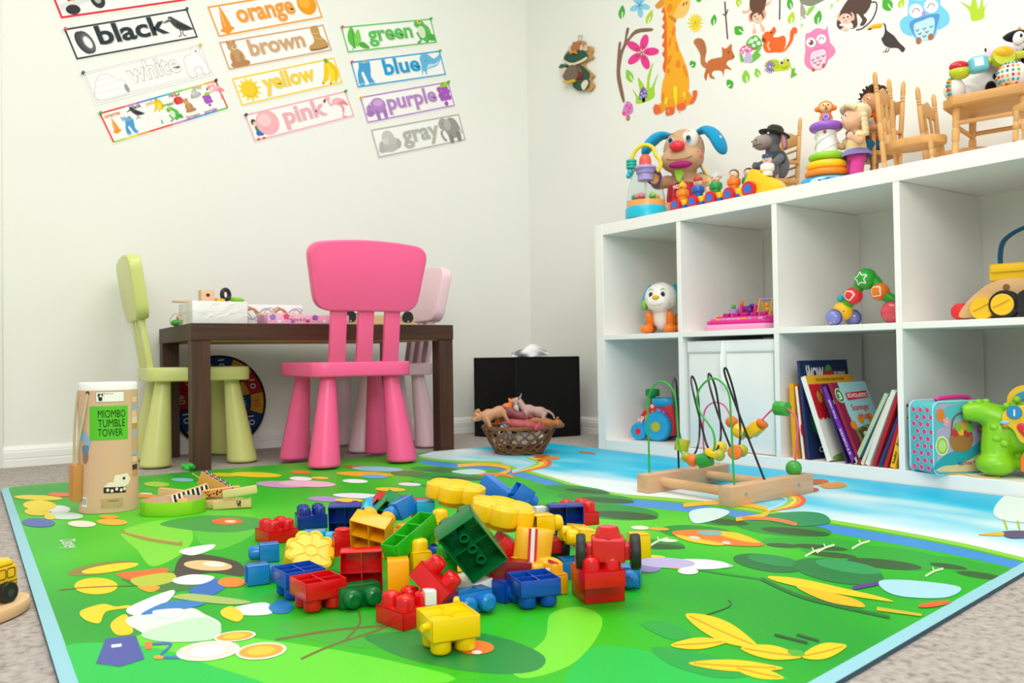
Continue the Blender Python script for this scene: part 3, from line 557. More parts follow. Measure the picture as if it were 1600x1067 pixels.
poster('white', 'b0b4b4', z1(292, 497), z1(1135, 300), z1(1218, 515), z1(392, 737), [('igloo_picture', A(*sh_(IGLOO, .1, 0, 1))), ('polar_bear_picture', end(PBEAR, .8))], 'poster of the word white with an igloo and a polar bear', (('tl', '2f5a5a'), ('tr', 'f2d23c')), text=(2.2, .5, .62, 1.75))
def allc(q, fn, W):
    for ops, x, y, s in ((CONE, .12, .22, .55), (JEANS, .5, .08, .52), (CROW, .75, .42, .55), (IGLOO, 1.2, .1, .48), (BANANA, 1.55, .5, .45), (FROG, 1.85, .1, .5), (APPLE, 2.2, .5, .42), (BEAR, 2.45, .22, .5), (CLOUD, 2.8, .55, .4), (GRAPE, 3.05, .2, .5), (FLAM, 3.4, .3, .6)):
        A(*sh_(ops, x, y, s))(q, fn, W)
    for wd, hx, x, y in (('orange', 'e8803c', .36, .82), ('blue', '3f8fd0', .7, .62), ('black', '333333', 1.1, .86), ('yellow', 'f0c02a', 1.65, .84), ('green', '3fae4a', 2.05, .66), ('red', 'd8343c', 2.3, .88), ('brown', 'a8805a', 2.65, .12), ('gray', 'a8a8a8', 3.15, .9), ('purple', '9a5ab8', 3.25, .12), ('pink', 'f09aa8', 3.6, .84)):
        q.m(mt(hx, 'm')); q.text(wd, fn, x, y-.05, .17, bold=.02, h=9)
poster('', 'e8503c', z1(412, 775), z1(1232, 553), z1(1332, 752), z1(512, 1010), [('color_pictures', allc)], 'rainbow bordered poster of ten small color pictures, lowest of the left column', (('tl', '3fae4a'), ('tr', '2f2f34')), border='rainbow')
poster('orange', 'f2a03c', (323, 11), (492.5, -20), z2(517, 130), (339, 58.5), [('traffic_cone_picture', beg(CONE)), ('orange_fruit_picture', end(ORANGE, .8))], 'poster of the word orange with a traffic cone and a fruit', text=(2.0, .5, .62, 2.2))
poster('brown', 'd2a67c', z1(1245, 285), z2(533, 158), z2(585, 335), z1(1318, 497), [('bear_picture', beg(BEAR)), ('boot_picture', end(BOOT, .9))], 'poster of the word brown with a bear and a boot', text=(2.05, .5, .6, 2.15))
poster('yellow', 'f4d235', z1(1337, 540), z2(605, 372), z2(655, 550), z1(1405, 745), [('sun_picture', sunp), ('banana_picture', end(BANANA, .85))], 'poster of the word yellow with a sun and bananas', text=(2.05, .5, .6, 2.05))
poster('pink', 'f0b0bc', z2(5, 750), z2(680, 590), z2(733, 770), z2(65, 942), [('balloon_picture', A(*sh_(BALLOON, .1, 0, 1))), ('flamingo_picture', end(FLAM, 1.0))], 'poster of the word pink with a balloon and a flamingo', (('tl', '2a3a34'), ('tr', '2fae5a')), text=(2.2, .5, .62, 1.7))
poster('green', '5cc25a', z2(635, 172), z2(1235, 118), z2(1280, 285), z2(683, 355), [('leaf_picture', beg(LEAF)), ('frog_picture', end(FROG, 1.0))], 'poster of the word green with leaves and a frog', (('tl', 'e05a6a'), ('tr', '4fb84a')), text=(2.05, .5, .62, 2.0))
poster('blue', '1fa0d8', z2(700, 402), z2(1297, 328), z2(1337, 497), z2(747, 585), [('jeans_picture', beg(JEANS)), ('whale_picture', end(WHALE, 1.1))], 'poster of the word blue with jeans and a whale', (('tl', 'e05a6a'), ('tr', '4fb84a')), text=(2.15, .5, .62, 1.65))
poster('purple', 'b887cc', z2(760, 632), z2(1355, 532), z2(1393, 700), z2(812, 820), [('hippo_picture', beg(HIPPO)), ('grape_picture', end(GRAPE, .85))], 'poster of the word purple with a hippo and grapes', (('tl', 'f2d23c'), ('tr', '4fb84a')), text=(2.2, .5, .6, 2.25))
poster('gray', 'b4b8b0', z2(832, 852), z2(1420, 740), z2(1470, 930), z2(885, 1045), [('cloud_picture', beg(CLOUD)), ('elephant_picture', end(ELEPH, 1.05))], 'poster of the word gray with a cloud and an elephant', text=(2.1, .5, .62, 1.7))
# ------------------------------------------------------------------ wall stickers (right wall)
WF = plane_fn(0, 0, -1, .0002)
def a3(x, y): return (860+x/4.2105, y/4.2105)
def a4(x, y): return (1220+x/4.2105, y/4.2105)
class Stk:
    def __init__(s, cv): s.g = G(); s.cv = cv; s.k = 1.0
    def p(s, h, pts, smooth=True, n=5):
        s.g.m(mt(h, 'm')); s.k += .5; q = sm([V((*s.cv(x, y), 0)) for x, y in pts], n) if smooth else [s.cv(x, y) for x, y in pts]; s.g.poly([(a[0], a[1]) for a in q], WF, s.k); return s
    def e(s, h, cx, cy, rx, ry=None, rot=0): s.g.m(mt(h, 'm')); s.k += .5; s.g.poly([s.cv(x, y) for x, y in circ(cx, cy, rx, ry, rot)], WF, s.k); return s
    def l(s, h, pts, w):
        s.g.m(mt(h, 'm')); s.k += .5; q = sm([V((*s.cv(x, y), 0)) for x, y in pts], 5, False); s.g.line([(a[0], a[1]) for a in q], [w/4.21*(1 if not hasattr(w, '__len__') else 1)]*len(q), WF, s.k); return s
    def end(s, name, label, group='wall stickers of the animal scene', cat='wall sticker'): return tag(s.g.build(name, flat=True), label, cat, group)
LG, DG, YG = '8fd04a', '4fae3c', 'b4d83c'
LEAVES = [(a3, 470, 80, 22, 46, 8, DG, 'green leaf sticker highest on the left, above the branch'), (a3, 652, 112, 20, 50, 22, YG, 'yellow-green leaf sticker left of the giraffe head'), (a3, 520, 500, 26, 46, -22, LG, 'light green leaf sticker beside the grass tuft under the magenta flower'),
 (a3, 937, 422, 26, 22, 70, DG, 'small green leaf sticker left of the brown squirrel tail'), (a3, 1075, 132, 20, 38, 10, DG, 'green leaf sticker right of the yellow daisy'), (a3, 1238, 200, 34, 34, -40, DG, 'dark green leaf sticker under the hanging monkey hand'),
 (a3, 1182, 552, 34, 24, 70, DG, 'green leaf sticker lowest, below the brown squirrel'), (a3, 1286, 505, 28, 44, 0, LG, 'light green leaf sticker below the mushrooms'), (a3, 1362, 480, 22, 32, -15, LG, 'light green leaf sticker left of the purple daisy'),
 (a3, 1238, 15, 20, 32, -10, YG, 'yellow-green leaf sticker at the top edge left of the monkey'), (a4, 60, 25, 22, 40, -8, DG, 'green leaf sticker at the top edge right of the stick'), (a4, 70, 118, 24, 42, 15, YG, 'yellow-green leaf sticker above the orange squirrel tail'),
 (a4, 245, 115, 26, 48, 15, DG, 'green leaf sticker above the pink owl'), (a4, 335, 45, 8, 22, 5, LG, 'tiny green leaf sticker right of the koala tail'), (a4, 138, 172, 7, 20, 5, LG, 'tiny green leaf sticker between orange squirrel and pink owl'),
 (a4, 376, 8, 8, 18, 5, YG, 'tiny leaf sticker at the top edge left of the brown monkey'), (a4, 700, 30, 38, 46, -25, DG, 'big green leaf sticker between the monkey and the blue owl'), (a4, 793, 22, 22, 34, 22, YG, 'yellow-green leaf sticker just left of the blue owl head')]
for cv, x, y, a, b, r, h, lab in LEAVES:
    s = Stk(cv); c, q = math.cos(R(r)), math.sin(R(r)); f = lambda u, v: (x+u*a*c-v*b*q, y+u*a*q+v*b*c)
    s.p(h, [f(-.1, -1), f(.75, -.45), f(.95, .2), f(.35, .95), f(-.5, .8), f(-.95, .2), f(-.7, -.4)]); s.l('f4f6ee', [f(.45, 1.0), f(.25, .45), f(.2, -.05)], 7); s.end('leaf_sticker', lab, 'leaf stickers on the right wall')
s = Stk(a3); s.p('8a6a55', [(500, 190), (520, 190), (505, 260), (560, 195), (665, 185), (665, 206), (560, 225), (490, 320), (465, 420), (462, 500), (490, 655), (474, 668), (445, 560), (435, 470), (448, 290), (466, 282), (462, 330), (485, 280)], n=3); s.end('branch_sticker', 'brown tree branch sticker curving over the magenta flower')
def petals(s, h, cx, cy, r0, r1, k, rot, ctr, hc):
    s.p(h, flower(cx, cy, r0, r1, k, rot, 8), False)
    if ctr: s.e(hc, cx, cy, ctr)
s = Stk(a3)
for i in range(5): aa = R(i*72-75); s.e('ee3f94', 602+62*math.cos(aa), 343+68*math.sin(aa), 52, 27, i*72-75)
for i in range(5): aa = R(i*72-75); s.l('b8642c', [(602, 345), (602+38*math.cos(aa), 345+38*math.sin(aa))], 5); s.e('8a5a2c', 602+40*math.cos(aa), 345+40*math.sin(aa), 7)
s.end('flower_sticker', 'magenta five petal flower sticker under the brown branch')
s = Stk(a3)
for i in range(5): aa = R(i*72-60); s.e('8fd0ee', 588+34*math.cos(aa), 34+46*math.sin(aa), 36, 19, i*72-60)
for i in range(5): aa = R(i*72-60); s.l('4a86b0', [(588, 34), (588+24*math.cos(aa), 34+30*math.sin(aa))], 4)
s.end('flower_sticker', 'pale blue flower sticker at the top edge left of the giraffe')
s = Stk(a3)
for i in range(14): aa = R(i*360/14); s.e('f4d81c', 955+30*math.cos(aa), 152+40*math.sin(aa), 24, 6, math.degrees(math.atan2(40*math.sin(aa), 30*math.cos(aa))))
s.e('f4d81c', 955, 152, 18, 22); s.e('a8c83c', 955, 150, 9, 11); s.end('flower_sticker', 'yellow daisy sticker right of the giraffe neck')
s = Stk(a3)
for i in range(12): aa = R(i*30+10); s.e('9a6ac0', 1446+22*math.cos(aa), 442+28*math.sin(aa), 17, 4.5, math.degrees(math.atan2(28*math.sin(aa), 22*math.cos(aa))))
s.e('9a6ac0', 1446, 442, 12, 14); s.e('8fd0ee', 1446, 440, 8, 9); s.end('flower_sticker', 'purple daisy sticker left of the frog')
s = Stk(a3); s.p('a8d83c', [(570, 685), (562, 640), (540, 585), (585, 640), (590, 610), (575, 510), (615, 560), (630, 600), (640, 500), (678, 405), (655, 520), (660, 580), (712, 475), (685, 570), (680, 645)], n=3); s.end('grass_sticker', 'lime grass tuft sticker at the giraffe left foot')
s = Stk(a3); s.p('b8865a', [(605, 640), (622, 640), (622, 668), (606, 672)]); s.p('8a5aa8', [(583, 655), (590, 600), (612, 572), (635, 600), (637, 640), (612, 645)])
for x, y in ((600, 615), (622, 602), (612, 630), (628, 628), (594, 640)): s.e('8fc8e8', x, y, 7)
s.end('mushroom_sticker', 'small purple mushroom sticker in front of the grass tuft')
s = Stk(a3); s.p('b8865a', [(503, 752), (520, 756), (524, 785), (510, 796), (498, 788)]); s.p('d88ac8', [(472, 752), (488, 690), (510, 665), (540, 690), (543, 735), (510, 762)])
for x, y, r in ((485, 748, 13), (505, 695, 9), (522, 712, 9), (512, 735, 8), (534, 690, 6)): s.e('ee4fa8', x, y, r)
s.end('mushroom_sticker', 'pink mushroom sticker at the foot of the brown branch')
s = Stk(a3); gx = 'f6ae2a'
s.p('ee6a2c', [(748, 40), (730, 80), (748, 90), (736, 130), (750, 145), (733, 180), (750, 200), (732, 245), (748, 262), (734, 300), (750, 320), (735, 360), (750, 385), (738, 440), (752, 480), (775, 470), (775, 40)], n=3)
s.p('e8963a', [(700, 20), (690, 45), (715, 58), (750, 30), (745, -10)]); s.p(gx, [(750, -60), (900, -60), (915, 40), (880, 110), (825, 130), (832, 270), (900, 450), (915, 560), (905, 620), (920, 690), (760, 700), (730, 660), (735, 560), (765, 420), (765, 150), (748, 30)])
s.p('f6c86a', [(800, 125), (840, 40), (885, -20), (918, 0), (912, 60), (880, 108), (840, 122)]); s.p('d8862c', [(778, 100), (826, 122), (822, 150), (785, 120)]); s.e('a8744a', 877, 28, 6, 14, 20); s.e('a8744a', 897, 20, 6, 12, 20)
for x, y, a, b, r in ((786, 52, 16, 28, 20), (812, 205, 12, 34, 10), (786, 280, 9, 32, 8), (832, 305, 8, 34, -5), (780, 395, 12, 34, 25), (842, 420, 15, 26, 10), (776, 465, 10, 18, 5), (892, 480, 7, 30, -20), (740, 640, 9, 30, 10), (765, 180, 6, 20, 0), (880, 440, 7, 14, 0)): s.e('ee8a2a', x, y, a, b, r)
for q in ([(812, 580), (838, 580), (834, 690), (822, 690)], [(775, 640), (760, 650), (748, 700), (768, 700)], [(875, 610), (892, 610), (898, 655), (884, 655)]): s.p('f4e02c', q)
s.p('f2a02a', [(752, 680), (725, 680), (700, 720), (720, 750), (765, 710)]); s.p('ee6a3a', [(690, 690), (678, 715), (685, 745), (705, 752), (735, 725), (710, 690)])
s.p('f2a02a', [(905, 600), (935, 640), (930, 680), (890, 655)]); s.p('ee6a3a', [(940, 600), (968, 598), (960, 650), (935, 684), (920, 672), (938, 640)])
s.p('f2a02a', [(775, 660), (818, 660), (815, 720), (770, 720)]); s.p('ee6a3a', [(768, 712), (815, 705), (818, 740), (795, 755), (762, 757)]); s.p('f2a02a', [(840, 650), (880, 640), (888, 690), (840, 700)]); s.p('ee6a3a', [(838, 690), (885, 675), (894, 708), (870, 724), (838, 724)])
for x0 in (780, 850): s.l('f6b85a', [(x0, 720), (x0+3, 745)], 6)
s.end('giraffe_sticker', 'tall orange spotted giraffe sticker, its head cut by the top edge')
def stick(cv, pts, lab, tw=()):
    s = Stk(cv); s.l('5a4a3c', pts, 10)
    for q in tw: s.l('5a4a3c', q, 8)
    s.end('stick_sticker', lab)
stick(a3, [(1148, 10), (1155, 120), (1166, 258)], 'thin dark twig sticker between yellow daisy and monkey', ([(1156, 105), (1133, 92)], [(1157, 95), (1168, 62)]))
stick(a3, [(1510, -10), (1508, 130)], 'plain dark stick sticker at the top edge right of the monkey')
s = Stk(a3); s.p('c07a52', [(1020, 450), (990, 420), (985, 360), (960, 310), (942, 280), (955, 255), (990, 252), (1015, 275), (1028, 330), (1018, 395), (1035, 425)]); s.p('c8703c', [(1020, 465), (1040, 400), (1100, 380), (1130, 370), (1128, 310), (1145, 320), (1165, 312), (1192, 288), (1195, 330), (1212, 370), (1200, 390), (1170, 400), (1160, 425), (1195, 460), (1150, 455), (1138, 505), (1128, 470), (1080, 465), (1062, 490), (1085, 520), (1050, 512), (1040, 480), (1025, 530), (1012, 505)], n=4)
for q in ([(965, 270), (990, 300), (1000, 360)], [(985, 262), (1008, 300), (1012, 360)]): s.l('9a5a3a', q, 4)
s.e('3a2a20', 1172, 345, 5); s.e('3a2a20', 1208, 372, 5); s.end('squirrel_sticker', 'brown squirrel sticker with raised tail under the yellow daisy')
s = Stk(a3)
s.p('8a8a3c', [(1290, 300), (1300, 262), (1355, 235), (1388, 270), (1380, 310), (1340, 330)]); s.p('5fb848', [(1296, 300), (1300, 262), (1325, 240), (1352, 232), (1380, 255), (1392, 300), (1355, 318)]); s.p('6fc04a', [(1245, 320), (1250, 400), (1275, 405), (1262, 360)]); s.p('6fc04a', [(1310, 410), (1340, 345), (1392, 310), (1370, 345), (1385, 365), (1340, 405)])
s.p('c8b8e0', [(1290, 350), (1318, 350), (1330, 400), (1290, 415), (1272, 400)]); s.p('ee5aa8', [(1248, 355), (1255, 315), (1285, 298), (1320, 310), (1332, 330), (1300, 345)])
for x, y, r in ((1270, 325, 9), (1292, 315, 9), (1312, 325, 8), (1280, 345, 8), (1258, 345, 6)): s.e('f8e8f2', x, y, r)
for x, y, r in ((1325, 270, 15), (1352, 258, 14), (1372, 285, 14), (1340, 300, 12), (1310, 280, 8)): s.e('d8f0d8', x, y, r)
s.end('mushroom_sticker', 'pink and green spotted mushroom pair sticker below the monkey')
s = Stk(a3); s.p('f2b8a0', [(1330, 60), (1300, 85), (1268, 90), (1265, 68), (1295, 70), (1325, 30)]); s.p('f2b8a0', [(1410, 30), (1440, 10), (1458, 0), (1440, 30), (1415, 45)]); s.p('6a4a3a', [(1330, -40), (1420, -40), (1412, 50), (1395, 80), (1330, 80), (1310, 30)])
s.p('f2b8a0', [(1335, 150), (1350, 190), (1355, 215), (1338, 225), (1328, 210), (1340, 185)]); s.p('f2b8a0', [(1378, 150), (1395, 165), (1412, 190), (1400, 215), (1388, 195)]); s.e('e89a80', 1318, 115, 14, 30); s.e('e89a80', 1406, 95, 12, 30); s.e('6a4a3a', 1360, 108, 44, 42); s.e('f4c8b0', 1362, 120, 34, 34); s.e('3a2a20', 1348, 108, 6); s.e('3a2a20', 1374, 95, 6); s.l('8a5a4a', [(1355, 128), (1372, 124)], 4); s.end('monkey_sticker', 'brown monkey sticker hanging upside down at the top edge')
s = Stk(a4); s.p('ee6a2c', [(15, 345), (55, 270), (62, 210), (85, 178), (108, 190), (105, 220), (90, 225), (78, 270), (45, 320)]); s.p('ee6a2c', [(-118, 300), (-95, 345), (-40, 345), (15, 338), (35, 270), (20, 235), (-20, 245), (-50, 240), (-30, 205), (-45, 175), (-70, 205), (-100, 210), (-125, 245), (-100, 262)]); s.e('3a2a20', -62, 215, 6); s.p('8a4a2a', [(-125, 255), (-105, 250), (-98, 275), (-118, 278)]); s.l('f6d0b0', [(-70, 335), (-85, 300), (-75, 275)], 8); s.end('squirrel_sticker', 'orange squirrel sticker holding a nut above the frog')
s = Stk(a4); s.p('6fb83c', [(65, 512), (70, 460), (60, 430), (78, 452), (95, 445), (92, 475), (108, 490), (80, 508)]); s.p('c8d83c', [(-120, 468), (-60, 455), (-20, 440), (40, 440), (50, 460), (-20, 470)]); s.p('b8cc2c', [(-105, 430), (-90, 405), (-50, 390), (-10, 400), (10, 430), (-25, 455), (-80, 450)]); s.e('d0dc3c', 40, 400, 20, 22); s.p('c4d433', [(-5, 430), (10, 395), (40, 392), (65, 420), (55, 450), (10, 460)]); s.e('f4f0dc', 5, 412, 15); s.e('f4f0dc', 48, 396, 14); s.e('6a3a2a', 8, 414, 10); s.e('6a3a2a', 48, 398, 9); s.l('8a7a2a', [(5, 440), (28, 448), (50, 432)], 4); s.end('frog_sticker', 'yellow-green frog sticker beside a green leaf, left of the pink owl')
def owl(pts_body, cb, cbelly, wing, belly, eyes, beak, feet, ticks, lab, wink, brow):
    s = Stk(a4)
    for q in wing[0]: s.p(cb[1], q)
    s.p(cb[0], pts_body); s.p(cb[2], wing[1]); s.p(cbelly, belly)
    for x, y, r in eyes: s.e('fbeff2', x, y, r*1.06); s.e('ffffff', x, y, r)
    for i, (x, y, r) in enumerate(eyes):
        if i == 0 and not wink: s.e(brow, x, y, r*.55, r*.6); s.e('ffffff', x-8, y-6, 6)
        else: s.l(brow, [(x-r*.55, y+r*.35), (x-r*.2, y-r*.3), (x+r*.3, y-r*.3), (x+r*.55, y+r*.1)], 5)
    s.p(beak[0], beak[1])
    for x, y, a, b, r in feet: s.e('b0704c', x, y, a, b, r)
    for x, y in ticks: s.l(brow, [(x-10, y-4), (x, y+5), (x+12, y-8)], 4)
    s.end('owl_sticker', lab)
owl([(165, 225), (190, 215), (240, 185), (290, 195), (308, 170), (312, 215), (325, 280), (318, 370), (290, 440), (230, 462), (185, 440), (165, 370), (160, 290)], ('f08ab8', 'f08ab8', 'e0609a'), 'fbd4e8', ([[(165, 330), (155, 400), (170, 440), (205, 450), (190, 330)], [(310, 280), (350, 310), (360, 345), (330, 380), (295, 395)]], [(200, 340), (290, 315), (305, 380), (285, 440), (225, 455), (190, 400)]), [(200, 350), (240, 330), (290, 325), (300, 380), (280, 440), (230, 455), (195, 410)], [(200, 280, 30), (268, 258, 30)], ('d890c8', [(232, 275), (250, 270), (243, 302)]), [(215, 460, 12, 10, 0), (282, 432, 9, 15, 20)], [(210, 395), (245, 380), (280, 368), (225, 412), (260, 400), (248, 425)], 'pink winking owl sticker on the wall', False, '8a4a3a')
owl([(835, 100), (845, -5), (870, 0), (940, 0), (1000, -30), (1045, -40), (1050, 60), (1040, 130), (1030, 200), (1000, 255), (900, 265), (860, 210)], ('7ad0ec', '7ad0ec', '5a9ad8'), 'bde8f4', ([[(845, 110), (790, 130), (785, 180), (810, 220), (870, 230)], [(1035, 40), (1090, 70), (1112, 120), (1095, 165), (1020, 190)]], [(855, 140), (1030, 90), (1035, 150), (1000, 240), (940, 265), (875, 230)]), [(880, 160), (920, 140), (1000, 115), (1012, 170), (995, 240), (950, 268), (900, 250), (878, 205)], [(890, 72, 44), (990, 40, 44)], ('c88ad0', [(928, 85), (950, 75), (945, 115)]), [(908, 268, 18, 23, 10), (988, 242, 18, 22, 25)], [(898, 200), (945, 188), (990, 175), (915, 222), (962, 210), (945, 238)], 'large pale blue owl sticker with closed eyes near the right edge', True, '7a4a3a')
s = Stk(a4); s.p('5a4640', [(400, 60), (440, 0), (480, -40), (590, -40), (592, 30), (565, 80), (545, 100), (568, 130), (545, 168), (520, 165), (535, 130), (500, 90), (505, 165), (470, 190), (420, 175), (390, 195), (368, 165), (375, 110)]); s.l('5a4640', [(580, 20), (625, 15), (630, 60), (600, 130), (540, 185), (495, 198)], 10); s.p('f6f2ee', [(385, 165), (430, 140), (470, 155), (470, 185), (420, 175)]); s.e('f0b8a0', 385, 110, 15, 26, 15); s.e('f0b8a0', 470, 108, 16, 28, -15); s.e('5a4640', 428, 105, 42, 34); s.e('f4c8b4', 428, 125, 42, 36); s.e('3a2a20', 415, 118, 6); s.e('3a2a20', 442, 112, 6); s.l('8a5a4a', [(420, 140), (440, 138)], 4); s.p('f4c8b4', [(400, 195), (415, 180), (450, 195), (432, 205)]); s.end('monkey_sticker', 'dark brown monkey sticker on all fours left of the toucan')
s = Stk(a4); s.p('4a423e', [(662, 175), (670, 155), (690, 160), (700, 200), (745, 235), (780, 280), (818, 318), (800, 345), (770, 318), (720, 315), (680, 295), (658, 240)]); s.p('f6f4f2', [(660, 175), (680, 170), (682, 215), (665, 250), (655, 230)]); s.p('f4ba2c', [(572, 188), (600, 165), (640, 155), (666, 158), (662, 182), (610, 190)]); s.p('3a2a26', [(568, 192), (600, 186), (590, 198)]); s.l('d8862c', [(600, 182), (660, 175)], 5); s.l('4a423e', [(700, 315), (690, 335), (672, 345)], 5); s.l('4a423e', [(716, 315), (706, 338), (690, 342)], 5); s.e('ffffff', 675, 165, 5); s.end('toucan_sticker', 'black toucan sticker with a yellow beak between monkey and blue owl')
s = Stk(a4); s.p('b8d83c', [(1258, 138), (1240, 70), (1180, 10), (1245, 40), (1255, 10), (1270, -30), (1290, 20), (1302, 60), (1318, 0), (1330, -30), (1335, 50), (1365, 10), (1340, 70), (1335, 120)], n=3); s.end('grass_sticker', 'lime grass tuft sticker near the right edge above the toy cow')
s = Stk(a4); s.p('8a8a7c', [(131, 20), (150, 30), (200, 40), (270, 10), (300, -20), (131, -40)]); s.p('a8a48f', [(131, 20), (160, 60), (168, 110), (140, 128), (131, 120)]); s.e('f4f4ee', 140, 118, 8); s.e('f4f4ee', 166, 104, 8); s.p(LG, [(170, 105), (185, 55), (225, 38), (200, 80)]); s.end('koala_sticker', 'grey animal foot sticker cut by the top edge above the orange squirrel')
s = Stk(a3); s.p(DG, [(960, -12), (1000, -12), (985, 12), (965, 12)]); s.end('leaf_sticker', 'sliver of green leaf sticker at the top edge above the yellow daisy', 'leaf stickers on the right wall')
# ------------------------------------------------------------------ wooden wall ornament
def wp(x, y, d): p = at(*a3(x, y), 0, 0); p.x -= d; return p
oc = wp(195, 440, 0); orn = empty('wall_ornament', oc, label='carved wooden ornament of animals in green coats hanging by a wire', cat='ornament')
def slab(name, h, pts, d0, d1, kind='w', bev=.001):
    q = G(mt(h, kind)); a = [(p[0], p[1]) for p in sm([V((*p, 0)) for p in pts], 4)]; n = len(a)
    q.add([wp(x, y, d0)-oc for x, y in a]+[wp(x, y, d1)-oc for x, y in a], [tuple(range(n)), tuple(range(n, 2*n))]+[(i, (i+1) % n, n+(i+1) % n, n+i) for i in range(n)]); return q.build(name, orn, bev=bev, seg=1)
slab('wooden_backing', 'c89a5c', [(130, 330), (170, 285), (215, 270), (240, 280), (240, 305), (285, 310), (290, 340), (280, 360), (295, 385), (245, 410), (240, 440), (280, 480), (300, 500), (280, 530), (300, 565), (270, 605), (220, 590), (190, 600), (160, 560), (130, 500), (95, 470), (110, 420), (100, 380)], .001, .012)
slab('green_coat', '2f5a4c', [(110, 390), (140, 345), (200, 330), (250, 350), (262, 385), (215, 400), (160, 415)], .012, .018, 'm'); slab('green_coat', '2f5a4c', [(205, 430), (240, 450), (275, 490), (262, 525), (215, 530), (225, 480)], .012, .017, 'm'); slab('green_coat', '2f5a4c', [(165, 560), (215, 535), (270, 530), (268, 575), (235, 600), (185, 590)], .012, .017, 'm')
slab('cream_collar', 'e8dcc0', [(100, 395), (160, 420), (215, 405), (262, 380), (255, 400), (210, 425), (150, 438)], .016, .021, 'm'); slab('cream_collar', 'e8dcc0', [(225, 560), (255, 530), (270, 555), (240, 600)], .016, .02, 'm')
slab('fox_head', 'b8764a', [(165, 320), (180, 280), (190, 300), (205, 275), (215, 320), (190, 350)], .014, .024, 'm'); slab('bear_face', 'e8d0b8', [(90, 470), (100, 445), (130, 450), (128, 490), (108, 500)], .012, .026, 'm'); slab('bear_cap', '3f6a5c', [(88, 455), (105, 428), (138, 440), (120, 452)], .014, .029, 'm')
slab('gray_figure', '7a6a5a', [(115, 510), (150, 450), (190, 435), (210, 480), (200, 530), (150, 545)], .012, .03, 'm'); slab('red_vest', '8a2f34', [(205, 480), (235, 485), (230, 520), (205, 520)], .016, .023, 'm'); slab('carrot', 'd8b83c', [(112, 545), (160, 538), (195, 530), (190, 548), (140, 558)], .02, .033, 'm'); slab('bow_tie', 'd8942c', [(155, 345), (178, 340), (200, 348), (200, 362), (178, 355), (158, 365)], .018, .026, 'm')
for x, y in ((148, 325), (225, 318), (252, 322)): slab('ear', 'd8c8b4', [(x-12, y+15), (x, y-20), (x+12, y+15)], .014, .02, 'm')
q = G(mt('6a6a6a', 'p')); q.tube([wp(192, 280, .01)-oc, wp(192, 232, .003)-oc, wp(213, 235, .003)-oc, wp(208, 280, .01)-oc], .0012, 6); q.build('hanging_wire', orn)
# ------------------------------------------------------------------ toys on top of the shelf (local front = -y, right = +x)
ZS = .7645
def root(name, x, u, label, cat, rz=-90, group=None, z=ZS, v=300): return empty(name, (x, at(u, v, 0, x).y, z), (0, 0, rz), label, cat, group)
def blob(name, t, mat, ops, rem=.004, smo=4):        # one continuous soft body grown from overlapping balls and tubes
    q = G(mat)
    for o in ops:
        if o[0] == 'b': q.ball(o[1], o[2], o[3] if len(o) > 3 else (0, 0, 0))
        else: q.tube(sm(o[1], 4, False), [o[2]+(o[3]-o[2])*i/(4*(len(o[1])-1)) for i in range(4*(len(o[1])-1)+1)] if len(o) > 3 else o[2], 10)
    return q.build(name, t, rem=rem, smo=smo)
def eyes(t, pts, r, white=None, iris='1a1a1c', d=(0, -1, 0)):
    d = V(d)
    for p in pts:
        p = V(p)
        if white: G(mt(white, 'p')).ball(p, (r*1.35, r*.5, r*1.5)).build('eye_white', t); p = p+d*r*.35
        G(mt(iris, 'g')).ball(p, (r*.8, r*.45, r)).ball(p+d*r*.4+V((r*.25, 0, r*.35)), r*.001).build('eye', t)
# popper
t = root('popper_toy', -.335, 1009, 'clear dome popper toy with yellow handle at the left end of the shelf top', 'toy', -60)
G(mt('12b9d6', 'p')).lathe([(.062, 0), (.068, .004), (.068, .034), (.064, .041)], 40).build('base', t, ang=50)
G(mt('f2a45a', 'p', r=.25)).lathe([(.0635, .0412), (.062, .060), (.0605, .060), (.058, .0412)], 40).build('tray_ring', t)
G(mt('f4fbfb', 'c')).lathe([(.063, .061), (.061, .075), (.052, .125), (.042, .155), (.034, .168), (.0325, .168), (.040, .155), (.0505, .125), (.0595, .075), (.0615, .061)], 40, cap=False).build('clear_dome', t)
G(mt('b9a3e0', 'p')).lathe([(.026, .150), (.030, .152), (.032, .165), (.036, .169), (.036, .174), (.030, .178), (.022, .178)], 32).lathe([(.022, .128), (.026, .130), (.026, .150), (.022, .150)], 24).build('collar', t)
G(mt('e85a50', 'p')).lathe([(.020, .177), (.020, .196), (.017, .208), (.010, .215), (.001, .217)], 28).build('push_button', t, ang=60)
G(mt('e9dccb', 'p')).lathe([(.004, .06), (.004, .13)], 12).build('plunger', t)
for i, (h, a) in enumerate((('3fb6b8', 200), ('f08a9a', 262), ('8fd05a', 320), ('f2c23c', 30), ('8f7fd0', 120), ('f0a07a', 240))):
    G(mt(h, 'p')).ball((.036*math.cos(R(a)), .036*math.sin(R(a)), .074), .0115).build('popping_ball', t)
G(mt('e8d424', 'p')).tube(sm([(-.040, 0, .165), (-.046, 0, .20), (-.030, 0, .235), (0, 0, .248), (.026, 0, .236), (.036, 0, .21), (.048, 0, .195), (.052, 0, .175), (.040, 0, .155)], 6, False), .0062, 12).build('handle', t)
q = G(mt('1fb0a0', 'p'))
for z in (.178, .188, .198): q.torus((-.047, 0, z), .012, .006)
q.ball((-.047, 0, .188), .013); q.build('rattle', t); G(mt('22b4c8', 'p')).ball((-.050, -.004, .163), (.010, .010, .014)).ball((-.056, -.004, .150), .009).build('rattle', t)
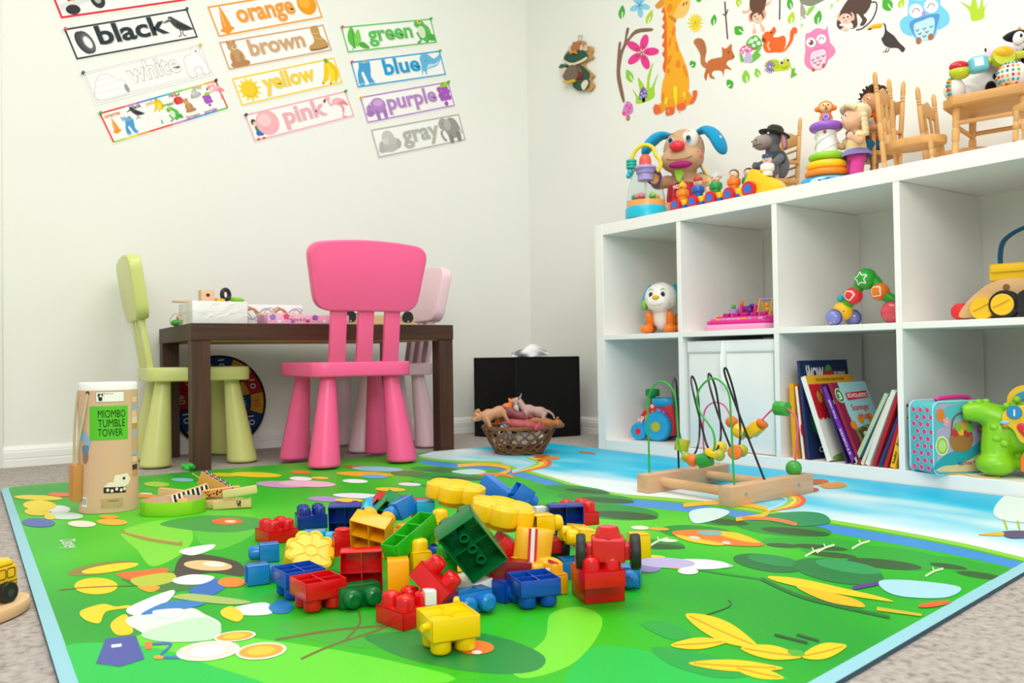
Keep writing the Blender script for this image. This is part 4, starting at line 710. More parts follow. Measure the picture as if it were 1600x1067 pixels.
# plush dog
t = root('plush_dog', -.2, 1070, 'tan plush toy puppy with blue ears and a red nose, mouth open', 'plush toy', -62)
blob('body', t, mt('d2a984', 'f'), [('b', (0, .005, .088), (.058, .05, .082)), ('b', (0, 0, .238), (.070, .062, .070)), ('b', (0, -.026, .200), (.074, .052, .046)), ('b', (-.032, -.042, .200), (.036, .034, .032)), ('b', (.032, -.042, .200), (.036, .034, .032)), ('t', [(-.05, 0, .14), (-.085, -.03, .13), (-.075, -.07, .14)], .022, .02), ('t', [(.05, 0, .14), (.09, -.03, .115), (.085, -.06, .10)], .022, .02), ('t', [(-.04, -.02, .036), (-.055, -.09, .030)], .028, .026), ('t', [(.04, -.02, .036), (.06, -.09, .030)], .028, .026), ('t', [(0, 0, .14), (0, 0, .2)], .04, .045)])
for sx in (-1, 1):
    b = -1 if sx < 0 else 1
    q = G(mt('1f9fd4', 'f')); q.tube(sm([(sx*.042, .01, .292), (sx*.078, .0, .296), (sx*.112, -.012, .262 if sx > 0 else .272), (sx*.135, -.02, .205 if sx > 0 else .232)], 6, False), [.014+.024*min(1, i/9) if i < 15 else (.034, .030, .022, .010)[i-15] for i in range(19)], 14, flat=.5); e_ = q.build('ear', t, sub=1)
G(mt('dfe4f4', 'm')).bx((.122, -.030, .248), (.008, .003, .034), (0, 26, 0)).build('ear_tag', t)
G(mt('f4ece0', 'f')).ball((.030, -.0385, .262), (.029, .021, .034), (0, 12, 0)).build('eye_patch', t)
for x in (-.030, .031):
    e_ = G(mt('fbfbfb', 'p')).ball((x, -.0595 if x > 0 else -.0535, .260), (.0105, .006, .0125)).build('eye', t)
    G(mt('2f9fd8', 'g')).ball((x+.001, -.0625 if x > 0 else -.0565, .259), (.0088, .0045, .0108)).build('iris', e_); G(mt('15151a', 'g')).ball((x+.0005, -.0645 if x > 0 else -.0585, .262), (.0074, .0036, .0088)).build('pupil', e_)
    G(mt('5a4030', 'm')).tube([(x-.010, -.0525 if x > 0 else -.046, .283), (x, -.053 if x > 0 else -.047, .287), (x+.009, -.0515 if x > 0 else -.0475, .284)], .001, 6).build('eyebrow', t)
G(mt('e22a3c', 'p')).ball((-.002, -.078, .236), (.026, .016, .018)).build('nose', t)
G(mt('b0267c', 'm')).ball((.004, -.062, .178), (.040, .0185, .0135), (8, 0, 0)).build('mouth', t)
G(mt('6a4030', 'm')).tube(sm([(-.052, -.062, .206), (-.030, -.079, .194), (.002, -.081, .190), (.036, -.078, .194), (.062, -.054, .216)], 5, False), .0012, 6).build('smile_line', t)
G(mt('e88a7a', 'f')).ball((.060, -.042, .206), (.012, .016, .015)).build('cheek', t)
q = G(mt('c4202c', 'f')); q.lathe([(.050, .0), (.060, .03), (.061, .08), (.056, .118), (.045, .125)], 24, sy=.86); q.build('red_dress', t, ang=60)
fn = lambda x, y, h=0.0: V((.0605*math.sin(x), -.0525*math.cos(x)-h*.0003, y))
q = G(mt('f2b8b8', 'm'))
for i in range(16):
    cx, cy = rnd.uniform(-1.1, 1.1), rnd.uniform(.012, .11)
    q.line([(a, b) for a, b in circ(cx, cy, .11, .008, 40, 12)], .0016, fn, 3, True)
q.build('dress_print', t, flat=True)
q = G(mt('7a3f9a', 'm')); q.cyl((-.079, -.086, .14), (-.079, -.081, .14), .026, n=24); pw = q.build('paw_pad', t); q = G(mt('f2b03c', 'm')); q.cyl((-.079, -.0865, .136), (-.079, -.0862, .136), .017, n=24); q.m(mt('f4f4f4', 'm')); q.text('CLAP', frame_fn((-.086, -.0875, .14), (0, 0, 1), (-1, 0, 0)), 0, -.004, .014, bold=.03, h=1); q.build('paw_print', pw)
q = G(mt('8fcb3c', 'm')); q.add([(-.02, -.055, .16), (.0, -.056, .185), (.012, -.056, .15), (.0, -.058, .12), (-.012, -.057, .13)], [(0, 1, 2, 3, 4)]); q.build('bib_leaf', t)
q = G(mt('f2f2f8', 'm')); q.text('WIZ', fn, -.25, .102, .017, w=.42, bold=.03, h=7); q.build('chest_lettering', t, flat=True)
for k, h in enumerate(('3f6fd0', '4fae4a', 'f2c23c')): G(mt(h, 'm')).tube([(.060+.004*k, -.028-.002*k, .176-.003*k), (.072+.004*k, -.03, .152-.003*k)], .0035, 6).build('ribbon_tag', t)
# train with carriages
xt = -.345; yl, yr = at(1054, 320, 0, xt).y, at(1222, 290, 0, xt).y; LT = yl-yr
t = empty('toy_train', (xt, (yl+yr)/2, ZS), (0, 0, -90), 'yellow plastic toy train with red wheels carrying peg figures', 'toy train')
HW = .024; nc = 4; c0 = -LT/2; cw = LT*.69/nc
for i in range(nc):
    x0 = c0+i*cw+.002; x1 = x0+cw-.004
    q = G(mt('f4c81c', 'p')); q.box(x0, x1, -HW, HW, .016, .034); q.build('wagon', t, bev=.003); G(mt('1f62c0', 'p')).box(x0+.001, x1-.001, -HW-.001, HW+.001, .008, .0165).build('wagon_chassis', t, bev=.002)
    for sy in (-1, 1):
        w_ = G(mt('d81f2c', 'p')).at(T((x0+x1)/2, sy*(HW+.007), .0195) @ rotm(90)); w_.lathe([(.012, -.006), (.019, -.006), (.0195, -.003), (.0195, .003), (.019, .006), (.012, .006)], 28); w_ = w_.build('wheel', t); G(mt('2f6fd0', 'p')).at(T((x0+x1)/2, sy*(HW+.009), .0195) @ rotm(90)).lathe([(.0115, -.0055), (.0115, .0055)], 24).build('hub_cap', w_)
x0 = c0+nc*cw+.002; x1 = LT/2; q = G(mt('f4c81c', 'p')).at(rotm(90)); q.prism(sm([(x0, .008), (x0, .03), (x0+.015, .05), (x0+.03, .075), (x0+.045, .078), (x0+.07, .058), (x0+.10, .042), (x1-.006, .026), (x1, .012), (x1-.006, .007)], 4), -HW, HW); q.build('engine', t, bev=.004)
for sy in (-1, 1):
    w_ = G(mt('d81f2c', 'p')).at(T(x0+.035, sy*(HW+.008), .022) @ rotm(90)); w_.lathe([(.014, -.006), (.0215, -.006), (.022, -.003), (.022, .003), (.0215, .006), (.014, .006)], 28); w_ = w_.build('wheel', t); G(mt('2f6fd0', 'p')).at(T(x0+.035, sy*(HW+.010), .022) @ rotm(90)).lathe([(.013, -.0055), (.013, .0055)], 24).build('hub_cap', w_)
def peg(lx, ly, lz, body, skin, hair, lab, style='hair', rz=25):
    p = V((xt+ly, (yl+yr)/2-lx, ZS+lz)); f = empty('peg_figure', p, (0, 0, -90+rz), lab, 'toy figure', 'peg figures riding the toy train')
    G(mt(body, 'p')).lathe([(.013, 0), (.0145, .002), (.0145, .012), (.0145, .0135), (.0185, .016), (.0195, .019), (.0195, .030), (.017, .034), (.008, .036)], 24).build('body', f)
    G(mt(skin, 'p')).ball((0, 0, .046), (.0135, .0132, .0135)).build('head', f)
    for x in (-.0045, .0045): G(mt('1a1a1a', 'p')).ball((x, -.0128, .048), .0014, n=8, k=6).build('eye', f)
    G(mt('7a2a20', 'm')).tube(sm([(-.004, -.0130, .0425), (0, -.0134, .0412), (.004, -.0130, .0425)], 4, False), .0006, 6).build('mouth', f)
    if style == 'hair': q = G(mt(hair, 'p')); q.ball((0, .003, .0505), (.0148, .0138, .0125)); q.ball((0, .007, .044), (.0145, .010, .012)); q.build('hair', f)
    elif style == 'bun': q = G(mt(hair, 'p')); [q.ball((.0105*math.cos(a*1.05), .003+.009*math.sin(a*1.05), .053), .0078, n=10, k=7) for a in range(6)]; q.ball((0, .002, .058), .009); q.build('hair', f)
    elif style == 'cap': q = G(mt(hair, 'p')); q.lathe([(.0138, .052), (.0145, .055), (.0135, .061), (.001, .064)], 20); q.ball((0, -.012, .0525), (.011, .008, .0018)); q.build('cap', f)
    elif style == 'bill': G(mt(hair, 'p')).ball((-.0, -.016, .044), (.005, .007, .003)).ball((0, 0, .060), (.003, .003, .006)).build('beak', f)
pc = lambda i: c0+(i+.5)*cw
peg(pc(0), 0, .0342, 'ee8a1e', 'f4b41e', 'f2c83c', 'peg figure with orange body and yellow bird head in the rear wagon', 'bill')
peg(pc(1)-.004, -.003, .0342, '1f62c0', 'f2cdb4', 'd83a34', 'peg figure with blue body and a red cap', 'cap')
peg(pc(2)-.006, 0, .0342, '1f9a4c', 'f2cdb4', 'c8c8c0', 'peg figure with green body and fluffy gray hair', 'bun')
peg(pc(3)-.006, -.002, .0342, 'ee7a1e', 'f2cdb4', '7a4a34', 'peg figure with orange body and brown hair')
f_ = peg(pc(3)+.030, .020, .0342, '1f8a5c', 'f2c8ae', '22282c', 'peg figure with black hair at the back, beside the engine')
peg(x0+.072, .004, .056, 'f4f2ec', 'f2cdb4', '2f4f8c', 'white peg figure in a blue cap driving the train engine', 'cap')
peg(pc(1)+.028, .022, .030, 'f2cdb4', 'f2cdb4', 'f2c23c', 'small tan peg figure half hidden behind the blue one', 'bun')
# doll furniture
WD, WD2 = mt('e0ad6a', 'w', st=(40, 40, 6), d=.86), mt('dca561', 'w', st=(8, 60, 60), d=.86)
DKW = mt('8a5632', 'w', st=(8, 60, 60), d=.75)
POST = [(.0062, 0), (.0062, .10), (.0050, .11), (.0064, .125), (.0064, .30), (.0048, .315), (.0066, .33), (.0066, .48), (.0048, .495), (.0064, .51), (.0064, .78), (.0048, .79), (.0066, .805), (.0048, .82), (.0064, .835), (.0048, .85), (.0064, .87), (.0060, .96), (.0035, .99), (.0005, 1)]
LEGP = [(.0058, 0), (.0058, .35), (.0046, .38), (.0066, .42), (.0066, .6), (.0048, .64), (.0062, .68), (.0062, 1)]
def dchair(loc, rz, w, d, hs, ht, label, arms=0, nv=2, rail=0, seatm=None, rnd_=False, low=False):
    t = empty('doll_chair', loc, (0, 0, rz), label, 'doll chair', 'wooden doll chairs on the shelf top')
    x = w/2; y = d/2
    for sx in (-1, 1): G(WD).ln((sx*x*.9, y-.008, 0), (sx*x, y+.012, ht), [(r*1.0, z) for r, z in POST]).build('back_post', t)
    q = G(WD2)
    if rnd_: q.prism([(x*1.12*math.cos(a)*(1), (y*1.08)*math.sin(a)) for a in [2*PI*i/28 for i in range(28)]], hs-.006, hs+.014)
    else: q.prism(rrect(-x*1.1, -y*1.05, x*1.1, y, .01), hs, hs+.013)
    q.build('seat', t, bev=.003)
    for sx in (-1, 1):
        G(WD).ln((sx*x*.85, -y*.8, 0), (sx*x*.8, -y*.72, hs), LEGP).build('front_leg', t)
    z0, z1 = hs+.01, ht*.93; yb = lambda z: y-.008+.02*z/ht
    q = G(WD2); zc = ht*.70; pts = [(-x*.97, zc), (x*.97, zc), (x*.97, zc+ht*.11), (x*.55, zc+ht*.12), (0, zc+ht*.17), (-x*.55, zc+ht*.12), (-x*.97, zc+ht*.11)]
    q.at(T(0, yb(zc)+.004, 0) @ rotm(90)).prism([(a, b) for a, b in pts], -.004, .004); q.build('crest_rail', t, bev=.002)
    if nv:
        for i in range(nv):
            xx = x*(-1+2*(i+1)/(nv+1)); G(WD).ln((xx, yb(hs), hs+.01), (xx, yb(zc)+.003, zc+.004), [(.004, 0), (.0042, .3), (.003, .32), (.0045, .34), (.0045, .6), (.003, .62), (.0042, .64), (.004, 1)]).build('spindle', t)
    for i in range(rail):
        zz = hs+(zc-hs)*(i+1)/(rail+.6); G(WD).cyl((-x, yb(zz), zz), (x, yb(zz), zz), .0035, n=10).build('cross_rail', t)
    if arms:
        for sx in (-1, 1):
            G(WD2).bx((sx*x*1.05, -.004, arms), (.014, d*1.08, .010)).build('armrest', t, bev=.003); G(WD).ln((sx*x*1.05, -y*.85, 0), (sx*x*1.05, -y*.85, arms-.005), LEGP).build('arm_post', t)
    if seatm:
        G(seatm).prism(rrect(-x*1.3, -y*1.5, x*1.3, y*1.2, .012), .012, .026).build('base_board', t, bev=.003)
    return t
def px(x, u, v=300): return at(u, v, 0, x).y
dchair((-.13, px(-.13, 1214), ZS), -108, .098, .085, .072, .275, 'wooden doll armchair with ladder back holding the gray plush donkey', arms=.135, nv=0, rail=4)
dchair((-.17, px(-.17, 1366), ZS), -112, .105, .095, .080, .285, 'wooden doll armchair with a dark base board, holding the boy doll', arms=.142, nv=2, seatm=DKW)
dchair((-.285, px(-.285, 1432), ZS), 8, .085, .135, .066, .262, 'round-seated wooden doll chair turned right, at the shelf front edge', nv=2, rnd_=True)
dchair((-.12, px(-.12, 1500, 260), ZS), 6, .10, .14, .050, .245, 'wooden doll chair behind the round table, its low seat under it', nv=2, rnd_=True)
# doll table
tx = -.2; t = empty('doll_table', (tx, (px(tx, 1486, 170)+px(tx, 1640, 130))/2+.004, ZS), (0, 0, -78), 'wooden doll table with chamfered corners carrying the plush cow', 'doll table')
ht = .158; w_ = .10
G(WD2).prism([(-w_+.03, -w_), (w_-.03, -w_), (w_, -w_+.03), (w_, w_-.03), (w_-.03, w_), (-w_+.03, w_), (-w_, w_-.03), (-w_, -w_+.03)], ht-.022, ht).build('table_top', t, bev=.003)
for sx in (-1, 1):
    for sy in (-1, 1): G(WD).ln((sx*.075, sy*.075, 0), (sx*.07, sy*.07, ht-.022), [(r*1.35, z) for r, z in LEGP]).build('leg', t)
    G(WD2).cyl((sx*.073, -.073, ht*.58), (sx*.073, .073, ht*.58), .0055, n=10).build('stretcher', t); G(WD2).cyl((-.073, sx*.073, ht*.62), (.073, sx*.073, ht*.62), .0055, n=10).build('stretcher', t)
ZT2 = ZS+ht
t4 = dchair((-.36, px(-.36, 1628, 215), ZS), 186, .085, .10, .066, .11, 'wooden doll chair mostly beyond the right edge, its seat edge showing', nv=0, rnd_=True)
for c in list(t4.children):
    if c.name.split('.')[0] in ('crest_rail', 'back_post'): bpy.data.objects.remove(c)
# plush donkey (plain grey)
t = empty('plush_donkey', (-.165, px(-.165, 1213), ZS+.086), (0, 0, -105), 'gray plush donkey in a dark brimmed hat sitting in a doll armchair', 'plush toy')
blob('body', t, mt('6f7178', 'f'), [('b', (0, .012, .040), (.034, .030, .044)), ('t', [(0, 0, .07), (-.002, -.012, .105)], .022, .02), ('b', (-.004, -.012, .118), (.028, .030, .026)), ('t', [(-.02, -.015, .02), (-.026, -.06, .004), (-.028, -.07, -.012)], .014, .012), ('t', [(.02, -.015, .02), (.028, -.06, .004), (.03, -.07, -.012)], .014, .012), ('t', [(.026, 0, .062), (.036, -.03, .04), (.028, -.05, .034)], .013, .011), ('t', [(-.026, 0, .062), (-.04, -.03, .046), (-.044, -.05, .048)], .013, .011)], .003)
blob('muzzle', t, mt('a89a94', 'f'), [('b', (-.006, -.046, .108), (.026, .028, .023)), ('b', (-.006, -.034, .112), (.026, .026, .023))], .003)
for x in (-.016, .004): G(mt('3a3434', 'm')).ball((x, -.0735, .112), (.003, .002, .002)).build('nostril', t)
for x in (-.022, .014): G(mt('f4f4f4', 'p')).ball((x, -.036, .134), (.004, .003, .004)).build('eye', t)
G(mt('5a4a46', 'm')).tube(sm([(-.028, -.060, .098), (-.008, -.075, .097), (.014, -.062, .099)], 5, False), .001, 6).build('mouth_line', t)
for sx, h in ((1, -.0), (-1, 0)):
    e_ = G(mt('6f7178', 'f')).ball((sx*.034, .006, .108), (.011, .007, .030), (0, sx*-14, 0)).build('ear', t); G(mt('d88a94', 'f')).ball((sx*.038, .0, .106), (.008, .005, .024), (0, sx*-14, 0)).build('inner_ear', e_)
q = G(mt('3a3a34', 'f')); q.at(T(0, -.004, .134) @ rotm(-14, 8, 0)).lathe([(.046, .0), (.048, .002), (.046, .004), (.027, .006), (.025, .020), (.018, .027), (.002, .028)], 28); q.build('hat', t, ang=60)
q = G(mt('3f4a48', 'f')); q.lathe([(.034, .04), (.037, .06), (.030, .078), (.022, .082)], 20, sy=.85); q.build('vest', t, ang=60)
# stacking ring toy
t = root('stacking_rings', -.285, 1293, 'stacking ring toy with green, yellow and orange rings and an orange monkey on top', 'toy', -55)
q = G(mt('1fa6de', 'p')); q.lathe([(.060, 0), (.069, .004), (.071, .014), (.066, .024), (.05, .028)], 40); q.build('base', t, ang=50)
q = G(mt('eef6fa', 'm')); fb = lambda x, y, h=0.0: V(((.0715+h*.0003)*math.sin(x), -(.0715+h*.0003)*math.cos(x), y)); q.poly(circ(0, .0125, .65, .0085), fb, 1); q.m(mt('3f5fa8', 'm')); [q.poly(circ(x, .0125, .06, .003), fb, 2) for x in (-.3, .3)]; q.m(mt('2f4f98', 'm')); q.poly(circ(0, .0125, .09, .0045), fb, 2); q.build('base_label', t, flat=True)
for z, RR, r, h in ((.0395, .046, .0125, 'f4861e'), (.0615, .042, .0125, 'f8c81c'), (.085, .036, .0115, '8fcb2c')): G(mt(h, 'p')).torus((0, 0, z), RR, r, fz=.92, n=40, k=14).build('ring', t)
q = G(mt('f4f6f4', 'p')); q.lathe([(.030, .02), (.029, .1), (.026, .15), (.027, .156), (.02, .158)], 32); q.build('core_post', t)
q = G(mt('e4eaea', 'p'))
for k in range(3): q.tube([(.0295*math.cos(a*.3+k*2.1), .0295*math.sin(a*.3+k*2.1), .098+a*.0045) for a in range(12)], .0014, 6)
q.build('spiral_groove', t)
G(mt('d8283c', 'g')).ball((-.004, -.0275, .150), .0045).build('button', t)
G(mt('9a5fcc', 'p')).torus((0, 0, .168), .032, .012, fz=.95, n=40, k=14).build('ring', t)
G(mt('f0862c', 'p')).ball((0, 0, .192), (.018, .016, .020)).ball((-.012, -.012, .181), .007).ball((.012, -.012, .181), .007).ball((0, 0, .222), (.021, .019, .019)).ball((-.022, 0, .219), .0075).ball((.022, 0, .219), .0075).build('monkey', t, rem=.0022, smo=3)
G(mt('f8c88a', 'p')).ball((0, -.010, .220), (.0165, .0115, .014)).build('monkey_face', t)
for x in (-.006, .006): G(mt('3a2a20', 'g')).ball((x, -.0205, .224), .0022).build('eye', t)
G(mt('d8402c', 'g')).ball((0, -.0215, .220), .0026).build('nose', t); G(mt('6a3a2a', 'm')).ball((.001, -.0205, .2135), (.0032, .0015, .0026)).build('mouth', t)
bq = G(mt('7a5ac0', 'p')).at(T(0, -.0165, .192) @ rotm(90)).lathe([(.0105, -.001), (.0105, .002), (.008, .0035)], 20).build('belly_button', t); G(mt('f2f0fa', 'm')).torus((0, -.0195, .192), .007, .0009, (90, 0, 0), 20, 6).build('button_ring', bq)
# girl doll standing beside the chair
t = root('girl_doll', -.262, 1338, 'blond girl doll in yellow top and pink trousers beside the boy doll', 'doll', -122, v=250)
SK = mt('eebb98', 'p', r=.5)
blob('body', t, SK, [('b', (0, 0, .178), (.034, .032, .033)), ('b', (0, -.010, .168), (.028, .026, .022)), ('t', [(0, 0, .12), (0, 0, .16)], .013, .014), ('b', (0, 0, .11), (.026, .02, .03)), ('t', [(-.024, 0, .128), (-.042, -.018, .112), (-.04, -.036, .122)], .010, .008), ('t', [(.024, 0, .128), (.046, -.012, .108), (.048, -.034, .116)], .010, .008), ('b', (-.04, -.040, .126), (.009, .009, .011)), ('b', (.048, -.038, .12), (.009, .009, .011)), ('b', (0, -.033, .176), (.006, .006, .005)), ('b', (-.033, 0, .176), (.006, .006, .008)), ('b', (.033, 0, .176), (.006, .006, .008))], .003, 3)
eyes(t, [(-.012, -.030, .184), (.012, -.030, .184)], .0036, 'f6f4f0', '3f5a8a'); G(mt('c86a6a', 'm')).ball((0, -.0345, .162), (.006, .002, .0018)).build('mouth', t)
q = G(mt('f0e0b4', 'f', sc=500)); q.ball((0, .010, .192), (.037, .031, .028)); q.tube(sm([(-.03, -.012, .196), (-.02, -.026, .208), (0, -.024, .212), (.02, -.026, .208), (.03, -.012, .198)], 5, False), .008, 10)
for sx in (-1, 1):
    for k in range(5): q.ball((sx*(.036+.002*k), .006, .176-.012*k), (.0105-.0008*k, .010, .0085))
hair = q.build('hair', t, rem=.0028, smo=2)
q = G(mt('f2dca0', 'f')); q.lathe([(.036, .086), (.032, .10), (.027, .125), (.015, .142)], 20, sy=.8); q.tube([(-.024, 0, .13), (-.036, -.012, .118)], .0135, 12); q.tube([(.024, 0, .13), (.039, -.008, .114)], .0135, 12); q.build('yellow_top', t, ang=70)
q = G(mt('8f86c8', 'f')); q.lathe([(.033, .094), (.045, .082), (.047, .076), (.043, .076), (.033, .088)], 24, sy=.85); q.tube([(-.020, -.014, .135), (0, -.024, .128), (.02, -.014, .135)], .004, 8); q.build('purple_trim', t, ang=70)
q = G(mt('d84a9c', 'f')); q.ball((0, 0, .076), (.031, .025, .022)); q.tube(sm([(-.015, 0, .07), (-.019, -.008, .045), (-.020, -.006, .022)], 4, False), [.018]*9, 12); q.tube(sm([(.015, 0, .07), (.019, -.008, .045), (.02, -.01, .022)], 4, False), [.018]*9, 12); q.build('pink_trousers', t, rem=.003, smo=2)
for sx in (-1, 1): G(mt('efe2d8', 'f')).ball((sx*.020, -.018, .010), (.0135, .022, .011)).build('shoe', t)
# boy doll in the armchair
t = empty('boy_doll', (-.19, px(-.19, 1367), ZS+.094), (0, 0, -100), 'boy doll with curly brown hair sitting in a doll armchair', 'doll')
SK2 = mt('c98d5e', 'p', r=.5)
blob('body', t, SK2, [('b', (0, 0, .135), (.032, .031, .034)), ('t', [(0, 0, .07), (0, 0, .115)], .013, .013), ('b', (0, 0, .06), (.028, .022, .034)), ('t', [(-.026, 0, .08), (-.044, -.02, .058), (-.034, -.05, .055)], .010, .008), ('t', [(.026, 0, .08), (.044, -.02, .058), (.036, -.05, .055)], .010, .008), ('b', (-.032, -.056, .055), (.010, .011, .009)), ('b', (.034, -.056, .055), (.010, .011, .009)), ('b', (0, -.032, .13), (.006, .006, .005)), ('b', (-.031, 0, .132), (.006, .006, .008)), ('b', (.031, 0, .132), (.006, .006, .008))], .003, 3)
eyes(t, [(-.011, -.029, .14), (.011, -.029, .14)], .0034, 'f6f4f0', '3a2a20'); G(mt('a85a4a', 'm')).ball((0, -.031, .118), (.006, .002, .0018)).build('mouth', t)
q = G(mt('4a2c1e', 'f', sc=700))
q.ball((0, .008, .148), (.0345, .031, .034))
for i in range(150):
    a, b = rnd.uniform(0, 2*PI), rnd.uniform(-.35, 1); r_ = math.sqrt(max(0, 1-b*b)); d = V((r_*math.cos(a), r_*math.sin(a), b))
    if d.y < -.45 and d.z < .55: continue
    p = V((0, .004, .142))+V((d.x*.036, d.y*.033, d.z*.037)); q.cyl(p-d*.01, p+d*.008+V((rnd.uniform(-.004, .004), rnd.uniform(-.004, .004), 0)), .0062, .0025, 6)
q.build('curly_hair', t)
q = G(mt('e8dcc4', 'f')); q.lathe([(.030, .028), (.031, .05), (.029, .08), (.015, .10)], 20, sy=.85); q.tube([(-.026, 0, .084), (-.041, -.016, .062)], .0125, 12); q.tube([(.026, 0, .084), (.041, -.016, .062)], .0125, 12); q.build('shirt', t, ang=70)
q = G(mt('e8641e', 'f')); q.lathe([(.0325, .026), (.034, .032), (.0325, .038)], 20, sy=.85); q.tube([(-.02, -.018, .096), (-.008, -.028, .07), (.004, -.029, .04)], .005, 8); q.tube([(.02, -.018, .096), (.03, -.014, .07)], .005, 8); q.torus((0, 0, .098), .016, .005); q.build('orange_stripes', t)
q = G(mt('3fa6c8', 'f')); q.ball((-.012, -.030, .062), (.011, .004, .010)); q.build('bird_patch', t); q = G(mt('f2b83c', 'f')).ball((-.026, -.056, .062), (.012, .008, .008)).build('yellow_toy_bird', t)
q = G(mt('1f6a94', 'f')); q.ball((0, 0, .022), (.031, .026, .020)); q.tube([(-.016, -.005, .018), (-.02, -.05, .012), (-.02, -.062, -.012)], [.017, .016, .015], 12); q.tube([(.016, -.005, .018), (.02, -.05, .012), (.02, -.062, -.012)], [.017, .016, .015], 12); q.build('blue_trousers', t, rem=.003, smo=2)
for sx in (-1, 1): G(mt('6a6a70', 'f')).ball((sx*.020, -.076, -.030), (.013, .022, .011)).cyl((sx*.02, -.062, -.034), (sx*.02, -.062, -.010), .009).build('shoe', t)
# plush cow on the doll table
t = empty('plush_cow', (-.205, px(-.205, 1552, 110), ZT2), (0, 0, -52), 'black and white plush cow activity toy lying across the doll table', 'plush toy')
WH, BK = mt('f4f2f2', 'f'), mt('17171a', 'f')
blob('body', t, WH, [('b', (-.005, .015, .040), (.058, .040, .040)), ('b', (.035, .006, .112), (.050, .042, .036)), ('t', [(0, .01, .06), (.03, .006, .1)], .03, .03), ('t', [(-.04, .01, .02), (-.075, -.02, .014)], .022, .02), ('t', [(.02, -.01, .02), (.02, -.055, .022)], .022, .022), ('t', [(.04, .0, .07), (.085, -.01, .072)], .017, .017)], .004)
blob('muzzle', t, mt('f4c4dc', 'f'), [('b', (.005, -.020, .092), (.048, .030, .021), (0, -14, 0))], .004)
blob('black_patch', t, BK, [('b', (.045, -.008, .132), (.034, .034, .022), (0, -12, 0)), ('b', (.076, .0, .118), (.018, .030, .030))], .003)
G(mt('f8f8f8', 'f')).ball((.046, -.038, .127), (.013, .008, .016), (0, 14, 0)).build('eye_patch', t); G(mt('f8f8f8', 'p')).ball((.048, -.044, .130), (.005, .003, .006)).build('eye', t); G(mt('18181a', 'g')).ball((.049, -.0465, .130), (.0032, .002, .0045)).build('pupil', t)
G(mt('18181a', 'g')).ball((-.022, -.028, .110), (.0025, .003, .005)).build('eye', t); G(mt('3a2a34', 'm')).tube(sm([(-.008, -.048, .102), (.004, -.052, .098), (.018, -.050, .104)], 5, False), .0011, 6).build('smile_line', t)
e_ = G(BK).ball((.088, .0, .146), (.010, .009, .026), (0, 28, 0)).build('ear', t); G(mt('c41f3c', 'p')).ball((.087, -.007, .146), (.006, .004, .018), (0, 28, 0)).build('inner_ear', e_)
G(mt('f0a83c', 'f')).ball((.058, .0, .156), (.005, .005, .010)).build('horn', t)
for x, y, z, a, b in ((-.012, -.024, .02, .012, .016), (.018, -.020, .050, .012, .018), (-.045, -.006, .012, .018, .010), (.0, -.026, .046, .008, .008)): G(BK).ball((x, y, z), (a, .010, b)).build('body_spot', t)
for c, r in (((-.092, -.03, .022), (.024, .022, .028)), ((.022, -.075, .032), (.033, .024, .030))):
    f_ = G(mt('f6f4f2', 'f')).ball(c, r).build('foot', t); q = G(); cl = ['d8343c', '3fb0b8', 'f08a3c', '8fc04a', 'f2c23c', '3f8fc8']
    for i in range(7):
        for j in range(6):
            a, b = -2.3+i*.36+.35, -.9+j*.36
            if c[0] < 0 or True:
                d = V((math.sin(a)*math.cos(b), -math.cos(a)*math.cos(b), math.sin(b))) if c[0] > 0 else V((-math.cos(a+.6)*math.cos(b)*.8, -abs(math.sin(a+1.6))*math.cos(b), math.sin(b)))
                p = V(c)+V((d.x*r[0], d.y*r[1], d.z*r[2]))*1.005; q.m(mt(cl[(i*2+j) % 6], 'm')); q.ball(p, .0033, n=6, k=4)
    q.build('printed_crosses', f_)
G(mt('c4cc2c', 'p')).ball((-.082, -.046, .058), (.024, .018, .018)).build('activity_bead', t); G(mt('cc2434', 'g')).ball((-.084, -.048, .070), (.022, .016, .014)).build('red_dome', t)
q = G(mt('6cc8dc', 'p')).bx((-.045, -.058, .068), (.040, .034, .038), (0, -8, 10)).build('blue_block', t, bev=.010, seg=4); G(mt('e8f4f8', 'm')).bx((-.047, -.0755, .070), (.020, .0015, .020), (0, -8, 10)).build('block_window', q)
G(mt('c4cc2c', 'p')).at(T(.006, -.062, .078) @ rotm(80, 0, 8)).lathe([(.014, -.012), (.024, -.010), (.026, 0), (.024, .010), (.014, .012)], 28).build('activity_disc', t); G(mt('f0b41e', 'g')).ball((.005, -.068, .088), (.022, .014, .014)).build('yellow_dome', t)
G(mt('c4cc2c', 'p')).cyl((-.025, -.056, .074), (-.016, -.058, .075), .007).cyl((.03, -.058, .08), (.062, -.046, .086), .009).build('connector', t)
q = G(BK); q.torus((.075, -.03, .082), .020, .008, (80, 0, 20)); q.build('hand_ring', t); G(mt('f4f2f2', 'f')).ball((.074, -.028, .084), (.016, .010, .016)).build('hand', t)
# ------------------------------------------------------------------ toys in the compartments
Z1, Z0 = MT_+.0006, BT+.0006
def cub(name, x, u, v, z, label, cat, rz=-90): return empty(name, (x, px(x, u, v), z), (0, 0, rz), label, cat)
def wheel(name, t, c, r, w_, mat, hub=None, hr=.5, ax=(90, 0, 0), tread=0):
    q = G(mat).at(T(*c) @ rotm(*ax)); q.lathe([(r*.62, -w_/2), (r*.93, -w_/2), (r, -w_*.3), (r, w_*.3), (r*.93, w_/2), (r*.62, w_/2)], 36)
    if tread:
        for i in range(tread): a = 2*PI*i/tread; q.bx((r*math.cos(a), r*math.sin(a), 0), (.004, .0035, w_*.6), (0, 0, math.degrees(a)))
    q = q.build(name, t)
    if hub: G(hub).at(T(*c) @ rotm(*ax)).lathe([(r*hr, -w_*.56), (r*hr, w_*.56)], 24).build('hub', q)
    return q
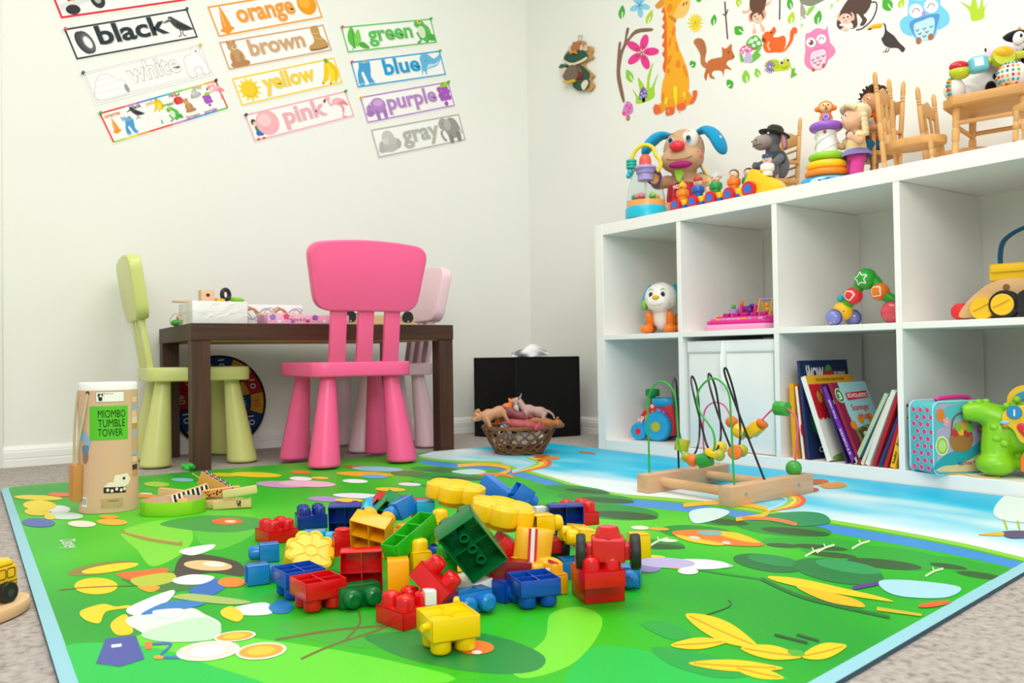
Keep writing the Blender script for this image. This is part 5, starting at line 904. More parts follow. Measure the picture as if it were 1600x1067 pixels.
# white toy dog with orange paws
t = cub('toy_dog', -.30, 1034, 520, Z1, 'white plastic toy dog with orange paws in the leftmost upper compartment', 'toy', -66)
blob('body', t, mt('f3f1ea', 'p'), [('b', (0, .015, .055), (.036, .042, .044)), ('b', (.002, -.004, .118), (.056, .048, .050)), ('b', (.002, -.026, .102), (.042, .036, .032)), ('b', (0, .012, .155), (.022, .026, .016))], .003, 3)
OP = mt('f4801a', 'p')
for sx in (-1, 1):
    blob('paw', t, OP, [('b', (sx*.036, -.012, .046), (.015, .017, .030), (20, 0, 0)), ('b', (sx*.040, -.030, .0155), (.022, .026, .0145))], .0025, 3)
    blob('hind_paw', t, OP, [('b', (sx*.048, .038, .036), (.019, .028, .034)), ('b', (sx*.052, .018, .015), (.018, .03, .0145))], .0025, 3)
    e_ = G(mt('18a6c4', 'p')).ball((sx*.055, .016, .122), (.012, .028, .044), (0, sx*-20, 0)).build('ear', t)
G(mt('8fcb2c', 'p')).ball((-.056, .0, .098), (.010, .016, .020)).build('ear_button', t); G(mt('18a6c4', 'p')).ball((-.030, .030, .084), (.022, .022, .008)).build('collar', t)
for x in (-.017, .023): G(mt('2a2a30', 'g')).ball((x, -.047, .126), (.0075, .004, .009)).ball((x+.002, -.0505, .130), .0018).build('eye', t); G(mt('3a3a3a', 'm')).tube([(x-.008, -.046, .140), (x, -.0465, .145), (x+.007, -.046, .142)], .0009, 6).build('eyebrow', t)
G(mt('f4b81c', 'p')).ball((.003, -.058, .116), (.012, .008, .008)).build('nose', t); G(mt('c8bfb0', 'm')).tube(sm([(-.026, -.045, .104), (-.012, -.058, .094), (.004, -.062, .091), (.020, -.058, .094), (.032, -.045, .105)], 5, False), .0010, 6).build('smile_line', t)
G(mt('9fd0e4', 'm')).ball((-.066, .030, .044), (.003, .012, .014)).build('paw_sticker', t)
# pink toy keyboard
t = cub('toy_keyboard', -.285, 1166, 512, Z1, 'pink toy piano keyboard with small figures on top', 'toy', -80)
G(mt('f2a0cc', 'p')).prism(rrect(-.115, -.075, .115, .06, .045, 8), 0, .018).build('base', t, bev=.004); MGN = mt('e02a94', 'p')
G(MGN).prism(rrect(-.11, -.068, .11, .056, .04, 8), .0185, .030).build('upper_shell', t, bev=.004); G(MGN).box(-.085, .1, -.03, .05, .030, .042).build('key_deck', t, bev=.003)
for i in range(10): G(mt(['f06ab4', 'f4b41e', 'c9a0e0', 'f0a8d4', 'f0a8d4', 'f0a8d4', 'f4b41e', 'c9a0e0', 'f06ab4', 'f0a8d4'][i], 'p')).box(-.088+i*.0172, -.0725+i*.0172, -.055, -.032, .0302, .036).build('key', t, bev=.001)
for i in range(5): G(mt('c81f84', 'p')).box(-.062+i*.030, -.042+i*.030, -.028, -.012, .0425, .052).build('black_key', t, bev=.002)
G(mt('f2a83c', 'p')).cyl((-.075, -.012, .042), (-.075, -.012, .046), .012).build('dial', t); G(mt('f0c23c', 'p')).box(-.088, -.076, -.03, -.018, .042, .046).build('button', t)
G(mt('b89ad8', 'p')).cyl((-.052, .02, .042), (-.052, .02, .066), .013).cyl((-.036, .036, .042), (-.036, .036, .074), .009).build('drum_post', t)
G(mt('5fae3c', 'p')).ball((-.052, .02, .073), .0075).build('green_bird', t); G(mt('ee7a2c', 'p')).ball((-.034, .036, .082), (.006, .006, .010)).build('orange_figure', t)
q = G(MGN); q.box(-.028, -.020, .012, .030, .042, .075); q.box(.018, .026, .012, .030, .042, .075); q.box(-.02, .018, .026, .030, .045, .075); q.build('theater_frame', t, bev=.002); G(mt('5a2a94', 'p')).ball((-.002, .020, .060), (.012, .008, .014)).ball((.008, .022, .074), (.008, .006, .006)).build('purple_figure', t)
q = G(mt('f4b81c', 'p'))
for x in (.040, .080): q.tube([(x-.010, .012, .042), (x-.002, .018, .094), (x+.002, .018, .094), (x+.010, .026, .042)], .0034, 8)
q.build('swing_frame', t); G(mt('b89ad8', 'p')).cyl((.036, .018, .090), (.084, .018, .090), .004).box(.052, .072, .012, .026, .048, .052).build('swing', t); G(mt('f2b83c', 'p')).ball((.061, .016, .060), (.008, .007, .009)).ball((.061, .014, .073), .007).build('swing_figure', t); G(mt('2f8a4a', 'p')).ball((.096, .02, .060), (.008, .008, .016)).build('tree', t)
# caterpillar toy
t = cub('caterpillar_toy', -.27, 1352, 506, Z1, 'green arched caterpillar toy with shape balls and rattling wheels', 'toy', -80)
GR = mt('22a82c', 'p')
P_ = [(-.055, 0, .048), (-.030, 0, .078), (-.004, 0, .120), (.010, 0, .128), (.030, 0, .112), (.046, 0, .082), (.072, 0, .062), (.085, 0, .048)]
G(GR).tube(sm(P_, 5, False), .016, 14, flat=.9).build('arched_body', t)
BL = [((-.028, -.004, .080), .0235, 'e8323c'), ((.006, -.004, .122), .0285, '2aa834'), ((.042, -.004, .086), .0235, 'f4801a')]
for c, r, h in BL:
    b = G(mt(h, 'p')).ball(c, r, n=28, k=18).build('shape_ball', t); q = G(mt('f6f2ec', 'm')); fx = lambda x, y, k=0.0, c=c, r=r: V((c[0]+x, c[1]-math.sqrt(max(0, (r*1.012)**2-x*x-y*y)), c[2]+y))
    k = r*.62; sh_p = {'e8323c': [(-.9, .1), (-.55, .85), (.5, .7), (1.0, .05), (.1, -.95), (-.75, -.5)], '2aa834': [(a, b2) for a, b2 in star(0, 0, .55, 1.05, 5, 100)], 'f4801a': [(-.8, .8), (.75, .85), (.85, -.75), (-.7, -.85)]}[h]
    q.line([(x*k-.15*r, y*k) for x, y in sm([V((*p, 0)) for p in sh_p], 1)] if 0 else [(p[0]*k-.15*r, p[1]*k) for p in sm([V((*p, 0)) for p in [((1-s_)*V(sh_p[i])+s_*V(sh_p[(i+1) % len(sh_p)])) for i in range(len(sh_p)) for s_ in (.12, .5, .88)]], 2)], .0028, fx, 0, True); q.build('shape_outline', b, flat=True)
G(mt('f6c01c', 'p')).ball((-.060, 0, .040), .0265).build('head', t); G(mt('1a1a1a', 'p')).ball((-.047, -.0235, .040), .0018).ball((-.075, -.021, .046), .0018).build('eye', t)
G(mt('18aab4', 'p')).ball((-.062, -.008, .074), .0088).ball((-.047, -.006, .073), .007).build('antenna', t)
for c, r, h, h2 in (((-.071, -.030, .023), .0225, '7a84cc', '2f3f94'), ((-.045, .030, .023), .0225, '7a84cc', '2f3f94'), ((.082, -.030, .0305), .030, 'e04a5a', '5a2a5a'), ((.095, .030, .0305), .030, 'e04a5a', '5a2a5a')):
    q = G(mt(h, 'g', coat=.4)).at(T(*c) @ rotm(90)).lathe([(r*.85, -.012), (r*.88, .010), (r*.6, .017), (.001, .020)], 32).build('rattle_wheel', t, ang=70); G(mt(h2, 'p')).torus(c, r*.92, r*.08, (90, 0, 0), 36, 8).build('wheel_rim', q)
    for i in range(5): G(mt(['f2d23c', '3fb04a', 'f08a3c', 'f2d23c', 'e84a5a'][i], 'p')).ball((c[0]+rnd.uniform(-.4, .4)*r, c[1]-.0155 if c[1] < 0 else c[1]+.0155, c[2]-r*.55+rnd.uniform(-.1, .1)*r), .0022, n=8, k=6).build('rattle_bead', q)
# wooden dog-truck
t = cub('wooden_pull_truck', -.27, 1575, 492, Z1, 'natural wood pull truck with yellow roof and blue strap handle at the right edge', 'toy', -84)
BW = mt('deb27a', 'w', st=(6, 40, 40), d=.85)
G(BW).at(rotm(90)).prism(sm([(-.096, .008), (-.09, .03), (-.06, .062), (-.03, .083), (.0, .092), (.03, .092), (.05, .09), (.075, .088), (.085, .07), (.085, .008), (.0, .006), (-.06, .006)], 4), -.03, .03).build('body', t, bev=.005)
G(mt('8a5a34', 'w')).cyl((.008, -.0305, .072), (.008, -.029, .072), .0075).build('eye_hole', t)
G(mt('f4c218', 'w', d=.9)).prism([(-.030, -.026), (.10, -.026), (.10, .026), (-.030, .026)], .088, .128).build('roof_block', t, bev=.005)
q = G(mt('f4c218', 'w', d=.9)).prism(rrect(-.028, -.032, .11, .032, .01), .107, .125).build('roof_lip', t, bev=.004)
q = G(mt('1f5f84', 'f')); pts = sm([(-.012, 0, .122), (-.013, 0, .15), (-.004, 0, .182), (.03, 0, .204), (.07, 0, .208), (.10, 0, .18), (.104, 0, .122)], 6, False); q.tube(pts, .013, 12, flat=.3); q.build('strap_handle', t)
G(mt('e02c2c', 'w', d=.9)).at(T(-.098, -.006, .0225) @ rotm(90, 0, 0)).prism([(.023*math.cos(a), .023*math.sin(a)) for a in [PI/4*i+.4 for i in range(8)]], -.02, .02, .9).build('nose', t, bev=.005)
wheel('wheel', t, (-.040, -.038, .0265), .0265, .018, mt('f2c21c', 'w', d=.9)); q = wheel('wheel', t, (.008, -.040, .0325), .0325, .026, mt('2a2a2c', 'm')); G(mt('f2c21c', 'w', d=.9)).at(T(.006, -.0475, .0325) @ rotm(90)).lathe([(.0245, -.006), (.0245, .006), (.022, .008)], 28).build('wheel_disc', q)
for x, z in ((-.040, .0265), (.006, .0325)):
    y = -.0475 if x < 0 else -.0558; G(mt('c99a14', 'm')).tube([(x-.018, y, z-.006), (x, y-.0005, z+.002), (x+.016, y, z+.010)], .0012, 6).build('groove', t)
wheel('wheel', t, (.060, -.040, .0325), .0325, .026, mt('2a2a2c', 'm')); wheel('wheel', t, (-.04, .038, .0265), .0265, .018, mt('f2c21c', 'w', d=.9)); wheel('wheel', t, (.03, .040, .0325), .0325, .026, mt('2a2a2c', 'm'))
# red and blue tractor
t = cub('toy_tractor', -.275, 1033, 697, Z0, 'red plastic toy tractor with blue wheels in the lower left compartment', 'toy', -72)
RD, BLU = mt('d82436', 'p'), mt('1c9fd6', 'p')
q = G(RD).at(rotm(90)); q.prism(sm([(-.062, .022), (-.066, .05), (-.055, .085), (-.03, .108), (.0, .120), (.05, .122), (.062, .10), (.062, .022), (.0, .018)], 4), -.036, .036); q.build('body', t, bev=.006, seg=3)
G(BLU).lathe([(.040, .112), (.047, .122), (.048, .132), (.043, .139), (.036, .139), (.030, .130), (.001, .126)], 30).build('seat_ring', t, ang=50).location = (.022, 0, 0)
G(mt('118a3c', 'p')).lathe([(.010, .10), (.010, .142), (.022, .144), (.024, .150), (.024, .164), (.020, .168), (.001, .168)], 24).build('smoke_stack', t).location = (-.030, .004, 0)
wheel('wheel', t, (.012, -.046, .0475), .047, .028, BLU, mt('b8b42c', 'p'), .34, tread=40); wheel('wheel', t, (-.058, -.040, .029), .029, .022, BLU, mt('d82436', 'p'), .36)
wheel('wheel', t, (.012, .046, .0475), .047, .028, BLU, mt('b8b42c', 'p'), .34); wheel('wheel', t, (-.058, .040, .029), .029, .022, BLU, mt('d82436', 'p'), .36)
G(mt('6fbf4a', 'p')).add([(-.020, -.0385, .080), (.0, -.0385, .080), (-.010, -.0385, .100), (-.018, -.036, .080), (.002, -.036, .080), (-.010, -.036, .102)], [(0, 1, 2), (3, 4, 5), (0, 1, 4, 3), (1, 2, 5, 4), (2, 0, 3, 5)]).build('triangle_button', t); G(mt('2f9fd8', 'p')).box(.004, .020, -.039, -.035, .084, .104).build('square_button', t, bev=.002)
G(mt('9a4ac0', 'p')).at(T(.032, -.0385, .092) @ rotm(90)).prism(star(0, 0, .006, .011, 5), -.002, .002).build('star_button', t); fn = frame_fn((0, -.0368, 0), (1, 0, 0), (0, 0, 1)); q = G(mt('f6f2ec', 'm')); q.text('A', frame_fn((0, -.039, 0), (1, 0, 0), (0, 0, 1)), -.010, .082, .014, h=2); q.text('4', frame_fn((0, -.0393, 0), (1, 0, 0), (0, 0, 1)), .012, .088, .016, h=2); q.text('5', frame_fn((0, -.0409, 0), (1, 0, 0), (0, 0, 1)), .032, .087, .013, h=2); q.text('So', fn, -.047, .066, .022, rot=60, bold=.04, h=2); q.build('lettering', t, flat=True)
G(mt('f2a02c', 'p')).ball((-.028, -.0365, .075), (.013, .003, .010)).build('orange_badge', t); G(mt('f4c8c8', 'p')).ball((-.012, -.037, .112), (.007, .002, .007)).build('badge', t)
# fabric box
a0, a1 = px(-.388, 1080, 620), px(-.388, 1208, 620); t = empty('fabric_box', (-.388, (a0+a1)/2, Z0), (0, 0, -90), 'white fabric storage box filling the lower compartment beside the books', 'storage box'); hw = .158
FW = mt('f3f4f0', 'f', sc=1200, d=.95)
G(FW).box(-hw, hw, 0, .355, 0, .318).build('box_body', t, bev=.004); q = G(mt('fbfbf8', 'f', d=.96)).box(-hw-.001, hw+.001, -.003, .357, .288, .321).build('folded_rim', t, bev=.002)
G(mt('fbfbf8', 'f', d=.96)).tube(sm([(-.012, -.004, .318), (-.012, -.012, .28), (-.011, -.016, .25), (-.012, -.010, .205), (-.012, -.002, .19)], 5, False), .0125, 10, flat=.25).build('pull_strap', t)
q = G(mt('e2e4e0', 'f'))
for z, x0_, x1_ in ((.286, -hw, hw), (.004, -hw, hw)): q.tube([(x0_, -.0012, z), (x1_, -.0012, z)], .0012, 6)
for x in (-hw+.004, hw-.004): q.tube([(x, -.001, .004), (x, -.001, .286)], .0012, 6)
q.build('seam', t)
# books
def book(ub, vb, ut, vt, th, wd, cover, spine, label, art=None, xb=-.393, side=1, pages='f2eee2'):
    B = at(ub, vb, 0, xb); B.z = Z0; Tp = at(ut, vt, 0, xb); up = Tp-B; up.x = 0; h = up.length; up.normalize(); tk = V((0, up.z, -up.y))*side   # thickness direction
    lo = min(0, (tk*th).z); B.z = Z0+.0003-lo
    t = empty('book', B, (0, 0, 0), label, 'book', 'books in the lower compartment')
    def slab(name, m, x0, x1, t0, t1, z0, z1, bev=0):
        q = G(mt(m, 'm', r=.45) if isinstance(m, str) else m); vs = [V((x, 0, 0))+tk*a+up*z for x in (x0, x1) for a in (t0, t1) for z in (z0, z1)]
        q.add(vs, [(0, 1, 3, 2), (4, 6, 7, 5), (0, 4, 5, 1), (2, 3, 7, 6), (0, 2, 6, 4), (1, 5, 7, 3)]); return q.build(name, t, bev=bev)
    c = min(.0018, th*.2)
    slab('pages', pages, .002, wd-.003, c, th-c, .003, h-.003); slab('cover', cover, 0, wd, 0, c*.95, 0, h); slab('cover', cover, 0, wd, th-c*.95, th, 0, h); slab('spine', spine, -.0012, .0015, 0, th, 0, h)
    fc = frame_fn((0, 0, 0), (1, 0, 0), up) if True else None; fs = frame_fn(V((-.0014, 0, 0))+tk*th/2, tk, up)
    f1 = lambda x, y, k=0.0: V((x, 0, 0))+up*y-tk*(.0004+k*.00015); f2 = lambda x, y, k=0.0: V((-.0016-k*.00015, 0, 0))-tk*(y-th/2)*(1)+tk*th/2*0+up*x+tk*0
    f2 = lambda x, y, k=0.0: V((-.0016-k*.00015, 0, 0))+tk*(th/2+y)+up*x
    if art:
        q = G(); art(q, f1, f2, wd, h, th); q.build('cover_print', t, flat=True)
    return t
def P2(q, h, pts, f, k, s=True): q.m(mt(h, 'm', r=.45)); q.poly([(p[0], p[1]) for p in (sm([V((*p, 0)) for p in pts], 4) if s else pts)], f, k)
def E2(q, h, cx, cy, rx, ry, f, k, rot=0): q.m(mt(h, 'm', r=.45)); q.poly(circ(cx, cy, rx, ry, rot), f, k)
def T2(q, h, s, f, x, y, size, w, k=6, rot=0, bold=.02): q.m(mt(h, 'm')); q.text(s, f, x, y, size, w=w, k=k) if 0 else q.text(s, f, x, y, size, w=w, bold=bold, h=k, rot=rot)
def a_wow(q, f, g_, w, h, th):
    T2(q, 'f4f4f0', 'WOW', f, .060, h-.052, .046, .078, bold=.03); T2(q, 'f4f4f0', 'THE', f, .030, h-.022, .012, .018); P2(q, 'c8283c', [(.095, h-.065), (.145, h-.062), (.142, h-.028), (.10, h-.03)], f, 7, False); P2(q, '3f9a4a', [(.105, h-.028), (.12, h-.012), (.138, h-.026)], f, 8); T2(q, 'f4f4f0', 'SHOW', f, .172, h-.052, .028, .05); T2(q, 'f4f4f0', 'CANADA', f, .095, .016, .020, .105); P2(q, '2f7a4a', [(.02, .12), (.06, .09), (.07, .06), (.03, .07)], f, 4)
def a_tales(q, f, g_, w, h, th):
    P2(q, 'f2b42c', [(0, h-.024), (w, h-.024), (w, h), (0, h)], f, 2, False); sc = [(0, h-.024), (w, h-.024), (w, h-.115)]+[(w-i*w/22, h-.115-(.006 if i % 2 else 0)) for i in range(23)]; P2(q, 'd0202c', sc, f, 3, False); T2(q, '7a4a10', 'FOR YOUNGER-YEARS STORIES', f, w*.5, h-.016, .010, w*.62)
    T2(q, 'f2b83c', 'Little small', f, w*.5, h-.052, .020, w*.55); E2(q, 'd8a04a', w*.15, h-.06, .010, .016, f, 5); E2(q, 'd8a04a', w*.88, h-.05, .012, .018, f, 5)
    for i in range(5): T2(q, 'f4d8b0', 'a story book', f, w*.34, h-.078-.011*i, .006, w*.2)
    P2(q, '8a8a88', [(.08, .012), (.15, .012), (.165, .05), (.15, .085), (.135, .11), (.105, .115), (.085, .10), (.10, .075), (.085, .05)], f, 4); P2(q, '9a9a98', [(.09, .112), (.062, .155), (.07, .16), (.105, .12)], f, 5); P2(q, '8a8a88', [(.112, .116), (.09, .158), (.10, .16), (.125, .118)], f, 5); E2(q, '2a2a2a', .098, .1, .003, .003, f, 6); E2(q, '4a9a4a', .12, .075, .024, .010, f, 6, 12); P2(q, '7aa84a', [(.02, 0), (w-.01, 0), (w-.01, .012), (.1, .018), (.02, .012)], f, 5)
def a_purp(q, f, g_, w, h, th): P2(q, '2c2348', [(0, h-.055), (w, h-.055), (w, h), (0, h)], f, 2, False); T2(q, 'e8e4f0', 'STORIES', g_, h*.28, -.003, .008, .07, bold=.01); T2(q, 'e8e4f0', 'First read', g_, h*.7, -.003, .007, .05); P2(q, 'f4f4f4', [(.004, h-.052), (.02, h-.052), (.02, h-.04), (.004, h-.04)], f, 5, False)
def a_scav(q, f, g_, w, h, th):
    P2(q, '8a1f3c', [(0, 0), (.030, 0), (.034, h*.3), (.026, h*.62), (.030, h), (0, h)], f, 2, False); P2(q, '7a9a4a', [(.03, h*.42), (w*.6, h*.46), (w, h*.40), (w, 0), (.03, 0)], f, 2, False); P2(q, 'c8862c', [(.03, h*.26), (w*.5, h*.2), (w, h*.24), (w, 0), (.03, 0)], f, 3, False)
    E2(q, 'f4f4f0', .018, h-.036, .0165, .020, f, 5); E2(q, '2f8a3c', .018, h-.036, .0145, .018, f, 5.5); T2(q, 'f4f4f0', '3', f, .018, h-.046, .026, .013); P2(q, 'd02838', [(.046, h-.05), (.142, h-.046), (.142, h-.026), (.046, h-.03)], f, 4, False); T2(q, 'f6f2ec', 'SCHOLASTIC', f, .095, h-.043, .015, .088)
    T2(q, 'd0342c', 'Scavenger', f, .088, h-.078, .024, .078, bold=.01); T2(q, 'd0342c', 'Hunt', f, .092, h-.102, .024, .044, bold=.01)
    for x, y in ((.07, .115), (.112, .118), (.03, .10)): E2(q, 'e88a1e', x, y, .013, .012, f, 5)
    for x in (.066, .128):
        E2(q, '6a4a34', x, .070, .024, .024, f, 6); E2(q, 'f6f2ec', x+.002, .064, .017, .018, f, 6.5); E2(q, '2a2a2a', x-.004, .07, .003, .004, f, 7); E2(q, '2a2a2a', x+.008, .07, .003, .004, f, 7); E2(q, '3a2a20', x+.004, .062, .004, .003, f, 7); E2(q, 'f6f2ec', x, .034, .016, .024, f, 6); E2(q, '6a4a34', x-.018, .075, .007, .016, f, 7, 30)
    for x, y in ((.05, .02), (.1, .015), (.14, .03)): E2(q, 'e06a1e', x, y, .016, .012, f, 6)
book(1246.5, 722, 1240, 600, .014, .19, 'f0b02c', 'f0a81e', 'thin yellow-orange book upright against the shelf divider')
book(1258, 719, 1246, 604, .007, .185, 'c04a3c', 'f0ece0', 'thin cream-edged book between the yellow one and the big navy book', lambda q, f, g_, w, h, th: (E2(q, '3a2a2a', .04, h*.6, .03, .04, f, 3), P2(q, 'd8283c', [(.0, h*.3), (.06, h*.3), (.06, h*.5), (0, h*.5)], f, 4)))
book(1266, 721, 1249, 564, .008, .215, '1f2f58', '2c3a68', 'tall navy book, its top reading WOW', a_wow)
book(1300, 724, 1258, 590, .014, .205, 'f0ece2', 'f4f2ea', 'white-spined book with red cover top and a gray rabbit', a_tales)
book(1325, 722, 1284, 602, .005, .17, '2c2348', '3a2f5c', 'thin dark indigo book between the rabbit book and the purple one')
book(1338, 719, 1290, 606, .012, .165, '6a2a9a', '7a2fa4', 'purple-spined book leaning behind the blue-gray dog cover', a_purp)
book(1346, 713, 1297, 600, .007, .155, '9ed0d4', '9a1f3c', 'pale teal reader with a cartoon dog cover reading Scavenger Hunt', a_scav)
RB = [(1338, 727, 1388, 617, .010, '4a9aa8', 'b8c8a8', 'teal book leaning right, leftmost of the right-leaning books', .19), (1349, 728, 1393, 622, .008, 'e6e2cc', 'dcd8c4', 'cream thin book just right of the teal leaning book', .185), (1358, 728, 1400, 612, .011, 'eceadc', 'e8e4d8', 'white book leaning right in the middle of the right group', .19), (1368, 728, 1406, 618, .008, 'c02a34', 'b82430', 'red-spined book leaning right beside the white one', .18), (1376, 728, 1411, 640, .007, '2a8a94', '3a3a7a', 'dark teal thin book leaning right behind the divider', .17), (1386, 729, 1418, 632, .009, 'b8202c', 'c0242e', 'bright red book leaning right next to the yellow one', .18)]
for ub, vb, ut, vt, th, c, sp, lab, wd in RB: book(ub, vb, ut, vt, th, wd, c, sp, lab, side=1)
book(1399, 734, 1418, 650, .013, .17, 'f2b81e', 'f4bc24', 'yellow book nearest the middle divider, its spine reading Amazing', lambda q, f, g_, w, h, th: (T2(q, '3a2a14', 'Amazing', g_, h*.6, -.003, .010, .05), T2(q, '3a2a14', 'Reading', g_, h*.2, -.003, .009, .03)))
# lunch tin
_c = at(1461, 743, 2, Z0)+V((.003, 0, 0)); _q = rotm(0, 0, -20) @ V((-.080, -.0135, 0))
t = empty('lunch_tin', (_c.x-_q.x, _c.y-_q.y, Z0), (0, 0, -20), 'turquoise tin lunch box with strawberry sides and a pink handle', 'lunch box')
TQ = mt('4fc0c8', 'p', r=.25); w2, d2, h2 = .080, .045, .165
G(TQ).at(rotm(90) @ T(0, 0, 0)).prism(rrect(-w2, .001, w2, h2, .018, 6), -d2*1.55, d2*.3).build('tin_body', t, bev=.003)
q = G(mt('b8e4e8', 'p', r=.2))
for y in (-d2*.22, d2*1.45): q.at(T(0, y, 0) @ rotm(90)).line([(a, b) for a, b in rrect(-w2-.0008, .0002, w2+.0008, h2+.0008, .018, 6)], .004, lambda x, y2, k=0.0: V((x, y2, 0)), 0, True)
q.tube
for y in (-d2*.2, d2*1.42):
    q.at(M.Identity(4)); q.tube([(a, y, b) for a, b in rrect(-w2-.0006, .0004, w2+.0006, h2+.0006, .018, 6)], .0017, 6, True)
q.build('rim_bead', t)
fL = lambda x, y, k=0.0: V((-w2-.0004-k*.0002, x, y)); q = G(); r2 = random.Random(3)
for i in range(3):
    for j in range(9):
        x, y = -.004+i*.022+(.0 if j % 2 else .011)-.0, .014+j*.0165
        if x > .062: continue
        q.m(mt('f6d8e4', 'm')); q.poly(circ(x, y, .0075, .0065), fL, 1); q.m(mt('e0488a', 'm')); q.poly(circ(x, y, .0062, .0054), fL, 2); q.m(mt('5fb04a', 'm')); q.poly(circ(x+.004, y+.005, .0022, .0014), fL, 3)
q.build('strawberry_print', t, flat=True)
fF = frame_fn((0, -d2*.3-.0004, 0), (1, 0, 0), (0, 0, 1), .0002)
q = G(); Q = lambda h, pts, k, s=True: P2(q, h, pts, fF, k, s)
Q('b9b0cc', rrect(-w2+.004, .006, w2-.004, h2-.004, .015, 5), 1, False); Q('5fc4d0', [(-w2+.005, h2-.06), (-.05, h2-.012), (.03, h2-.006), (.02, h2-.03), (-.02, h2-.04)], 2); Q('2fa8b4', [(-w2+.005, .03), (-.04, .05), (.02, .06), (w2-.006, .085), (w2-.006, .02), (-w2+.006, .012)], 3); Q('e4d098', [(-w2+.008, .008), (-.06, .02), (-.02, .022), (.02, .034), (.05, .05), (w2-.008, .048), (w2-.012, .008)], 4)
E2(q, 'f4f6ec', -.062, .066, .018, .022, fF, 5); E2(q, '9acb3c', -.062, .066, .0155, .019, fF, 6); E2(q, 'c8e48a', -.062, .066, .011, .014, fF, 7)
Q('b07a44', [(-.03, .055), (.012, .055), (.022, .088), (-.038, .088)], 8); 
for i, (x, y, h) in enumerate(((-.024, .095, 'd83a4a'), (-.008, .098, 'f2c83c'), (.008, .094, 'd83a4a'), (-.016, .108, '8fc04a'), (.002, .110, 'f2a03c'), (.014, .104, '8fc04a'))): E2(q, h, x, y, .0105, .0105, fF, 9+i*.2)
q.m(mt('8a5a34', 'm')); q.line([(a, b) for a, b, _z in sm([V((-.036, .088, 0)), V((-.030, .125, 0)), V((-.008, .138, 0)), V((.014, .125, 0)), V((.020, .088, 0))], 6, False)], .004, fF, 8)
for x, y in ((.045, .10), (.055, .065), (-.05, .12), (.05, .135)):
    for k in range(5): E2(q, 'd06aa8' if x > 0 else 'f0a8c8', x+.006*math.cos(k*1.257), y+.007*math.sin(k*1.257), .0042, .005, fF, 11)
    E2(q, 'f4d84a', x, y, .003, .003, fF, 12)
E2(q, 'e88a3c', -.064, .135, .012, .015, fF, 5); E2(q, 'b4bc3c', .062, .148, .012, .012, fF, 5); T2(q, '3f7aa8', 'Mis', fF, -.012, .020, .012, .014, 13); T2(q, 'd04a7a', 'frutas', fF, .008, .021, .012, .022, 13); T2(q, '3f7aa8', 'son deliciosas', fF, .040, .024, .009, .036, 13)
q.build('front_print', t, flat=True)
hb = G(mt('e83a8c', 'p')).tube(sm([(-.046, .018, h2+.002), (-.040, .018, h2+.006), (-.02, .018, h2+.008), (.02, .018, h2+.009), (.042, .018, h2+.007), (.048, .018, h2+.002)], 5, False), .0055, 10); hb.build('handle', t)
# green activity toy
t = empty('activity_animal', (-.33, px(-.33, 1576, 742), Z0), (0, 0, -66), 'lime green plastic animal activity toy with number buttons at the right edge', 'toy')
LM = mt('86cc1e', 'p')
blob('body', t, LM, [('b', (.045, .01, .105), (.075, .045, .060)), ('b', (.02, 0, .14), (.03, .03, .03)), ('b', (.06, .0, .155), (.03, .03, .028)), ('t', [(-.01, 0, .125), (-.05, -.006, .142), (-.088, -.010, .140)], .034, .018), ('t', [(-.015, 0, .11), (-.022, -.008, .05)], .036, .034), ('b', (-.024, -.014, .028), (.042, .045, .0275)), ('t', [(.10, 0, .10), (.11, -.008, .05)], .036, .034), ('b', (.114, -.012, .028), (.042, .045, .0275)), ('b', (.05, .01, .03), (.09, .04, .014))], .0045, 5)
q = G(LM)
for c in ((-.07, -.01, .160), (-.055, -.012, .164), (-.04, -.008, .165), (.0, -.03, .158), (.02, -.025, .172)): q.ball(c, .008, n=12, k=8)
for c in ((-.020, -.034, .085), (-.006, -.036, .075), (-.024, -.030, .110)): q.ball(c, (.010, .007, .008), n=12, k=8)
q.build('skin_bumps', t)
YP = G(mt('f4c428', 'p')).at(T(.045, -.030, .118) @ rotm(90)); YP.prism(sm([(-.05, .028), (-.02, .042), (.05, .042), (.06, -.02), (.02, -.035), (-.018, -.040), (-.034, -.012), (-.054, .004)], 4), 0, .012); YP.build('yellow_panel', t, bev=.003)
b = G(mt('1f8fc8', 'p')).at(T(.014, -.040, .145) @ rotm(90)).lathe([(.015, 0), (.015, .005), (.013, .008), (.001, .008)], 28).build('round_button', t); G(mt('f4f4f0', 'm')).text('1', frame_fn((.014, -.0484, .138), (1, 0, 0), (0, 0, 1)), 0, 0, .019, bold=.03).build('number', b, flat=True)
b = G(mt('1f9a5c', 'p')).box(.040, .068, -.048, -.040, .130, .158).build('square_button', t, bev=.004); G(mt('f4f4f0', 'm')).text('2', frame_fn((.054, -.0484, .137), (1, 0, 0), (0, 0, 1)), 0, 0, .019, bold=.03).build('number', b, flat=True)
hp = [(.0, -.018), (.014, -.004), (.018, .007), (.012, .013), (.005, .013), (0, .008), (-.005, .013), (-.012, .013), (-.018, .007), (-.014, -.004)]
b = G(mt('d8283c', 'p')).at(T(.036, -.040, .108) @ rotm(90)).prism(sm([V((*p, 0)) for p in hp], 3), 0, .008).build('heart_button', t, bev=.002); G(mt('f4f4f0', 'm')).text('4', frame_fn((.036, -.0484, .101), (1, 0, 0), (0, 0, 1)), 0, 0, .018, bold=.03).build('number', b, flat=True)
G(mt('8fc8d8', 'p')).ball((-.004, -.041, .122), (.010, .004, .005)).build('rainbow_bump', t); G(mt('e8762c', 'p')).ball((-.004, -.042, .114), (.005, .004, .004)).build('orange_bump', t)
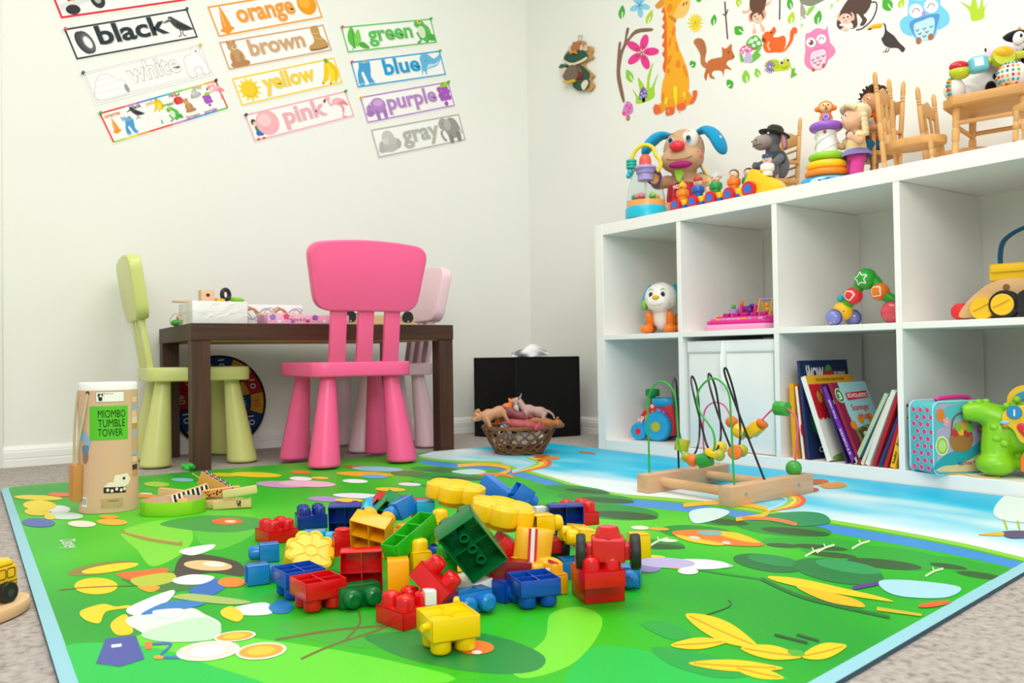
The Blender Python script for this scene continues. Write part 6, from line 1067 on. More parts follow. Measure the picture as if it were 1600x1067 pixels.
G(mt('ee7a1e', 'p')).at(T(.055, -.034, .0) @ rotm(90)).prism([(-.032, .016), (.05, .016), (.05, .078), (.0, .078), (-.02, .068), (-.032, .045)], 0, .010).build('orange_door', t, bev=.003)
q = G(mt('f4c428', 'p')).at(T(.040, .0, .158) @ rotm(90)); q.prism(circ(0, .01, .040, .036), -.006, .006); q = q.build('top_dial', t, bev=.002); G(mt('2f9fc8', 'p')).at(T(.040, -.0065, .166) @ rotm(90)).prism(circ(0, 0, .029, .024), 0, .002).build('dial_face', q); G(mt('7a5ab8', 'p')).at(T(.040, -.009, .164) @ rotm(90)).prism(circ(0, 0, .016, .010), 0, .002).build('dial_center', q)
q = G(mt('e8b84a', 'm')); q.tube(sm([at(u, v, 2, Z0+.0015) for u, v in ((1478, 741), (1500, 740), (1520, 744), (1545, 746), (1562, 745))], 5, False), .0013, 6); tag(q.build('string'), 'thin yellow string lying on the shelf between tin and green toy', 'string')
# ------------------------------------------------------------------ things on the floor and mat
ZF = ZM+.0006
VF = rotm(0, 0, -math.degrees(YAW))                  # turned to the view: x right, y away, z up
def vrot(rx=0, ry=0, rz=0): return (M(VF) @ rotm(rx, ry, rz)).to_euler()
def vempty(name, loc, label, cat, rx=0, ry=0, rz=0, group=None):
    o = empty(name, loc, (0, 0, 0), label, cat, group); o.rotation_euler = vrot(rx, ry, rz); return o
# tumble tower tube
TB = at(152, 803, 2, ZF)+_F*.052; TB.z = ZF; t = vempty('cardboard_tube', TB, 'kraft cardboard tube with rope handle and white rim, green label reading MIOMBO TUMBLE TOWER', 'tube', rz=18)
RX_, RY_, HT2 = .0585, .048, .272
G(mt('dcb694', 'm')).lathe([(RX_, 0), (RX_, HT2-.016)], 48, sy=RY_/RX_).build('tube_body', t)
G(mt('f4f3ee', 'm')).lathe([(RX_-.001, HT2-.017), (RX_-.001, HT2-.002), (RX_-.003, HT2), (RX_-.006, HT2-.001), (.001, HT2-.002)], 48, sy=RY_/RX_).build('white_rim', t, ang=50)
CY = lambda x, y, h=0.0: V(((RX_+.0003+h*.00015)*math.sin(x/RX_), -(RY_+.0003+h*.00015)*math.cos(x/RX_), y))
def rc(x0, y0, x1, y1, n=10): return [(x0+(x1-x0)*i/n, y0) for i in range(n+1)]+[(x1-(x1-x0)*i/n, y1) for i in range(n+1)]
def strip(q, x0, y0, x1, y1, k, n=10):
    for i in range(n): a, b = x0+(x1-x0)*i/n, x0+(x1-x0)*(i+1)/n; q.poly([(a, y0), (b, y0), (b, y1), (a, y1)], CY, k)
lx = -.006
def cpoly(q, pts, k, dx=.005):                       # wrap a flat outline round the tube in narrow slices
    x0 = min(p[0] for p in pts); x1 = max(p[0] for p in pts); n = int((x1-x0)/dx)+1
    for i in range(n):
        P = [V((p[0], p[1])) for p in pts]
        for sg, c in ((1, x0+(x1-x0)*i/n), (-1, x0+(x1-x0)*(i+1)/n)):
            o = []
            for j in range(len(P)):
                a, b = P[j], P[(j+1) % len(P)]; da, db = sg*(a.x-c), sg*(b.x-c)
                if da >= 0: o.append(a)
                if (da >= 0) != (db >= 0): o.append(a+(b-a)*(da/(da-db)))
            P = o
            if not P: break
        if len(P) > 2: q.poly(P, CY, k)
q = G(mt('5cc432', 'm')); strip(q, lx-.026, .152, lx+.052, .223, 1); 
for i, s_ in enumerate(('MIOMBO', 'TUMBLE', 'TOWER')): q.m(mt('1f2a1a', 'm')); q.text(s_, CY, lx-.008+(.054, .053, .048)[i]/2, .199-.0195*i, .0225, w=(.054, .053, .048)[i], bold=0, h=3)
q.build('green_label', t, flat=True)
q = G(mt('7fae5a', 'm')); strip(q, lx-.012, .231, lx+.044, .253, 1); q.m(mt('f6f6f0', 'm')); strip(q, lx-.011, .232, lx+.043, .252, 2); q.m(mt('2a2a2a', 'm'))
for a in ((-.003, .245, .0055, .004), (-.006, .2475, .002, .002), (.0005, .2475, .002, .002), (-.003, .239, .004, .005)): q.poly(circ(lx+a[0], a[1], a[2], a[3]), CY, 3)
q.m(mt('f6f6f0', 'm')); q.poly(circ(lx-.002, .2445, .0035, .0028), CY, 3.5); q.m(mt('3a3a3a', 'm')); q.poly(circ(lx-.004, .245, .0012), CY, 4); q.poly(circ(lx+.000, .245, .0012), CY, 4)
q.m(mt('2a2a2a', 'm')); q.text('WWF', CY, lx-.003, .2325, .004, w=.008, h=3); q.text('Thank you!', CY, lx+.012, .2475, .0045, w=.020, h=3)
for i in range(4): q.m(mt('8a8a86', 'm')); q.line([(lx+.004, .2445-.0032*i), (lx+.038-.004*(i % 2), .2445-.0032*i)], .0011, CY, 3)
q.build('panda_label', t, flat=True)
q = G(); q.m(mt('8fb8d8', 'm')); cpoly(q, sm([V((*p, 0)) for p in [(-.060, .20), (-.056, .185), (-.052, .172), (-.040, .166), (-.030, .150), (-.036, .135), (-.046, .150), (-.060, .155)]], 4), 1); q.m(mt('6a8ab0', 'm')); cpoly(q, sm([V((*p, 0)) for p in [(-.052, .140), (-.034, .140), (-.040, .118), (-.05, .122)]], 4), 2); q.m(mt('9a7a66', 'm')); cpoly(q, sm([V((*p, 0)) for p in [(-.050, .124), (-.036, .124), (-.038, .108), (-.048, .104)]], 4), 3); q.build('map_print', t, flat=True)
q = G(); q.m(mt('f2ecd0', 'm')); cpoly(q, [(lx+.020, .062), (lx+.024, .078), (lx+.050, .080), (lx+.058, .068), (lx+.052, .056), (lx+.030, .052)], 1); q.m(mt('3a2f2a', 'm')); cpoly(q, [(lx+.002, .054), (lx+.046, .052), (lx+.046, .040), (lx+.002, .042)], 2); q.m(mt('f2ead4', 'm')); cpoly(q, [(lx+.002, .0545), (lx+.012, .064), (lx+.052, .062), (lx+.046, .0525)], 3)
for a, b in ((.010, .048), (.018, .046), (.027, .049), (.036, .046), (.043, .048)): q.poly(circ(lx+a, b, .0028, .0035), CY, 3)
q.m(mt('2a2a2a', 'm')); q.poly(circ(lx+.042, .070, .003, .003), CY, 4); q.build('block_picture', t, flat=True)
q = G(mt('c2a878', 'm')); strip(q, lx-.004, .010, lx+.040, .030, 1); q.m(mt('5a4a34', 'm')); q.text('WARNING', CY, lx+.020, .023, .0055, w=.020, h=2)
for i in range(2): q.line([(lx+.0, .0175-.005*i), (lx+.036-.006*i, .0175-.005*i)], .0018, CY, 2)
q.build('warning_label', t, flat=True)
q = G(mt('f4f4f0', 'm')); strip(q, lx-.050, .014, lx-.034, .034, 1, 4); q.m(mt('3a3a3a', 'm'))
for i in range(8): q.line([(lx-.048+.0017*i, .018), (lx-.048+.0017*i, .031)], .0005+.0005*(i % 3 == 0), CY, 2)
q.build('barcode', t, flat=True)
q = G(mt('d0ac84', 'm')); strip(q, .058, .070, .078, .243, .4, 4)
for i, y in enumerate((.235, .218, .205, .19, .178, .163, .12, .108, .09, .078)): q.m(mt(['e8cfa0', 'a8b8c4', 'e8cfa0', 'f0ddb4', 'c89a5c', 'a8b8c4', 'a8b8c4', 'e8d0a4', '4a3a30', 'c8a060'][i], 'm')); strip(q, .058, y-.006, .078, y+.006+.002*(i % 2), 1, 4)
q.build('tower_print', t, flat=True)
h0 = CY(-.036, .250, 3); q = G(mt('5a4634', 'm')); q.ball(CY(-.036, .250, -4), (.005, .003, .005)); q.build('rope_hole', t)
rp = G(mt('d8c9a4', 'f')); rp.tube(sm([h0, CY(-.043, .20, 30), CY(-.052, .15, 60), CY(-.058, .10, 80), CY(-.060, .092, 90)], 6, False), .0028, 10); rp.tube(sm([CY(-.075, .252, 0), CY(-.083, .19, 35), CY(-.079, .14, 50), CY(-.074, .098, 60)], 6, False), .0026, 10); rp.build('rope_handle', t)
bt = G(mt('d8964a', 'w', st=(50, 50, 6), d=.85)).at(M.Translation(CY(-.064, .066, 60)) @ rotm(0, 3, -58)).box(-.012, .012, -.009, .009, -.040, .036).build('hanging_block', t, bev=.001)
q = G(mt('2a2522', 'm')); X = M.Translation(CY(-.064, .066, 60)) @ rotm(0, 3, -58)
q.at(X)
for i in range(9): q.add([(-.0123, -.008, -.036+i*.008), (-.0123, .008, -.032+i*.008), (-.0123, .008, -.028+i*.008), (-.0123, -.008, -.032+i*.008)], [(0, 1, 2, 3)])
q.build('zebra_print', bt, flat=True)
# lid
p = at(258, 806, 2, ZF)+_F*.042; p.z = ZF; t = vempty('tube_lid', p, 'green rimmed oval cardboard lid lying upturned beside the cardboard tube', 'lid', rz=10)
G(mt('86cc1e', 'm')).lathe([(.064, 0), (.0645, .001), (.0645, .0275), (.0635, .028), (.0625, .0275)], 44, cap=False, sy=.8).build('rim_wall', t, ang=60)
G(mt('c9a888', 'm')).lathe([(.0622, .0278), (.0622, .003)], 44, cap=False, sy=.8).build('kraft_lining', t); G(mt('f6f6f4', 'm')).lathe([(.0638, .001), (.0622, .006), (.001, .0062)], 44, sy=.8).build('white_base', t)
# animal print wooden blocks
def wb(u, v, d, rz, rx, ry, lab, pat=None, col='e8c084', L_=.078, W_=.024, H_=.015):
    p = CAM+(at(u, v, 2, 0)-CAM).normalized()*d/((at(u, v, 2, 0)-CAM).normalized().dot(_F)); mq = (VF @ rotm(rx, ry, rz)).to_3x3(); zl = min((mq @ V((a*L_/2, b*H_/2, c_*W_/2))).z for a in (-1, 1) for b in (-1, 1) for c_ in (-1, 1))
    if abs(ry) < 7 and pat != 'spots' or p.z+zl < ZF: p = at(u, v, 2, ZF-zl)
    t = vempty('wooden_block', p, lab, 'block', rx, ry, rz, 'animal print wooden blocks by the lid'); q = G(mt(col, 'w', st=(6, 60, 60), d=.88)).box(-L_/2, L_/2, -H_/2, H_/2, -W_/2, W_/2); q.build('wood', t, bev=.0008)
    if pat:
        fn = frame_fn((0, -H_/2-.0003, 0), (1, 0, 0), (0, 0, 1), .0001); q = G(); r3 = random.Random(u)
        if pat == 'top': fn = frame_fn((0, 0, W_/2+.0003), (1, 0, 0), (0, 1, 0), .0001); W2 = H_
        else: W2 = W_
        if pat == 'zebra':
            q.m(mt('efe8dc', 'm')); q.poly([(-L_/2+.001, -W2/2+.001), (L_/2-.001, -W2/2+.001), (L_/2-.001, W2/2-.001), (-L_/2+.001, W2/2-.001)], fn, 1); q.m(mt('231f1d', 'm'))
            for i in range(8): x = -L_/2+.004+i*.0095; q.poly([(x, -W2/2+.001), (x+.005, -W2/2+.001), (x+.004+.0015, W2/2-.001), (x+.001, W2/2-.001)], fn, 2)
        elif pat in ('spots', 'top'):
            if pat == 'top': q.m(mt('4a3a34', 'm')); q.poly([(-L_/2+.001, -W2/2+.001), (L_/2-.001, -W2/2+.001), (L_/2-.001, W2/2-.001), (-L_/2+.001, W2/2-.001)], fn, 1)
            q.m(mt('2e2420' if pat == 'spots' else 'efe4d4', 'm'))
            if pat == 'spots':
                q.m(mt('eaa24e', 'm')); q.poly([(-L_/2+.001, -W2/2+.001), (L_/2-.001, -W2/2+.001), (L_/2-.001, W2/2-.001), (-L_/2+.001, W2/2-.001)], fn, 1); q.m(mt('2e2420', 'm'))
                for i in range(26): q.poly(circ(r3.uniform(-L_/2+.004, L_/2-.004), r3.uniform(-W2/2+.003, W2/2-.003), r3.uniform(.0012, .0022), r3.uniform(.0016, .0028), 0, 8), fn, 2+i*.05)
            else:
                for i in range(6): x = -L_/2+.006+i*.013; q.line([(x, -W2/2+.001), (x+.003, 0), (x-.001, W2/2-.001)], .0014, fn, 2); q.line([(x+.003, 0), (x+.012, .001)], .0014, fn, 2)
        elif pat == 'panda':
            q.m(mt('2a2622', 'm'))
            for a in ((.014, .002, .0045, .004), (.011, .0055, .0016, .0016), (.017, .0055, .0016, .0016), (.0125, -.0035, .0013, .0026), (.0165, -.004, .0013, .0026)): q.poly(circ(*a), fn, 2)
            q.m(mt('e8c084', 'm')); q.poly(circ(.013, .0032, .0022, .0018), fn, 3)
        q.build('animal_print', t, flat=True)
wb(276, 773, 1.96, 8, 0, 8, 'wooden block at the back left of the scattered heap, behind the spotted one')
wb(272, 778, 1.90, 18, 0, -10, 'leopard spotted wooden block at the left end of the heap, tilted up', 'spots', W_=.018)
wb(297, 771, 1.86, 28, 0, -14, 'zebra striped wooden block leaning on the heap', 'zebra', W_=.020)
wb(306, 781, 1.83, 35, 0, -6, 'plain wooden block under the zebra striped one', None, 'e8b478', W_=.020)
wb(336, 757, 1.93, -15, 8, 26, 'wooden block with giraffe print along its top edge, tilted highest in the heap', 'top', 'f0b45e', W_=.032)
wb(346, 768, 1.87, 12, 0, -5, 'wooden block with leopard spots lying across the right blocks', 'spots', 'f0c07a', W_=.016)
wb(375, 768, 1.83, 14, 0, -7, 'pale wooden block at the right end of the heap', None, 'e4d092', W_=.016, L_=.07)
wb(338, 782, 1.79, 14, 0, -2, 'plain wooden block between the lid and the front block', None, 'e8c684', W_=.016)
wb(350, 786, 1.76, 13, 0, -2, 'middle wooden block of the front three', None, 'e4c07c', W_=.016)
wb(363, 787, 1.71, 12, 0, -1, 'front wooden block with a small panda mark', 'panda', 'ecc888', W_=.018)
# bus on oval base
p = at(2, 968, 2, .001); t = empty('toy_bus', p+V((-.035, .016, 0)), (0, 0, 40), 'yellow wooden toy school bus on an oval wooden base at the left edge', 'toy bus')
G(mt('e4bd8c', 'w', st=(10, 40, 40), d=.9)).prism(circ(0, 0, .085, .05, 0, 40), 0, .016).build('oval_base', t, bev=.004)
G(mt('f2c01c', 'p')).box(-.06, .055, -.024, .024, .024, .062).build('bus_body', t, bev=.004); G(mt('f6c81e', 'p')).prism(rrect(-.06, -.024, .055, .024, .01), .062, .070, .9).build('roof', t, bev=.003)
q = G(mt('4a3c10', 'm')); fn = frame_fn((0, -.0243, 0), (1, 0, 0), (0, 0, 1), .0001)
for i in range(7): q.line([(a, b) for a, b in rrect(-.050+i*.0145, .046, -.038+i*.0145, .058, .002, 2)], .0012, fn, 1, True)
q.line([(-.058, .041), (.053, .041)], .0012, fn, 1); q.line([(-.058, .037), (.053, .037)], .0010, fn, 1); q.build('window_print', t, flat=True)
for x in (-.035, .034):
    for sy in (-1, 1): wheel('wheel', t, (x, sy*.027, .029), .0135, .010, mt('1f1f20', 'p'), mt('3a3a3a', 'p'), .35)
# bead maze
Wp = lambda X, Y, x: at(920+X/4.447, 540+Y/4.447, 0, x)
t = empty('bead_maze', (-.82, -.90, ZF), (0, 0, 0), 'wooden bead maze with green, black and pink wires standing on the mat', 'bead maze'); O_ = V((-.82, -.90, ZF))
BWD = mt('dbb08a', 'w', st=(5, 50, 50), d=.86)
for y, w_ in ((-.782, .036), (-1.020, .034)):
    b = G(BWD).at(T(0, y+.90, 0) @ rotm(0, 0, 2)).box(-.148, .140, -w_/2, w_/2, 0, .041).build('base_bar', t, bev=.0012)
    for x in (-.10, .085):
        if y < -.9: G(mt('b8bcc0', 'p', metal=1)).at(T(x, y+.90-w_/2-.0005+x*.035, .022) @ rotm(90)).lathe([(.0042, -.0008), (.0042, .0008), (.002, .0009), (.0018, .0002)], 16).build('screw', b)
for x, in ((-.10,), (.062,)): G(mt('e0b282', 'w', st=(40, 5, 40), d=.88)).cyl((x, -.105, .022), (x, .102, .022), .0105, n=20).build('dowel', t)
def wire(mat, pts, name, r=.0022): return G(mat).tube(sm([Wp(*p)-O_ for p in pts], 7, False), r, 8).build(name, t)
gx = -.935
wire(mt('2fae3c', 'p'), [(420, 884, gx), (415, 600, gx), (409, 400, gx), (438, 300, gx), (500, 250, gx), (565, 283, gx), (602, 370, gx+.005), (615, 540, gx+.01), (628, 700, gx+.01), (675, 785, gx), (730, 815, gx), (810, 805, gx), (856, 755, gx), (875, 680, gx), (864, 600, gx), (825, 535, gx), (775, 465, gx), (752, 370, gx), (780, 285, gx), (852, 228, gx), (925, 255, gx), (974, 340, gx), (988, 500, gx), (1002, 800, gx), (1012, 972, gx)], 'green_wire')
wire(mt('1c1c1e', 'g'), [(625, 856, -.80), (618, 600, -.78), (614, 330, -.78), (597, 222, -.80), (581, 300, -.82), (603, 480, -.84), (640, 650, -.85), (690, 755, -.84), (742, 740, -.80), (770, 600, -.78), (757, 330, -.78), (722, 215, -.80), (714, 270, -.82), (765, 480, -.84), (822, 695, -.85), (872, 740, -.83), (913, 660, -.79), (914, 520, -.78), (882, 300, -.78), (838, 195, -.80), (835, 260, -.82), (900, 480, -.84), (985, 705, -.85), (1022, 748, -.83), (1050, 665, -.79), (1046, 500, -.78), (1000, 290, -.79), (955, 160, -.81), (950, 215, -.82), (1080, 570, -.83), (1222, 935, -.83)], 'black_wire', .0025)
pk = -.71
wire(mt('e85a94', 'p'), [(808, 800, pk), (797, 680, pk), (797, 500, pk), (822, 425, pk), (880, 393, pk), (940, 415, pk), (980, 480, pk), (1000, 550, pk), (1050, 610, pk), (1115, 610, pk), (1165, 575, pk), (1215, 505, pk), (1285, 437, pk), (1340, 430, pk), (1392, 447, pk), (1442, 510, pk), (1450, 600, pk), (1436, 780, pk), (1428, 880, pk)], 'pink_wire')
def bead(h, X, Y, x, r, shape='ball', ax=(0, 0, 1)):
    c = Wp(X, Y, x)-O_; q = G(mt(h, 'p')); a = V(ax).normalized().to_track_quat('Z', 'Y').to_matrix().to_4x4(); k = M.Translation(c) @ a; hole = G(mt('2a2018', 'm'))
    if shape == 'ball': q.at(k).lathe([(r*.28, -r*.95), (r*.6, -r*.8), (r*.87, -r*.5), (r, 0), (r*.87, r*.5), (r*.6, r*.8), (r*.28, r*.95)], 24)
    elif shape == 'disc': q.at(k).lathe([(r*.5, -r*.42), (r*.85, -r*.36), (r, 0), (r*.85, r*.36), (r*.5, r*.42)], 28)
    elif shape == 'hex': q.at(k).prism([(r*math.cos(PI/4*i+.3), r*math.sin(PI/4*i+.3)) for i in range(8)], -r*.85, r*.85)
    else: q.at(k).box(-r*.8, r*.8, -r*.8, r*.8, -r, r)
    o = q.build('bead', t, bev=.001 if shape in ('hex', 'cube') else 0, ang=50 if shape in ('ball', 'disc') else 30)
bead('b4b81c', 648, 690, -.85, .0165, 'hex', (.2, -.1, 1)); bead('a8ac24', 678, 775, gx, .0115, 'ball', (1, 0, -.5)); bead('ee7a2c', 722, 795, gx, .0148, 'ball', (.9, -.6, -.2)); bead('2f9a3c', 808, 795, gx, .0165, 'hex', (.3, -1, .3)); bead('f2cc1c', 850, 745, gx, .0150, 'disc', (.1, -.35, .9)); bead('f0cc24', 915, 708, -.79, .0155, 'ball', (.1, -.2, 1)); bead('b8c43c', 905, 762, -.83, .0135, 'ball', (0, -.8, .5))
bead('ee7a2c', 1016, 740, -.845, .0165, 'disc', (-.8, -.5, .1)); bead('b4b82c', 1062, 730, -.80, .0145, 'ball', (0, -.9, .4))
bead('ee7a2c', 993, 530, pk, .0150, 'ball', (.3, -.6, -.6)); bead('f2c61c', 1050, 598, pk, .0165, 'hex', (.2, -.8, -.4)); bead('3fa43c', 1112, 606, pk, .0150, 'disc', (0, -1, .2)); bead('f2c61c', 1155, 580, pk, .0160, 'cube', (0, -.8, .6)); bead('ee7a2c', 1205, 540, pk, .0150, 'disc', (.2, -.5, .8)); bead('3fa43c', 1341, 437, pk, .0175, 'hex', (0, -1, -.05)); bead('3fa43c', 1424, 851, pk, .0180, 'ball', (0, 0, 1))
# basket with animals
p = at(812, 712, 2, ZF)+_F*.085; p.z = ZF; BC = p; t = empty('wicker_basket', p, (0, 0, 0), 'small brown lattice wicker basket full of toy animals by the black box', 'basket')
WK = mt('8a5a34', 'w', st=(20, 20, 20), d=.7); RB_, RT_, HB = .076, .117, .078
rad = lambda z: RB_+(RT_-RB_)*(z/HB)**.8
q = G(WK)
for k in range(3): q.tube([((RB_+.003*math.sin(i*.9+k*2.1))*math.cos(2*PI*i/60), (RB_+.003*math.sin(i*.9+k*2.1))*math.sin(2*PI*i/60), .005+.006*k+.002*math.cos(i*.9+k*2.1)) for i in range(60)], .0042, 6, True)
q.build('base_ring', t)
G(mt('6a4428', 'w')).lathe([(RB_, .003), (RB_, .006)], 32).build('bottom', t)
q = G(WK); NS = 17
for s_ in (-1, 1):
    for i in range(NS):
        a0 = 2*PI*i/NS; q.tube([((rad(z)+(.0018*s_))*math.cos(a0+s_*z*11), (rad(z)+(.0018*s_))*math.sin(a0+s_*z*11), .008+z) for z in [HB*j/7 for j in range(8)]], .0032, 6)
q.build('lattice', t)
q = G(WK)
for k in range(3): q.tube([((RT_+.0035*math.sin(i*1.1+k*2.1))*math.cos(2*PI*i/70), (RT_+.0035*math.sin(i*1.1+k*2.1))*math.sin(2*PI*i/70), .008+HB+.0035*math.cos(i*1.1+k*2.1)) for i in range(70)], .0034, 6, True)
q.build('rim', t)
def animal(h, u, v, d, s, rx, ry, rz, lab, legs=.9, head='horse', tailc=None, st=None):
    P_ = CAM+(at(u, v, 2, 0)-CAM)*(d/(at(u, v, 2, 0)-CAM).dot(_F)); f = vempty('toy_animal', P_, lab, 'toy animal', rx, ry, rz, 'plastic animals in the wicker basket'); S_ = lambda *a: tuple(x*s for x in a)
    ops = [('b', S_(-.012, 0, .032), S_(.020, .012, .014)), ('b', S_(.014, 0, .034), S_(.018, .012, .015)), ('t', [S_(-.02, 0, .033), S_(.02, 0, .034)], .012*s)]
    for x, y in ((-.024, .007), (-.024, -.007), (.022, .007), (.022, -.007)): ops.append(('t', [S_(x, y, .030), S_(x+(.003 if x < 0 else -.001), y*1.1, .016*legs+.004), S_(x, y*1.15, .001)], .0065*s, .0038*s))
    if head == 'horse': ops += [('t', [S_(.026, 0, .038), S_(.038, 0, .056)], .009*s, .007*s), ('b', S_(.046, 0, .056), S_(.013, .0065, .0075), (0, 25, 0)), ('t', [S_(.038, .004, .062), S_(.035, .009, .074)], .0028*s, .0012*s), ('t', [S_(.038, -.004, .062), S_(.035, -.009, .074)], .0028*s, .0012*s)]
    else: ops += [('b', S_(.036, 0, .042), S_(.013, .011, .012)), ('b', S_(.047, 0, .038), S_(.008, .007, .006)), ('b', S_(.033, .009, .053), S_(.004, .004, .005)), ('b', S_(.033, -.009, .053), S_(.004, .004, .005))]
    ops.append(('t', [S_(-.030, 0, .038), S_(-.044, 0, .030), S_(-.050, 0, .018)], .0035*s, .002*s))
    b = blob('body', f, mt(h, 'p', r=.45), ops, .0022*max(1, s*.8), 2)
    for sy in (-1, 1): G(mt('1a1a1a', 'p')).ball(S_(.041, sy*.0072, .060) if head == 'horse' else S_(.043, sy*.007, .046), .0018*s, n=8, k=6).build('eye', f)
    if st:
        q = G(mt(st, 'm'))
        for i in range(9): q.torus(S_(-.026+.0065*i, 0, .0333), .0137*s, .0011*s, (0, 90, 0), 16, 5)
        q.build('stripes', f)
dB = (BC-CAM).dot(_F)
animal('c8906a', 780, 667, dB-.04, 1.4, 10, 20, 200, 'tan toy animal hanging over the left rim of the basket', head='cat')
animal('ee7a1c', 790, 659, dB+.02, 1.2, 0, -15, 30, 'bright orange toy tiger at the top left of the basket pile', head='cat')
animal('8a3f48', 797, 663, dB-.01, 1.3, 30, 30, 0, 'dark maroon toy animal lying across the middle of the basket pile', head='cat')
animal('b04a52', 814, 668, dB-.05, 1.35, 75, 8, 0, 'reddish toy animal lying on its side at the front of the basket', head='cat')
animal('eef0f0', 806, 669, dB+.02, 1.2, 20, -40, 20, 'white toy zebra with thin black stripes in the middle of the basket', st='2a2a2e')
animal('b8948a', 834, 664, dB-.02, 1.35, 15, -6, 185, 'gray-pink toy donkey standing on top of the basket pile')
animal('ea8a5a', 852, 662, dB+.03, .8, 0, -70, 20, 'salmon orange toy animal poking up at the right rim of the basket', head='cat')
animal('a8642c', 842, 670, dB-.03, 1.3, 60, 10, 10, 'brown toy animal under the gray-pink donkey', head='cat')
animal('e8e6e0', 820, 686, dB-.03, 1.1, 70, 0, 10, 'white toy animal low in the basket seen through the lattice', head='cat'); animal('9a9a98', 800, 690, dB-.02, 1.0, 70, 0, 170, 'gray toy animal at the bottom of the basket seen through the lattice', head='cat')
# black box and tissue
A_, B_, C_ = V((-.400, .478, 0)), V((-.421, .735, 0)), V((-.104, .452, 0)); D_ = B_+C_-A_; hb_ = .318
q = G(mt('050506', 'm', r=.6)); base = [A_, C_, D_, B_]; cen = sum(base, V())/4; rows = []
for z, k in ((.001, .985), (.03, 1.02), (.10, 1.03), (.2, 1.012), (hb_-.035, 1.0), (hb_, .995)):
    r_ = []
    for i in range(4):
        a, b = base[i], base[(i+1) % 4]
        for j in range(6): p = a+(b-a)*j/6; s_ = 1+(k-1)*math.sin(PI*j/6)*1.2+(k-1)*.3; r_.append(V((cen.x+(p.x-cen.x)*s_, cen.y+(p.y-cen.y)*s_, z+(.003*math.sin(j*1.3) if z > .1 else 0)*0)))
    rows.append(r_)
n = 24; vs = [p for r_ in rows for p in r_]; fs = [(i*n+j, i*n+(j+1) % n, (i+1)*n+(j+1) % n, (i+1)*n+j) for i in range(len(rows)-1) for j in range(n)]+[tuple(reversed(range(n))), tuple((len(rows)-1)*n+j for j in range(n))]
q.add(vs, fs); t = empty('storage_box', cen, label='black fabric storage box in the corner with a tissue on top', cat='storage box'); q.v = [p-cen for p in q.v]; q.build('box_body', t, ang=50)
q = G(mt('101011', 'm', r=.5)); 
for i in range(4): q.cyl(base[i]-cen, base[i]-cen+V((0, 0, hb_)), .0028, n=8)
for i in range(4): q.cyl(base[i]-cen+V((0, 0, hb_)), base[(i+1) % 4]-cen+V((0, 0, hb_)), .0022, n=8)
q.build('edge_piping', t)
q = G(mt('f8f8f8', 't')); c = A_+(C_-A_)*.22+V((.02, .05, hb_+.002)); r5 = random.Random(4); N_ = 9; vs = []
for i in range(N_):
    for j in range(5):
        u_ = i/(N_-1); k = j/4; h_ = .046*math.sin(PI*(.12+.8*u_))*(1.1 if u_ > .4 else .75); vs.append(V((-.055+.13*u_+.022*k*(u_-.2), r5.uniform(-.012, .012)+.02*math.sin(u_*9+k*3), k*h_+.0005+(.004*r5.random() if k > 0 else 0))))
q.add(vs, [(i*5+j, (i+1)*5+j, (i+1)*5+j+1, i*5+j+1) for i in range(N_-1) for j in range(4)]); q.v = [VF.to_3x3() @ p+c for p in q.v]; o = q.build('tissue', sub=2, flat=False); sd = o.modifiers.new('so', 'SOLIDIFY'); sd.thickness = .0006
tag(o, 'crumpled white tissue on top of the black storage box', 'tissue')
# target board behind the table
c = at(347, 626, 1, .862); t = empty('target_board', (c.x, .872, .012), (-7, 0, 0), 'round number target board leaning on the back wall under the table', 'target board'); rr = .168
q = G(mt('1a1a1c', 'f')).at(T(0, 0, rr) @ rotm(90)); q.prism(circ(0, 0, rr, None, 0, 64), -.006, .006); q.build('board', t, bev=.003)
fn = lambda x, y, h=0.0: V((x, -.0063-h*.0001, rr+y)); q = G(); cb = ['16386e', 'c8942c', 'a8202a']
nums = ['10', '20', '10', '30', '10', '20', '10', '50', '10', '40', '10', '20']; n2 = ['80', '100', '90', '150', '120', '110', '140', '100', '120', '180', '90', '100']; cseq = [0, 1, 2, 1, 0, 2, 0, 1, 0, 2, 2, 1]; c2 = [2, 0, 1, 0, 2, 1, 2, 1, 2, 0, 1, 0]
def seg(r0, r1, a0, a1): return [(r0*math.cos(R(a0+(a1-a0)*i/6)), r0*math.sin(R(a0+(a1-a0)*i/6))) for i in range(7)]+[(r1*math.cos(R(a1+(a0-a1)*i/6)), r1*math.sin(R(a1+(a0-a1)*i/6))) for i in range(7)]
for i in range(12):
    a1 = 100-30*i; a0 = a1-29; am = (a0+a1)/2
    q.m(mt(cb[cseq[i]], 'f')); q.poly(seg(.112, .158, a0, a1), fn, 1); q.m(mt(cb[c2[i]], 'f')); q.poly(seg(.064, .110, a0+.5, a1-.5), fn, 1)
    q.m(mt('c8c8d0' if cseq[i] != 1 else 'c02a30', 'm')); q.text(nums[i], fn, .132*math.cos(R(am))-.009, .132*math.sin(R(am)), .030, w=.034, h=3, rot=-84)
    q.m(mt('9aa8c0', 'm')); q.text(n2[i], fn, .086*math.cos(R(am))-.006, .086*math.sin(R(am)), .020, w=.030, h=3, rot=-84)
q.m(mt('c8942c', 'f')); q.poly(circ(0, 0, .058), fn, 1); q.m(mt('a8202a', 'f')); q.poly(circ(0, 0, .03), fn, 2); q.build('target_print', t, flat=True)
